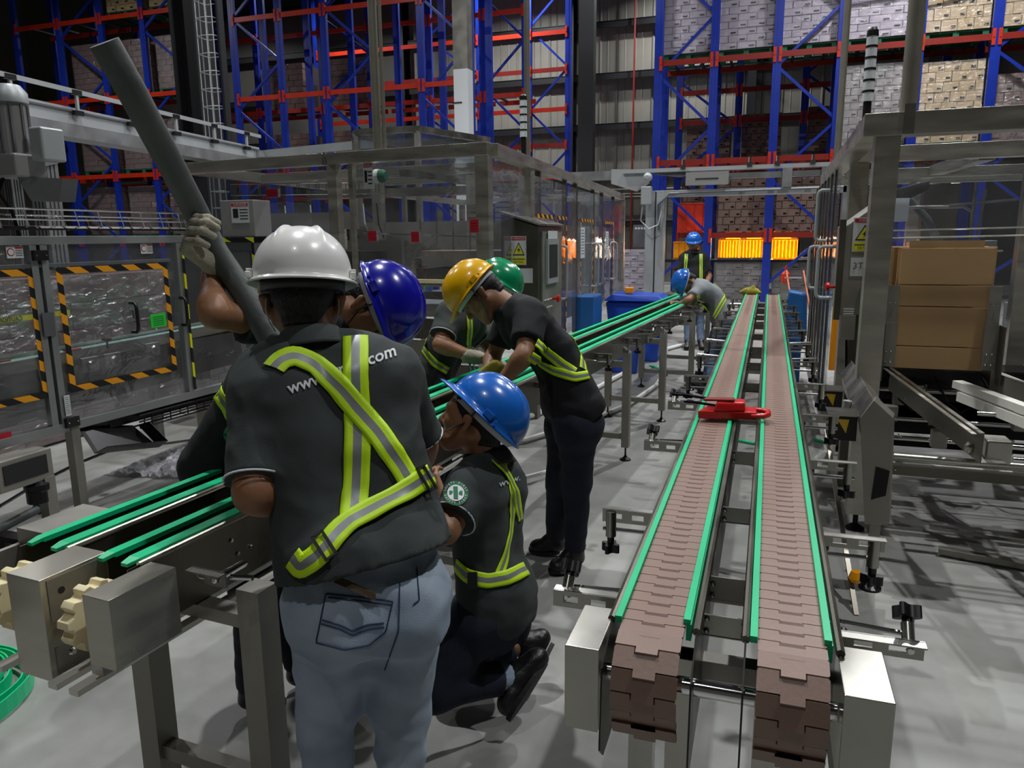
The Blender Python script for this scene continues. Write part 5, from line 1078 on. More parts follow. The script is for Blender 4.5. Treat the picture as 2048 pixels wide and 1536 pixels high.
def helmet(parent,c,f,u,color,strap=True,scale=1.0,band='trim_white',ridges=3):
    u=unit(u); f=unit(np.array(f)-u*(np.array(f)@u)); r=np.cross(f,u); c=np.array(c,float); sc=scale
    nph,nt=72,18; rings=[]; 
    def P(x,y,z): return c+(r*x+f*y+u*z)*sc
    for i in range(nt+1):
        t=i/nt*math.pi/2; row=[]
        for k in range(nph):
            ph=2*math.pi*k/nph; st=math.sin(t)**0.92; x=0.112*st*math.sin(ph); y=0.138*st*math.cos(ph); z=0.122*math.cos(t)**0.88
            rid=0
            if ridges:
                fade=min(1,max(0,(z-0.035)/0.05))*min(1,max(0,(0.118-abs(y))/0.05))
                spread=0.030+0.030*(0.0-y)/0.13 if y<0 else 0.030+0.028*y/0.13
                for x0 in ([-spread,0,spread] if ridges==3 else [-spread,spread]): rid+=0.0075*math.exp(-((x-x0)/0.0075)**2)
                rid*=fade
            row.append(P(x*(1+rid*1.5),y*(1+rid*1.5),z+rid))
        rings.append(row)
    for (e,dz) in ((0.004,-0.004),(0.012,-0.009),(0.014,-0.012)):
        row=[]
        for k in range(nph):
            ph=2*math.pi*k/nph; pk=max(0,math.cos(ph))**2.2*0.042*(e/0.014); x=(0.112+e)*math.sin(ph); y=(0.138+e*0.8)*math.cos(ph)+pk; row.append(P(x,y,dz-pk*0.25))
        rings.append(row)
    V=[v for row in rings for v in row]; F=[]
    for i in range(len(rings)-1):
        for k in range(nph): a=i*nph+k; b=i*nph+(k+1)%nph; F.append((a,a+nph,b+nph,b) if True else None)
    h=npobj('helmet',V,F,color,parent); md=h.modifiers.new('s','SOLIDIFY'); md.thickness=0.0035*sc; md.offset=-1
    b=B()
    for sx in (-1,1):
        R=Matrix(np.array([r,f,u]).T.tolist()); b=B(); b.box(P(sx*0.117,-0.03,0.010),(0.014*sc,0.034*sc,0.022*sc),R); b.box(P(sx*0.118,-0.062,0.006),(0.012*sc,0.008*sc,0.012*sc),R)
        b.build('slot_cap',color,h,bevel=0.002)
    # head band inside
    rb=[[P(rr*math.sin(a)*0.098,math.cos(a)*0.12*rr,z) for a in [2*math.pi*k/32 for k in range(32)]] for rr,z in ((1,0.0),(1,-0.030),(0.97,-0.030),(0.97,0.0))]
    Vb=[v for row in rb for v in row]; Fb=[(i*32+k,i*32+(k+1)%32,((i+1)%4)*32+(k+1)%32,((i+1)%4)*32+k) for i in range(4) for k in range(32)]
    npobj('head_band',Vb,Fb,band,h)
    if strap:
        for sx in (-1,1):
            B().tube([P(sx*0.108,0.01,0.0),P(sx*0.094,0.012,-0.06),P(sx*0.075,0.045,-0.125),P(sx*0.03,0.066,-0.158),P(0,0.068,-0.162)],0.008,8,sy=0.3).build('chin_strap','black_plastic',h)
    return h
def head_sdf(c,f,u,neck):
    u=unit(u); f=unit(np.array(f)-u*(np.array(f)@u)); r=np.cross(f,u); c=np.array(c,float)
    P=lambda x,y,z: c+r*x+f*y+u*z
    s=SDF(0.018); R=rot(r,f,u)
    s.ell(P(0,-0.008,0.035),R,(0.077,0.097,0.088)); s.cap(P(0,0.030,0.0),P(0,0.052,-0.075),0.066,0.034)
    for sx in(-1,1):
        s.cap(P(sx*0.045,0.0,-0.035),P(sx*0.02,0.055,-0.083),0.036,0.026); s.cap(P(sx*0.034,0.062,-0.015),P(sx*0.05,0.03,-0.01),0.020,0.022)   # jaw, cheek
        s.cap(P(sx*0.012,0.088,0.028),P(sx*0.046,0.070,0.026),0.011,0.010,k=0.012)
        s.cap(P(sx*0.087,-0.010,0.008),P(sx*0.082,0.0,-0.030),0.016,0.010,k=0.006,flat=(r,1.8)); s.cap(P(sx*0.097,-0.020,0.012),P(sx*0.088,-0.010,-0.024),0.010,0.008,k=0.006)
        s.subs.append((P(sx*0.031,0.092,0.010),0.012,0.012))
        s.cap(P(sx*0.007,0.096,-0.028),P(sx*0.013,0.086,-0.031),0.008,0.007,k=0.006)
    s.cap(P(0,0.086,0.016),P(0,0.107,-0.022),0.009,0.012,k=0.010)
    s.cap(P(-0.019,0.080,-0.052),P(0.019,0.080,-0.052),0.0075,0.0075,k=0.006); s.cap(P(-0.014,0.081,-0.062),P(0.014,0.081,-0.062),0.0085,0.0085,k=0.006)
    s.cap(P(0,0.070,-0.090),P(0,0.068,-0.092),0.020,0.018)
    s.cap(P(0,-0.030,-0.03),np.array(neck),0.056,0.060,k=0.03)
    return s,P,(r,f,u)
def hand_sdf(w,d,n,side,curl,scale=1.0,fat=1.0,thumb=0.6):
    """w wrist, d direction wrist->knuckles, n palm normal (fingers curl towards n), side: +1 thumb on +lat"""
    d=unit(d); n=unit(np.array(n)-d*(np.array(n)@d)); lat=np.cross(d,n)*side; w=np.array(w,float); s=SDF(0.010); q=scale
    for k in range(4): s.cap(w+lat*(0.024-0.014*k)*q,w+d*0.085*q+lat*(0.030-0.020*k)*q,0.016*q*fat,0.0125*q*fat)
    L=[(0.042,0.026,0.022),(0.046,0.030,0.024),(0.042,0.028,0.022),(0.033,0.022,0.019)]
    for k in range(4):
        p=w+d*0.088*q*(1-0.03*abs(k-1.2))+lat*(0.031-0.0205*k)*q; a=0; rr=0.0092*q*fat
        for j in range(3):
            a+=curl[j] if isinstance(curl,(list,tuple)) else curl
            v=d*math.cos(a)+n*math.sin(a); e=p+v*L[k][j]*q; s.cap(p,e,rr,rr*0.93,k=0.006); p=e; rr*=0.93
    b=w+d*0.022*q+lat*0.026*q+n*0.006; e1=b+unit(d*0.55+lat*0.65+n*0.35*thumb)*0.045*q; e2=e1+unit(d*0.6+lat*(0.25-0.6*thumb)+n*0.7*thumb)*0.034*q; e3=e2+unit(d*0.5+lat*(-0.5*thumb)+n*0.6*thumb)*0.026*q
    s.cap(b,e1,0.016*q*fat,0.012*q*fat,k=0.012); s.cap(e1,e2,0.0118*q*fat,0.0108*q*fat,k=0.006); s.cap(e2,e3,0.0106*q*fat,0.0095*q*fat,k=0.006)
    return s
ST=np.diag([1.0,1.0,1.5])
def person(label,J,c):
    """J: joints; c: clothing"""
    A=lambda k: np.array(J[k],float)
    h=c.get('h',0.010); root=A('root'); t=thing('person',label,'person',tuple(root))
    N,Pv=A('neck'),A('pelvis'); mid=A('mid'); shL,shR,hL,hR=A('shL'),A('shR'),A('hipL'),A('hipR'); g=c.get('girth',1.0)
    lt=unit(shR-shL); lb=unit(hR-hL); ch=N*0.72+mid*0.28; ch2=N*0.35+mid*0.65
    fr=unit(np.cross(N-Pv,lt)) ; flat=(fr,1.18)
    def torso(s,o=0.0,low=True):
        for sx,sh,hp in ((-1,shL,hL),(1,shR,hR)):
            i0=N*0.45+sh*0.55-unit(N-Pv)*0.0; c1=ch+lt*sx*0.085*g-unit(N-Pv)*0.03; c2=mid+lt*sx*0.062*g; c3=Pv+lb*sx*0.068*g-unit(N-Pv)*0.03
            s.cap(N-unit(N-mid)*0.02,sh-lt*sx*0.012,0.052+o,0.062+o,k=0.05); s.cap(i0,c1,0.07+o,0.105*g+o,flat,k=0.05); s.cap(c1,c2,0.105*g+o,0.098*g+o,flat,k=0.05); s.cap(c2,c3,0.098*g+o,0.118*g+o,flat,k=0.05)
    body=SDF(0.03); torso(body,-0.045)
    for S_ in ('L','R'):
        sh,el,wr=A('sh'+S_),A('el'+S_),A('wr'+S_); m_=c.get('arm',1.0); body.cap(sh,el,0.050*m_,0.038*m_,k=0.03); el2=el*0.8+wr*0.2; body.cap(el,el2,0.037*m_,0.040*m_,k=0.02); body.cap(el2,wr,0.040*m_,0.026*m_,k=0.02)
        hp,kn,an=A('hip'+S_),A('kn'+S_),A('an'+S_); body.cap(hp,kn,0.075,0.050); body.cap(kn,an,0.048,0.034)
    Vb,Fb=body.mesh(c.get('hb',0.014)); skin=c.get('skin','skin')
    hs,HP,(r,f,u)=head_sdf(A('head'),J['f'],J['u'],N); Vh,Fh=hs.mesh(c.get('hh',0.0055))
    V=[Vb,Vh]; F=[Fb,Fh+len(Vb)]; cnt=len(Vb)+len(Vh)
    for S_ in ('L','R'):
        if 'hand'+S_ in J and not c.get('glove'+S_):
            w,d,n,side,curl=J['hand'+S_]; hd=hand_sdf(w,d,n,side,curl); a,b=hd.mesh(c.get('hg',0.006)); V.append(a); F.append(b+cnt); cnt+=len(a)
    bo=npobj('body',np.concatenate(V),np.concatenate(F),skin,t)
    for sx in (-1,1):
        if c.get('hh',0.0055)<0.008: B().lathe([(0.0001,0.0),(0.006,0.0015),(0.0095,0.005),(0.0095,0.006)],HP(sx*0.031,0.085,0.010),tuple(-f),10).build('eye','ink',t,smooth=True)
    hr=SDF(0.01); hr.ell(HP(0,-0.012,0.035),rot(r,f,u),(0.081,0.1035,0.094)); hr.cap(HP(0,-0.055,0.0),HP(0,-0.060,-0.045),0.062,0.046,flat=(r,0.93)); hr.cut(HP(0,0.045,0.03),f*1.0-u*0.35); hr.cut(HP(0,-0.04,-0.068),-u-f*0.15); hr.cut(HP(0,0.012,0),f*0.9-u*0.75)
    hr.fold=lambda P:0.0012*noise3(P,260,3); a,b=hr.mesh(max(0.005,c.get('hh',0.005))); npobj('hair',a,b,'hair',t)
    for S_ in ('L','R'):
        if c.get('glove'+S_):
            w,d,n,side,curl=J['hand'+S_]; w=np.array(w,float); hd=hand_sdf(w,d,n,side,curl,c.get('gs',1.08),c.get('gf',1.22),thumb=c.get('thumb',0.6)); dd=unit(d); hd.cap(w-dd*0.045,w+dd*0.01,0.036,0.034,k=0.02)
            hd.fold=lambda P:0.0012*noise3(P,180,5); a,b=hd.mesh(0.0045); npobj('glove',a,b,c['glove'+S_],t)
    # shirt
    st=SDF(0.03); torso(st,0.004); st.cap(Pv+lb*0.055*g-fr*0.035+unit(N-Pv)*0.03,Pv-lb*0.055*g-fr*0.035+unit(N-Pv)*0.03,0.104*g,0.104*g,k=0.05); st.cap(Pv+lb*0.06*g-fr*0.03-unit(N-Pv)*0.05,Pv-lb*0.06*g-fr*0.03-unit(N-Pv)*0.05,0.108*g,0.108*g,k=0.05); sls=[]
    for S_ in ('L','R'):
        sh,el=A('sh'+S_),A('el'+S_); fr_=c.get('sleeve',0.62); a_=unit(el-sh); e=sh+(el-sh)*fr_; q=SDF(0.03); q.cap(sh,e+a_*0.05,c.get('slr',0.066),c.get('slr',0.066)+0.003); sls.append((q,sh,a_,np.linalg.norm(el-sh)*fr_))
    amp=c.get('fold',0.004); sd=len(label); ax=unit(N-Pv); tor=st.dist
    def comb(P,cutit):
        d=tor(P)
        for q,sh,a_,L in sls:
            e=q.dist(P)
            if cutit: e=np.maximum(e,(P-sh)@a_-L)
            h_=np.clip(0.5+0.5*(d-e)/0.03,0,1); d=d*(1-h_)+e*h_-0.03*h_*(1-h_)
        return d+amp*(1.5*np.abs(noise3(P@ST,20,sd))-0.6)+amp*0.7*(np.abs(noise3(P@ST,46,sd+1))*1.3-0.5)
    st.dist=lambda P: comb(P,False)
    hem=Pv+ax*c.get('hem',-0.07); hn=unit(c['hemn']) if 'hemn' in c else ax
    def full(P):
        d=comb(P,True); d=np.maximum(d,-(P-hem)@hn); q=P-N; rr=np.linalg.norm(q-(q@ax)[:,None]*ax,axis=1)
        return np.maximum(d,np.where(q@ax>0.045,0.050-rr,-1.0))
    st.full=full
    lo0,hi0=st.bounds(); bs=[(lo0,hi0)]+[q.bounds() for q,_,_,_ in sls]; st.bounds=lambda: (np.min([x[0] for x in bs],0),np.max([x[1] for x in bs],0))
    a,b=st.mesh(h); so=npobj('shirt',a,b,c['shirt'],t)
    # sleeve hems and collar
    for S_ in ('L','R'):
        sh,el=A('sh'+S_),A('el'+S_); e=sh+(el-sh)*c.get('sleeve',0.62); a_=unit(el-sh); x=unit(np.cross(a_,[0.1,0.2,1])); y=np.cross(a_,x)
        ring=[e+(x*math.cos(k*math.pi/14)+y*math.sin(k*math.pi/14))*0.09 for k in range(29)]; ring=np.array(ring); sq=sls['LR'.index(S_)][0]; ring=sq.cast(ring,e-ring); ring=ring+(ring-e)*0.02; 
        if c.get('trim'):
            B().tube([tuple(p) for p in (ring-a_*0.001)],0.0026,6,cap=False).build('sleeve_trim',c['trim'],so)
    if c.get('collar',True):
        hu=unit(A('head')-N)*0.6+ax*0.4; hu=unit(hu); x=lt; y=np.cross(hu,x); rings=[]; cb=N+ax*c.get('cup',0.004)
        for (rad,zz) in ((0.072,-0.02),(0.068,0.02),(0.066,0.042),(0.071,0.045),(0.081,0.026),(0.094,-0.004),(0.096,-0.012)):
            rings.append([cb+x*rad*math.cos(k*math.pi/16)+y*rad*math.sin(k*math.pi/16)+hu*(zz-0.012*math.sin(k*math.pi/16)*(1 if c.get('cflip',1)>0 else -1)) for k in range(33)])
        Vc=[p for r_ in rings for p in r_]; Fc=[(i*33+k,i*33+k+1,(i+1)*33+k+1,(i+1)*33+k) for i in range(6) for k in range(32)]
        co=npobj('collar',Vc,Fc,c['shirt'],t); co.modifiers.new('s','SOLIDIFY').thickness=0.003
        if c.get('trim'): B().tube([tuple(p) for p in rings[5]],0.002,5,cap=False).build('collar_trim',c['trim'],co)
    # trousers
    tr=SDF(0.03)
    for sx,S_ in ((-1,'L'),(1,'R')):
        hp,kn,an=A('hip'+S_),A('kn'+S_),A('an'+S_); tr.cap(Pv+ax*0.04+lb*sx*0.05*g,hp,0.093*g,0.105*g,k=0.05); tr.cap(hp,kn,0.094*g,0.068,k=0.04); tr.cap(kn,an,0.066,0.053,k=0.03)
        s_=-fr; tr.cap(Pv+lb*sx*0.06+s_*0.028-ax*0.09,Pv+lb*sx*0.06+s_*0.028-ax*0.12,0.080*g,0.078*g,k=0.04)
    fa=c.get('jfold',0.005); tr.fold=lambda P: fa*(1.5*np.abs(noise3(P@np.diag([0.7,0.7,1.6]),24,sd+4))-0.5)+fa*0.45*noise3(P,70,sd+6)
    top=Pv+ax*c.get('top',0.03); ll=[(A('kn'+S_),A('an'+S_)) for S_ in ('L','R')]
    def tf(P):
        d=np.maximum(tr.dist(P),(P-top)@ax)
        for kn,an in ll:
            a_=unit(an-kn); L=np.linalg.norm(an-kn)*c.get('cuff',0.98); q=P-kn; tt=q@a_; rad=np.linalg.norm(q-tt[:,None]*a_,axis=1); d=np.where((rad<0.1)&(tt>0.1),np.maximum(d,tt-L),d)
        return d
    tr.full=tf; a,b=tr.mesh(c.get('hj',h)); npobj('trousers',a,b,c['trousers'],t)
    if c.get('belt'):
        pc=Pv+ax*0.06; pts=[pc+(lt*math.cos(k*math.pi/14)+fr*math.sin(k*math.pi/14))*0.22 for k in range(29)]
    # shoes
    for S_ in ('L','R'):
        an,to=A('an'+S_),A('toe'+S_); hl=A('heel'+S_) if 'heel'+S_ in J else an-unit(to-an)*0.0+np.array((0,0,-0.05)); 
        sdn=unit(J['sole'+S_]) if 'sole'+S_ in J else np.array((0,0,-1.0)); fw=unit((to-hl)-sdn*((to-hl)@sdn)); s=SDF(0.02); la=np.cross(fw,sdn)
        s.cap(hl-sdn*0.012-fw*0.015,to-sdn*0.010-fw*0.03,0.036,0.040,flat=(sdn,1.1)); s.cap(to-sdn*0.008-fw*0.05,to-sdn*0.004-fw*0.03,0.047,0.043,flat=(sdn,1.2)); s.cap(hl-sdn*0.02,an,0.038,0.042); s.cap(an,an+(an-hl)*0.3,0.042,0.044); s.cap((an+hl)/2+fw*0.04,to-fw*0.08-sdn*0.03,0.038,0.03)
        s.cut(hl+sdn*0.020,sdn); a,b=s.mesh(max(0.007,h*0.7)); sho=npobj('shoe',a,b,'leather',t)
        Lf=np.linalg.norm(to-hl)+0.04; cpt=(hl+to)/2+sdn*0.022; ol=[]
        for k in range(24):
            a_=2*math.pi*k/24; y=math.cos(a_)*Lf/2; w=0.043*math.sin(a_)*(1+0.15*math.cos(a_)); ol.append(tuple(cpt+fw*y+la*w-sdn*0.012))
        B().prism(ol,tuple(sdn*0.016)).build('sole','black_rubber',sho)
    helmet(t,c.get('hc',HP(*c.get('hpos',(0,0.0,0.052)))),c.get('hf',f),c.get('hu',u),c['helmet'],c.get('strap',True),c.get('hscale',1.0),c.get('band','trim_white'),c.get('ridges',3))
    return t,st,tr,dict(HP=HP,r=r,f=f,u=u,ax=ax,lt=lt,fr=fr,N=N,Pv=Pv,body=bo,shirt=so)
HM=['hi_vis','reflective']

VD=lambda p: unit(np.array(p)-np.array((0,0,1.62)))
# 1: big man seen from behind in the white helmet
J=dict(root=(-0.924,1.451,0),head=(-1.111,1.635,1.46),f=(-0.50,0.84,-0.16),u=(-0.06,0.16,0.98),neck=(-1.056,1.587,1.349),mid=(-0.939,1.514,1.115),pelvis=(-0.841,1.43,0.864),  # joints and strap paths below: coordinates baked from image pixels at judged depths
 shL=(-1.147,1.497,1.27),shR=(-0.888,1.675,1.289),hipL=(-0.904,1.384,0.796),hipR=(-0.776,1.459,0.792),
 elL=(-1.073,1.348,1.057),wrL=(-1.117,1.555,0.983),elR=(-0.866,1.766,1.072),wrR=(-0.966,1.837,0.903),
 knL=(-0.945,1.381,0.486),knR=(-0.798,1.471,0.471),anL=(-0.951,1.36,0.09),anR=(-0.8,1.442,0.09),toeL=(-1.116,1.494,0.03),toeR=(-0.93,1.573,0.03),
 handL=((-1.117,1.555,0.983),(-0.2,0.9,-0.1),(0,0,-1),-1,0.5),handR=((-0.966,1.837,0.903),(-0.6,0.7,-0.1),(0,0,-1),1,0.5))
C1=dict(h=0.0075,jfold=0.008,hb=0.014,hh=0.005,shirt='shirt_grey',trousers='denim_light',helmet='helmet_white',trim='trim_white',girth=1.10,sleeve=0.90,fold=0.007,slr=0.068,arm=1.32,hem=0.028,hemn=tuple(0.97*CU-0.22*CR),top=0.085,jf=1,strap=False,hscale=1.06,hpos=(0,0.0,0.058),tilt=0.05,cflip=-1,band='black_plastic',ridges=2)
p1,s1,t1,k1=person('man in a white helmet seen from behind, dark grey polo, lime harness and pale jeans',J,C1)
vd=VD((-0.887,1.431,1.149))
def strap(p,s,pts,w,vd,name='harness_strap',mats=HM,n=40,off=0.005,prof=(0,0,1,1,0,0)): return ribbon(s,pts,w,p,name,mats,vd,off,n,6,prof)
H1=thing('reflective_harness','x','harness',tuple(p1.location)); H1.parent=p1; H1.location=(0,0,0); del H1['category']; del H1['label']
strap(H1,s1,[(-0.826,1.399,1.415),(-0.821,1.382,1.323),(-0.811,1.363,1.218),(-0.798,1.326,1.12),(-0.79,1.29,1.04)],0.060,vd)
strap(H1,s1,[(-1.012,1.364,1.341),(-0.986,1.355,1.361),(-0.946,1.35,1.375),(-0.91,1.359,1.357),(-0.852,1.368,1.308),(-0.817,1.371,1.265),(-0.771,1.376,1.213),(-0.727,1.377,1.15),(-0.694,1.378,1.097)],0.055,vd,off=0.008)
strap(H1,s1,[(-0.688,1.446,1.104),(-0.719,1.366,1.081),(-0.753,1.308,1.065),(-0.806,1.284,1.035),(-0.833,1.267,0.999),(-0.867,1.269,0.961),(-0.919,1.287,0.923),(-0.982,1.349,0.911)],0.050,vd,off=0.011)
for c_ in ((-0.863,1.295,0.974),(-0.682,1.405,1.104)):
    q=s1.cast(np.array([c_]),None); n_=s1.grad(q)[0]; q=q[0]+n_*0.014; x=unit(np.array(c_)-np.array((-0.797,1.33,1.035))); y=np.cross(n_,x); R=Matrix(np.array([unit(x-n_*(x@n_)),unit(y),n_]).T.tolist())
    b=B()
    for (dx,dy,sx,sy) in ((-.012,0,.006,.062),(.012,0,.006,.062),(0,-.03,.03,.005),(0,.03,.03,.005)): b.box(V3(q)+R@Vector((dx,dy,0)),(sx,sy,.004),R)
    b.build('buckle','black_plastic',p1,kind='stuff')
def cloth_text(s,p,txt,size,c0,xd,yd,vd,m,bold=0.0,bend=0,off=0.004,name='lettering'):
    vs,fs=text_verts(txt,size,bold); xd=unit(xd); yd=unit(yd); P=np.array([np.array(c0)+xd*v[0]+yd*(v[1]-bend*v[0]**2) for v in vs]); Q=s.cast(P,None); Q=s.snap(Q,off); return npobj(name,Q,fs,m,p,False)
xd=np.array((-0.763,1.412,1.373))-np.array((-0.945,1.337,1.309))
cloth_text(s1,p1,'www.',0.036,(-0.919,1.347,1.318),xd,CU*0.95-CR*.26,vd,'trim_white',0.0006)
cloth_text(s1,p1,'sgro',0.036,(-0.854,1.375,1.343),xd,CU*0.95-CR*.26,vd,'trim_white',0.0006)
cloth_text(s1,p1,'n.com',0.036,(-0.783,1.404,1.369),xd,CU*0.97-CR*.2,vd,'trim_white',0.0006)
# belt end and pocket stitching
def on(s,pts,vd,off): return s.snap(s.cast(np.array(pts,float),None),off)
vj=VD((-0.765,1.294,0.81))
q=on(t1,[(-0.777,1.212,0.951),(-0.709,1.229,0.923),(-0.706,1.232,0.931),(-0.712,1.225,0.91),(-0.722,1.223,0.913),(-0.786,1.207,0.942)],vj,0.022); 
B().prism([tuple(x) for x in q[[0,1,3,5]]],tuple(CB*0.006)).build('belt_end','leather_brown',p1)
def stitch(s,p,pts,vd,r=0.0016,m='stitch',n=24,off=0.001):
    P=np.array(pts,float); u=np.linspace(0,len(P)-1,n); Q=np.stack([np.interp(u,range(len(P)),P[:,i]) for i in range(3)],-1); Q=s.snap(s.cast(Q,None),off); B().tube([tuple(x) for x in Q],r,5).build('seam',m,p)
pk=[(-0.804,1.197,0.922),(-0.676,1.237,0.907),(-0.686,1.221,0.848),(-0.717,1.205,0.821),(-0.762,1.188,0.812),(-0.817,1.172,0.827),(-0.804,1.197,0.922)]
stitch(t1,p1,pk,vj,n=60); stitch(t1,p1,[(-0.808,1.185,0.871),(-0.774,1.194,0.861),(-0.749,1.2,0.849),(-0.722,1.212,0.861),(-0.691,1.223,0.864)],vj); stitch(t1,p1,[(-0.81,1.183,0.864),(-0.773,1.193,0.853),(-0.749,1.198,0.841),(-0.721,1.21,0.853),(-0.69,1.222,0.856)],vj)
stitch(t1,p1,[(-0.799,1.197,0.915),(-0.679,1.234,0.9)],vj); stitch(t1,p1,[(-0.677,1.349,0.929),(-0.673,1.344,0.898),(-0.668,1.338,0.861),(-0.68,1.332,0.851)],vj); stitch(t1,p1,[(-0.665,1.248,0.943),(-0.662,1.23,0.85),(-0.684,1.206,0.772)],vj)
# mask loops over the ears
for sx in (-1,1): B().tube([tuple(k1['HP'](sx*0.088,-0.024,0.012)),tuple(k1['HP'](sx*0.088,-0.036,-0.02)),tuple(k1['HP'](sx*0.080,-0.03,-0.05)),tuple(k1['HP'](sx*0.072,0.02,-0.07))],0.0018,5).build('mask_loop','trim_white',p1)
# 2: man in the dark blue helmet beyond the conveyor, holding the tube
R_,U_=CR,CU
J=dict(root=(-1.729,1.97,0),head=(-1.217,2.143,1.389),f=tuple(0.37*CR-0.90*CU+0.1*CB),u=tuple(0.93*CR+0.37*CU),neck=(-1.33,2.073,1.34),mid=(-1.53,2.022,1.16),pelvis=(-1.708,2.014,0.893),
 shL=(-1.379,1.89,1.368),shR=(-1.533,2.213,1.204),hipL=(-1.68,1.937,0.84),hipR=(-1.743,2.095,0.774),elL=(-1.442,1.696,1.418),wrL=(-1.52,1.791,1.534),elR=(-1.499,2.26,0.961),wrR=(-1.337,2.184,0.849),
 knL=(-1.523,1.86,0.525),knR=(-1.517,1.993,0.482),anL=(-1.612,1.926,0.1),anR=(-1.536,2.096,0.1),toeL=(-1.546,1.982,0.03),toeR=(-1.461,2.136,0.03),
 handL=((-1.521,1.788,1.523),tuple(CU*0.95+0.10*CR),tuple(-0.25*CR-0.95*CB*1.0),1,(0.85,1.2,0.9)),handR=((-1.337,2.184,0.849),(0.5,0,-0.8),(0,0,-1),1,0.5))
J['handL']=((-1.491,1.783,1.554),tuple(-0.42*CR+0.50*CU+0.74*CB),tuple(CR+0.1*CB),1,(0.95,1.0,0.75))
C2=dict(h=0.010,hb=0.012,hh=0.005,shirt='shirt_black',trousers='denim_dark',helmet='helmet_navy',girth=1.0,sleeve=0.55,fold=0.006,hem=-0.08,gloveL='glove_cloth',thumb=0.1,gs=1.22,gf=1.15,tilt=0.0,band='alu_light',hscale=1.04)
p2,s2,t2,k2=person('man in a dark blue helmet bending over, arm raised to hold the grey tube',J,C2)
vd2=VD((-1.557,1.847,1.137))
strap(p2,s2,[(-1.516,1.766,1.201),(-1.496,1.764,1.158),(-1.459,1.766,1.107),(-1.415,1.773,1.071),(-1.372,1.782,1.042)],0.05,vd2)
B().tube([tuple(k2['HP'](-0.09,-0.01,0.02)),tuple(k2['HP'](-0.1,-0.05,0.05)),tuple(k2['HP'](-0.098,-0.085,0.05))],0.010,8).build('earmuff_arm','signal_white',p2)
B().lathe([(0.034,-0.004),(0.040,0.0),(0.040,0.004)],k2['HP'](0,0.105,-0.06),tuple(k2['f']),14).build('face_mask','mask',p2)
# 3: man in the yellow helmet
J=dict(root=(-0.888,3.414,0),head=(-1.245,3.235,1.353),f=tuple(-0.62*CR-0.78*CU),u=tuple(-0.78*CR+0.62*CU),neck=(-1.11,3.267,1.289),mid=(-0.939,3.319,1.102),pelvis=(-0.826,3.331,0.869),
 shL=(-1.187,3.477,1.231),shR=(-0.972,3.131,1.287),hipL=(-0.873,3.393,0.73),hipR=(-0.792,3.236,0.774),elL=(-1.272,3.45,1.032),wrL=(-1.25,3.318,0.981),elR=(-0.955,2.974,1.126),wrR=(-1.058,2.957,1.003),
 knL=(-0.908,3.388,0.452),knR=(-0.802,3.311,0.475),anL=(-0.96,3.508,0.1),anR=(-0.827,3.373,0.1),toeL=(-1.086,3.505,0.03),toeR=(-0.918,3.289,0.03),
 handL=((-1.25,3.318,0.981),(-0.3,-0.1,-0.2),(0,0,-1),1,0.5),handR=((-1.058,2.957,1.003),tuple(-0.55*CR-0.8*CU),(-.6,0,-.5),1,0.5))
C3=dict(h=0.011,hb=0.012,hh=0.0055,shirt='shirt_black',trousers='denim_dark',helmet='helmet_yellow',girth=1.02,sleeve=0.68,fold=0.006,hem=-0.10,gloveL='glove_yellow',cuff=0.96,trim=None)
p3,s3,t3,k3=person('man in a yellow helmet bending over the strips, black polo and dark jeans',J,C3)
vd3=VD((-0.849,3.161,1.128))
strap(p3,s3,[(-0.766,3.099,1.21),(-0.747,3.096,1.163),(-0.73,3.09,1.111),(-0.726,3.082,1.063)],0.045,vd3); strap(p3,s3,[(-0.893,2.944,1.189),(-0.846,2.951,1.148),(-0.784,2.962,1.097),(-0.734,2.972,1.066)],0.045,vd3)
strap(p3,s3,[(-0.913,2.926,1.135),(-0.863,2.936,1.102),(-0.812,2.947,1.073),(-0.733,2.969,1.046),(-0.695,3.035,1.046)],0.04,vd3,off=0.008)
# 4: man in the green helmet
J=dict(root=(-1.877,4.1,0),head=(-1.413,3.873,1.329),f=tuple(0.80*CR-0.55*CU+0.2*CB),u=tuple(0.45*CR+0.86*CU),neck=(-1.504,3.801,1.235),mid=(-1.647,3.755,1.039),pelvis=(-1.738,3.707,0.805),
 shL=(-1.631,3.977,1.153),shR=(-1.58,3.633,1.223),hipL=(-1.761,3.749,0.681),hipR=(-1.703,3.563,0.726),elL=(-1.473,3.996,0.983),wrL=(-1.359,3.8,0.892),elR=(-1.575,3.496,1.078),wrR=(-1.402,3.542,1.015),
 knL=(-1.683,3.689,0.369),knR=(-1.64,3.498,0.416),anL=(-1.639,3.712,0.1),anR=(-1.657,3.546,0.1),toeL=(-1.6,3.875,0.03),toeR=(-1.608,3.669,0.03),
 handL=((-1.359,3.8,0.892),(0.4,-0.1,-0.6),(0,0,-1),1,0.6),handR=((-1.397,3.544,1.015),tuple(CR*0.98-0.12*CU),tuple(-CU),1,(0.25,0.4,0.4)))
C4=dict(h=0.012,hb=0.013,hh=0.006,shirt='shirt_grey',trousers='denim_dark',helmet='helmet_green',girth=0.98,sleeve=0.70,fold=0.006,hem=-0.08,gloveR='glove_cloth',gloveL='glove_yellow',trim='trim_white')
p4,s4,t4,k4=person('man in a green helmet beyond the strips, reaching over with a pale glove',J,C4)
vd4=VD((-1.587,3.654,1.082))
strap(p4,s4,[(-1.424,3.53,1.252),(-1.415,3.514,1.158),(-1.419,3.492,1.058),(-1.424,3.472,0.971)],0.035,vd4); strap(p4,s4,[(-1.658,3.425,1.13),(-1.63,3.42,1.061),(-1.579,3.425,0.998),(-1.512,3.439,0.955)],0.04,vd4)
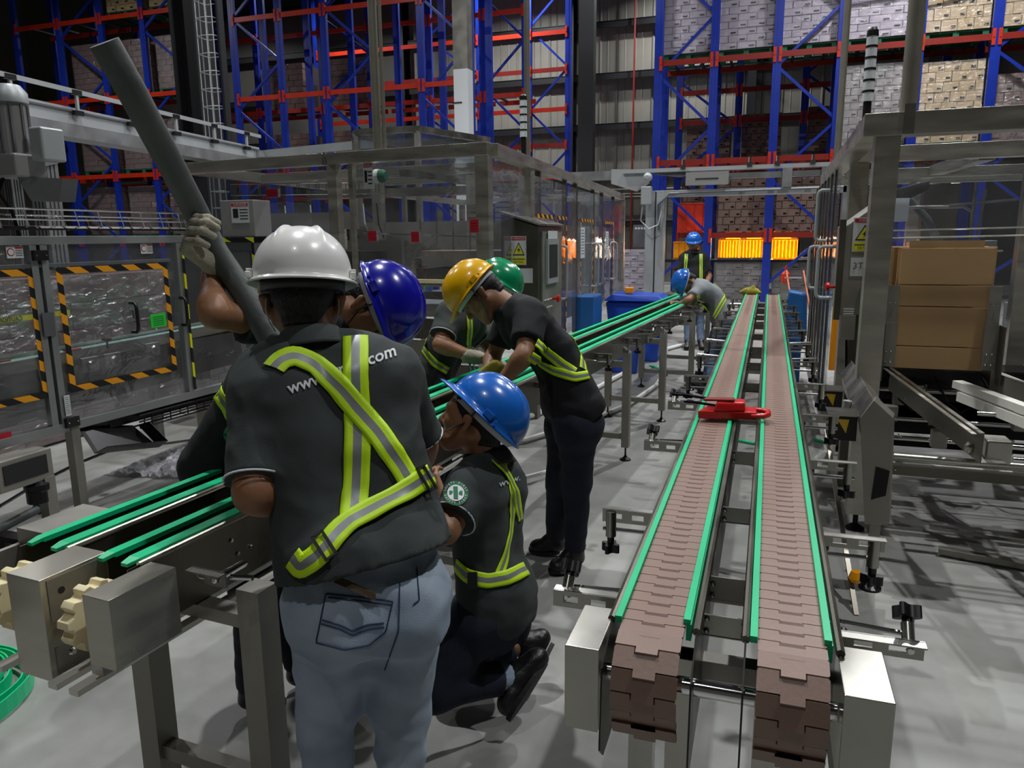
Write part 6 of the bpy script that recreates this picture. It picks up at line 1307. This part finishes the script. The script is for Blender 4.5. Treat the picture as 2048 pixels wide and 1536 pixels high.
# 5: kneeling man in the bright blue helmet
J=dict(root=(-0.892,2.239,0),head=(-0.876,2.186,1.036),f=tuple(-0.90*CR+0.22*CU-0.28*CB),u=tuple(0.26*CR+0.95*CU),neck=(-0.838,2.211,0.886),mid=(-0.834,2.189,0.669),pelvis=(-0.813,2.171,0.448),
 shL=(-0.847,2.068,0.838),shR=(-0.828,2.363,0.772),hipL=(-0.819,2.077,0.415),hipR=(-0.818,2.255,0.342),elL=(-0.861,1.92,0.767),wrL=(-1.032,1.961,0.831),elR=(-0.992,2.374,0.578),wrR=(-1.075,2.348,0.692),
 knL=(-0.927,1.936,0.226),knR=(-0.97,2.181,0.128),anL=(-0.728,2.145,0.183),anR=(-0.77,2.386,0.164),toeL=(-0.738,2.08,0.093),toeR=(-0.725,2.313,0.051),heelL=(-0.654,2.178,0.218),heelR=(-0.709,2.405,0.158),
 soleL=tuple(0.75*CR-0.45*CU+0.35*CB),soleR=tuple(0.8*CR-0.4*CU+0.2*CB),
 handL=((-1.032,1.961,0.831),(-0.9,0.2,0),(0,1,0),1,0.6),handR=((-1.075,2.348,0.692),(-0.5,0.3,0.6),(0,1,0),1,0.6))
C5=dict(h=0.009,hb=0.012,hh=0.005,shirt='shirt_grey',trousers='denim_dark',helmet='helmet_blue',girth=0.94,sleeve=0.70,fold=0.006,hem=-0.10,trim='trim_white',cuff=0.80,hscale=1.0,hc=np.array((-0.835,2.204,1.058)),hf=-0.70*CR+0.64*CU-0.2*CB,hu=0.68*CR+0.72*CU)
p5,s5,t5,k5=person('kneeling man in a bright blue helmet looking up under the conveyor',J,C5)
vd5=VD((-0.767,2.035,0.753))
strap(p5,s5,[(-0.732,2.038,0.97),(-0.703,2.034,0.904),(-0.691,2.023,0.83),(-0.692,2.004,0.742),(-0.705,1.985,0.668),(-0.717,1.972,0.624)],0.032,vd5)
strap(p5,s5,[(-0.736,1.984,0.978),(-0.716,2.035,0.926),(-0.699,2.078,0.85),(-0.698,2.111,0.748)],0.03,vd5,off=0.008)
strap(p5,s5,[(-0.819,1.894,0.679),(-0.788,1.898,0.644),(-0.732,1.914,0.629),(-0.692,1.978,0.617),(-0.687,2.133,0.576)],0.045,vd5,off=0.008)
B().box(on(s5,[(-0.77,1.902,0.636)],vd5,0.016)[0],(0.03,0.01,0.05),Matrix(np.array([CR,CB,CU]).T.tolist())).build('buckle','black_plastic',p5)
cloth_text(s5,p5,'www.',0.028,(-0.687,1.988,0.917),CR*0.9+CU*0.3,CU,vd5,'trim_white')
def badge(p,s,c,rad,vd,xd,yd):
    xd=unit(xd); yd=unit(yd); c=np.array(c)
    def disc(r0,m,off,n=28):
        P=[c]+[c+xd*r0*math.cos(2*math.pi*k/n)+yd*r0*math.sin(2*math.pi*k/n) for k in range(n)]; Q=on(s,P,vd,off); return npobj('badge',Q,[(0,k+1,(k+1)%n+1) for k in range(n)],m,p)
    disc(rad,'badge_green',0.003); disc(rad*0.66,'trim_white',0.0042)
    w=rad*0.17; L=rad*0.5
    for (a,b) in ((w,L),(L,w)): Q=on(s,[c-xd*a-yd*b,c+xd*a-yd*b,c+xd*a+yd*b,c-xd*a+yd*b],vd,0.0054); npobj('badge_cross',Q,[(0,1,2,3)],'badge_green',p)
    LP=[]; LF=[]; nb=0
    for txt,s0 in (('SAFETY FIRST',1),('SAFETY FIRST',-1)):
        for i,chh in enumerate(txt):
            if chh==' ': continue
            a=math.pi/2-s0*(i-(len(txt)-1)/2)*0.24 if s0>0 else -math.pi/2+(i-(len(txt)-1)/2)*0.24
            o=c+(xd*math.cos(a)+yd*math.sin(a))*rad*0.83; up_=(xd*math.cos(a)+yd*math.sin(a))*s0; rt_=xd*math.sin(a)*s0-yd*math.cos(a)*s0
            vs,fs=text_verts(chh,rad*0.27); LP+=[o+rt_*v[0]+up_*v[1] for v in vs]; LF+=[tuple(k+nb for k in f_) for f_ in fs]; nb+=len(vs)
    npobj('lettering',on(s,LP,vd,0.0048),LF,'trim_white',p,False)
badge(p5,s5,(-0.833,1.932,0.881),0.036,vd5,CR,CU)
badge(p2,s2,(-1.456,1.757,1.06),0.034,vd2,CR,CU)
# sock of the kneeling man
B().tube([J['anL'],tuple(np.array(J['anL'])*0.72+np.array(J['knL'])*0.28)],0.043,14).build('sock','denim_light',p5,smooth=True,label='pale grey sock')
# 6: bending man in grey shirt far along the conveyors
J=dict(root=(-0.498,7.803,0),head=(-0.811,8.336,1.109),f=tuple(-0.25*CR-0.95*CU),u=tuple(-0.95*CR+0.25*CU),neck=(-0.733,8.412,1.084),mid=(-0.561,8.5,0.972),pelvis=(-0.418,8.498,0.729),
 shL=(-0.721,8.67,1.012),shR=(-0.684,8.236,1.043),hipL=(-0.445,8.578,0.637),hipR=(-0.434,8.371,0.661),elL=(-0.848,8.587,0.822),wrL=(-0.946,8.46,0.886),elR=(-0.767,8.049,0.951),wrR=(-0.879,8.157,0.876),
 knL=(-0.531,8.476,0.285),knR=(-0.545,8.266,0.334),anL=(-0.556,7.982,0.1),anR=(-0.47,7.702,0.1),toeL=(-0.717,8.251,0.03),toeR=(-0.621,7.937,0.03),
 handL=((-0.946,8.46,0.886),(-1,0,0),(0,0,-1),1,0.4),handR=((-0.879,8.157,0.876),(-0.9,0,-0.3),(0,0,-1),1,0.4))
C6=dict(h=0.02,hb=0.02,hh=0.009,hg=0.009,shirt='shirt_light',trousers='denim_mid',helmet='helmet_blue',girth=1.08,sleeve=0.7,fold=0.005,hem=-0.1,strap=False)
p6,s6,t6,k6=person('man in grey shirt and blue helmet bending over the far end of the strips',J,C6)
vd6=VD((-0.569,8.275,0.936))
strap(p6,s6,[(-0.458,7.939,1.207),(-0.355,7.946,1.077),(-0.42,7.897,0.944),(-0.493,7.841,0.795)],0.05,vd6,n=16); strap(p6,s6,[(-0.664,7.83,1.021),(-0.633,7.814,0.896),(-0.556,7.823,0.811)],0.05,vd6,n=12)
# 7: standing man facing us in the distance
J=dict(root=(-0.981,11.311,0),head=(-1.113,12.079,1.487),f=(0.08,-1,-0.25),u=(0,-0.2,1),neck=(-1.106,12.052,1.343),mid=(-1.081,11.994,1.025),pelvis=(-1.064,11.934,0.706),
 shL=(-0.948,12.089,1.266),shR=(-1.255,11.986,1.269),hipL=(-0.986,11.941,0.614),hipR=(-1.133,11.892,0.616),elL=(-0.852,12.065,0.992),wrL=(-0.898,11.687,0.802),elR=(-1.321,11.907,0.997),wrR=(-1.183,11.591,0.805),
 knL=(-0.946,11.782,0.299),knR=(-1.12,11.723,0.301),anL=(-0.858,10.992,0.1),anR=(-1.036,10.946,0.1),toeL=(-0.825,10.882,0.03),toeR=(-1.049,10.822,0.03),
 handL=((-0.898,11.687,0.802),(-.6,-.4,-.6),(0,1,0),1,0.4),handR=((-1.183,11.591,0.805),(.6,-.4,-.6),(0,1,0),1,0.4))
C7=dict(h=0.022,hb=0.02,hh=0.009,hg=0.009,shirt='shirt_black',trousers='denim_mid',helmet='helmet_blue',girth=1.05,sleeve=0.75,fold=0.006,hem=-0.08,strap=False)
p7,s7,t7,k7=person('man in black polo and blue helmet standing under the gantry arch',J,C7)
vd7=VD((-1.084,12.005,1.085))
for x in (0,1): strap(p7,s7,[((-1.166,11.6,1.339),(-0.961,11.669,1.337))[x],((-1.171,11.565,1.178),(-0.952,11.639,1.176))[x],((-1.167,11.521,0.958),(-0.94,11.597,0.956))[x]],0.05,vd7,n=10)
# ---------------- loose things ----------------
B().tube([(-1.47,1.445,2.066),(-1.455,1.495,1.97),(-1.481,1.634,1.805),(-1.511,1.741,1.694),(-1.488,1.78,1.584),(-1.404,1.784,1.465),(-1.294,1.775,1.295),(-1.194,1.8,1.095)],0.0345,20).build('grey_tube','pvc_grey',None,True,label='long rough grey tube held up by the gloved hand',cat='tube')

# red tool lying across the left chain
dr=thing('tool_holder','red plastic tool holder with black wrenches lying across the left chain','tool',(-0.11,2.80,0.962))
zt=0.963
B().prism([(-0.215,2.73,zt),(-0.01,2.76,zt),(-0.015,2.85,zt+0.0),(-0.185,2.84,zt)],(0.0,0.0,0.03)).build('tray','red_plastic',dr,bevel=0.005)
B().prism([(-0.16,2.735,zt+.03),(-0.05,2.755,zt+.03),(-0.055,2.765,zt+.062),(-0.15,2.745,zt+.062)],(0,0.07,0)).build('upper_shell','red_plastic',dr,bevel=0.006)
b=B(); pts=[(-0.075,2.80,zt+.018),(-0.02,2.83,zt+.022)]; b.tube([(-0.03,2.76,zt+.014),(0.012,2.765,zt+.016),(0.028,2.785,zt+.018),(0.028,2.82,zt+.02),(0.010,2.84,zt+.02),(-0.03,2.845,zt+.02)],0.010,10); b.build('loop_handle','red_plastic',dr,smooth=True)
B().prism([(-0.20,2.75,zt+.062),(-0.09,2.76,zt+.064),(-0.09,2.80,zt+.064),(-0.19,2.79,zt+.062)],(0,0,0.008)).build('clip','red_paint',dr,bevel=0.002)
def wrench(x0,y0,x1,y1,z,s,nm):
    a=Vector((x0,y0,z)); b_=Vector((x1,y1,z)); t=(b_-a).normalized(); n=Vector((-t.y,t.x,0)); L=(b_-a).length
    P=lambda u,v: a+t*u*s+n*v*s
    sh=[P(0,.011),P(.012,.024),P(.030,.022),P(.045,.009),(b_+n*.006),(b_-n*.006),P(.045,-.009),P(.030,-.022),P(.010,-.024),P(-.004,-.015),P(.014,-.009),P(.020,.0),P(.014,.008)]
    b=B(); k=len(sh); v=[tuple(p) for p in sh]+[tuple(p+Vector((0,0,.007))) for p in sh]; b.v=v
    tri=[(0,1,12),(1,2,11,12),(2,3,11),(3,4,5,6,11),(6,7,11),(7,8,10,11),(8,9,10)]; b.f=[tuple(reversed(f)) for f in tri]+[tuple(i+k for i in f) for f in tri]+[(i,(i+1)%k,k+(i+1)%k,k+i) for i in range(k)]; b.m=[0]*len(b.f)
    return b.build(nm,'tool_black',dr)
wrench(-0.318,2.895,-0.12,2.80,zt+.052,1.0,'wrench'); wrench(-0.27,2.85,-0.12,2.785,zt+.034,0.7,'wrench')
# gloves at the end of the chains
s=SDF(0.02); c=np.array((-0.17,8.95,0.975)); s.cap(c+[-.07,0,0],c+[.05,0,.01],.035,.04); s.cap(c+[.03,0,.02],c+[.10,-.03,0],.022,.018); s.cap(c+[-.05,0,.03],c+[-.11,-.02,.0],.02,.018); s.cap(c+[0,0,.03],c+[.02,0,.06],.03,.02); s.fold=lambda P:0.006*noise3(P,60,2)
gt=thing('work_gloves','crumpled yellow work gloves lying on the far end of the left chain','gloves',tuple(c)); a,b=s.mesh(0.012); npobj('glove','x' and a,b,'glove_yellow',gt); B().bb(-0.25,-0.07,8.93,9.03,0.90,0.944).build('end_cap','tool_black',cc)
# blue bins behind the far end of the strip conveyor
bn=thing('waste_bin','blue plastic bin with a yellow cap behind the strip conveyor','bin',(-1.5,9.9,0))
B().prism([(-1.9,9.7,0.0),(-1.3,9.7,0.0),(-1.22,9.65,0.78),(-1.98,9.65,0.78)],(0,0.5,0)).build('tub','blue_bin',bn,bevel=.02); B().prism([(-2.0,9.6,0.79),(-1.2,9.6,0.79),(-1.3,9.63,0.86),(-1.9,9.63,0.88)],(0,0.6,0)).build('lid','blue_bin',bn,bevel=.01); B().bb(-1.74,-1.64,9.7,9.8,0.885,0.96).build('yellow_cap','crate_yellow',bn,bevel=.01)
b2=thing('motor_cover','deep blue box cover at the foot of the clear doors','cover',(-2.15,9.0,0.5)); B().bb(-2.15,-1.93,8.7,9.2,0.45,0.92).build('housing','machine_blue',b2,bevel=.02); B().bb(-2.1,-1.98,8.8,9.1,0.0,0.45).build('stand','machine_blue',b2)
b3=thing('waste_bin','plain blue bin standing among the conveyor legs','bin',(-1.5,8.9,0)); B().prism([(-1.72,8.8,0.0),(-1.42,8.8,0.0),(-1.38,8.78,0.5),(-1.76,8.78,0.5)],(0,0.35,0)).build('tub','blue_bin',b3,bevel=.015)
# white hoses looping on the floor
B().tube([(-2.2,5.1,.03),(-1.76,5.5,.03),(-1.45,6.2,.03),(-1.2,7.0,.03),(-1.08,8.0,.03),(-1.09,8.82,.03),(-1.2,9.6,.03),(-1.3,10.6,.03)],0.022,8).build('white_hose','cable_white',None,True,label='white hose curving on the floor between the conveyor legs',cat='hose')
B().tube([(-2.3,5.8,.03),(-1.95,6.3,.03),(-1.7,7.4,.03),(-1.55,8.6,.03),(-1.45,10.3,.03),(-1.17,11.1,.03),(-0.9,11.4,.03)],0.026,8).build('white_hose','cable_white',None,True,label='second white hose running towards the standing man',cat='hose')
B().tube([(-1.95,4.4,.03),(-1.65,4.6,.06),(-1.45,4.55,.05),(-1.25,4.9,.04),(-1.3,5.4,.03)],0.016,8).build('white_strap','cable_white',None,True,label='white strap on the floor behind the kneeling man',cat='strap')
# green offcuts
for i,(a_,b_,l) in enumerate([((-0.17,6.05,.012),(-0.03,5.98,.012),'short green offcut on the floor between the chains'),((-0.20,5.6,.012),(0.02,5.35,.012),'longer green offcut below the chain gap'),((0.42,6.25,.012),(0.66,6.02,.012),'green offcut on the floor right of the chains, upper one'),((0.48,5.6,.012),(0.72,5.4,.012),'green offcut beside the guard panel, lower one'),((-1.35,9.4,.012),(-1.15,9.1,.012),'small green offcut near the blue bin')]):
    B().bar(a_,b_,0.03,0.012).build('green_offcut','green_strip',None,label=l,cat='offcut')
# coil of green strip, lower left corner
co=thing('strip_coil','coil of green plastic strip at the lower left edge','coil',(-2.72,1.62,0.0))
for k,(r,zz,t_) in enumerate(((0.30,0.0,0.06),(0.275,0.01,0.05),(0.235,0.03,0.05),(0.20,0.02,0.045),(0.16,0.03,0.04),(0.22,0.055,0.03))):
    pts=[(-2.72+r*math.cos(a*2*math.pi/40)*1.0,1.60+r*math.sin(a*2*math.pi/40),0.035+zz+0.006*math.sin(a*0.7+k)) for a in range(39+(k%2))]
    b=B(); vs=[];n=len(pts)
    for p in pts:
        q=Vector((p[0]+2.72,p[1]-1.60,0)).normalized()
        for (o,z) in ((0,-.5),(0.005,-.5),(0.005,.5),(0,.5)): vs.append(Vector(p)+q*o+Vector((0,0,z*t_)))
    b.add(vs,[(i*4+j,i*4+(j+1)%4,(i+1)*4+(j+1)%4,(i+1)*4+j) for i in range(n-1) for j in range(4)]); b.build('strip_loop','green_strip',co)
# crumpled clear film on the floor
rnd=random.Random(3); b=B(); nx,ny=64,44; vs=[]
for j in range(ny+1):
    for i in range(nx+1):
        u=i/nx; v=j/ny; w=min(u,1-u,v,1-v); x=-4.35+u*0.95+v*0.0; y=3.85+v*0.75+u*0.15; env=max(0,1-((u-0.6)/.55)**2)*max(0,1-((v-.5)/.55)**2)*(0.5+0.5*min(1,u*1.6))
        vs.append((x+rnd.uniform(-.012,.012),y+rnd.uniform(-.012,.012),0.006+env*0.13*abs(math.sin(u*17+v*5)*math.cos(v*13-u*4))+rnd.uniform(0,.04)*(env>0.02)))
b.add(vs,[(j*(nx+1)+i,j*(nx+1)+i+1,(j+1)*(nx+1)+i+1,(j+1)*(nx+1)+i) for j in range(ny) for i in range(nx)]); b.build('plastic_film','film_loose',None,label='crumpled clear plastic film heaped on the floor at the left',cat='plastic film')
B().tube([(-4.9,2.4,.012),(-4.44,3.17,.012),(-4.62,3.57,.012),(-4.75,4.0,.012),(-4.8,4.32,.012),(-4.36,4.84,.012),(-4.2,5.4,.012)],0.008,6).build('floor_cable','tool_black',None,True,label='black cable trailing on the floor below the left guard',cat='cable')
# silver track laid on the floor and loose pipe
tk=thing('floor_track','pair of silver rails laid on the floor left of the strip conveyor','track',(-3.5,3.2,0))
for o in (0,0.07,0.12): B().bar((-3.74+o,2.3,.012),(-3.36+o,4.4,.012),0.018,0.022).build('rail','alu_light',tk)
B().bar((-3.6,2.2,.03),(-3.78,2.95,.22),0.045,0.045).build('x','pvc_grey',None,label='x',cat='pipe') if False else None
lp=thing('loose_pipe','grey pipe with a coupling lying at the left edge','pipe',(-3.75,2.8,0.1))
B().cyl((-3.66,2.2,.13),(-3.78,2.93,.16),0.024,12).build('tube','pvc_grey',lp,smooth=True); B().cyl((-3.775,2.90,.159),(-3.79,2.99,.163),0.033,12).build('coupling','pvc_grey',lp,smooth=True); B().bb(-3.82,-3.68,2.55,2.62,0.0,0.105).build('prop_block','tool_black',lp)
t=thing('cable_reel','ring of black cable hanging at the left edge under the guard','cable',(-3.9,2.62,0.2))
for r in (0.12,0.105,0.09): B().tube([(-3.86,2.60+r*math.cos(a*math.pi/12),0.24+r*math.sin(a*math.pi/12)*1.4) for a in range(25)],0.007,5).build('loop','tool_black',t)
# orange ladder far right
ld=thing('step_ladder','orange ladder leaning beyond the right chain','ladder',(0.5,12.5,0))
for x in (0.35,0.6): B().bar((x+0.12,11.6,0.0),(x-0.08,12.6,1.05),0.02,0.04).build('stile','ladder_orange',ld)
for k in range(4): z=0.2+k*0.25; B().bar((0.43-z*.19,11.6+z*.95,z),(0.68-z*.19,11.6+z*.95,z),0.06,0.02).build('rung','alu_light',ld)
sp=thing('spray_bottle','orange-capped bottle standing near the ladder top','bottle',(0.28,12.6,0.0)); B().lathe([(0.06,0.86),(0.07,0.9),(0.07,1.0),(0.02,1.05),(0.02,1.12)],(0.27,12.75,0),n=12).build('flask','crate_orange',sp,smooth=True); B().bb(0.2,0.34,12.7,12.8,0,.86).build('stand','steel_matte',sp)
B().bb(-0.36,-0.30,12.0,13.2,0,0.06).build('x','paper',None) if False else None
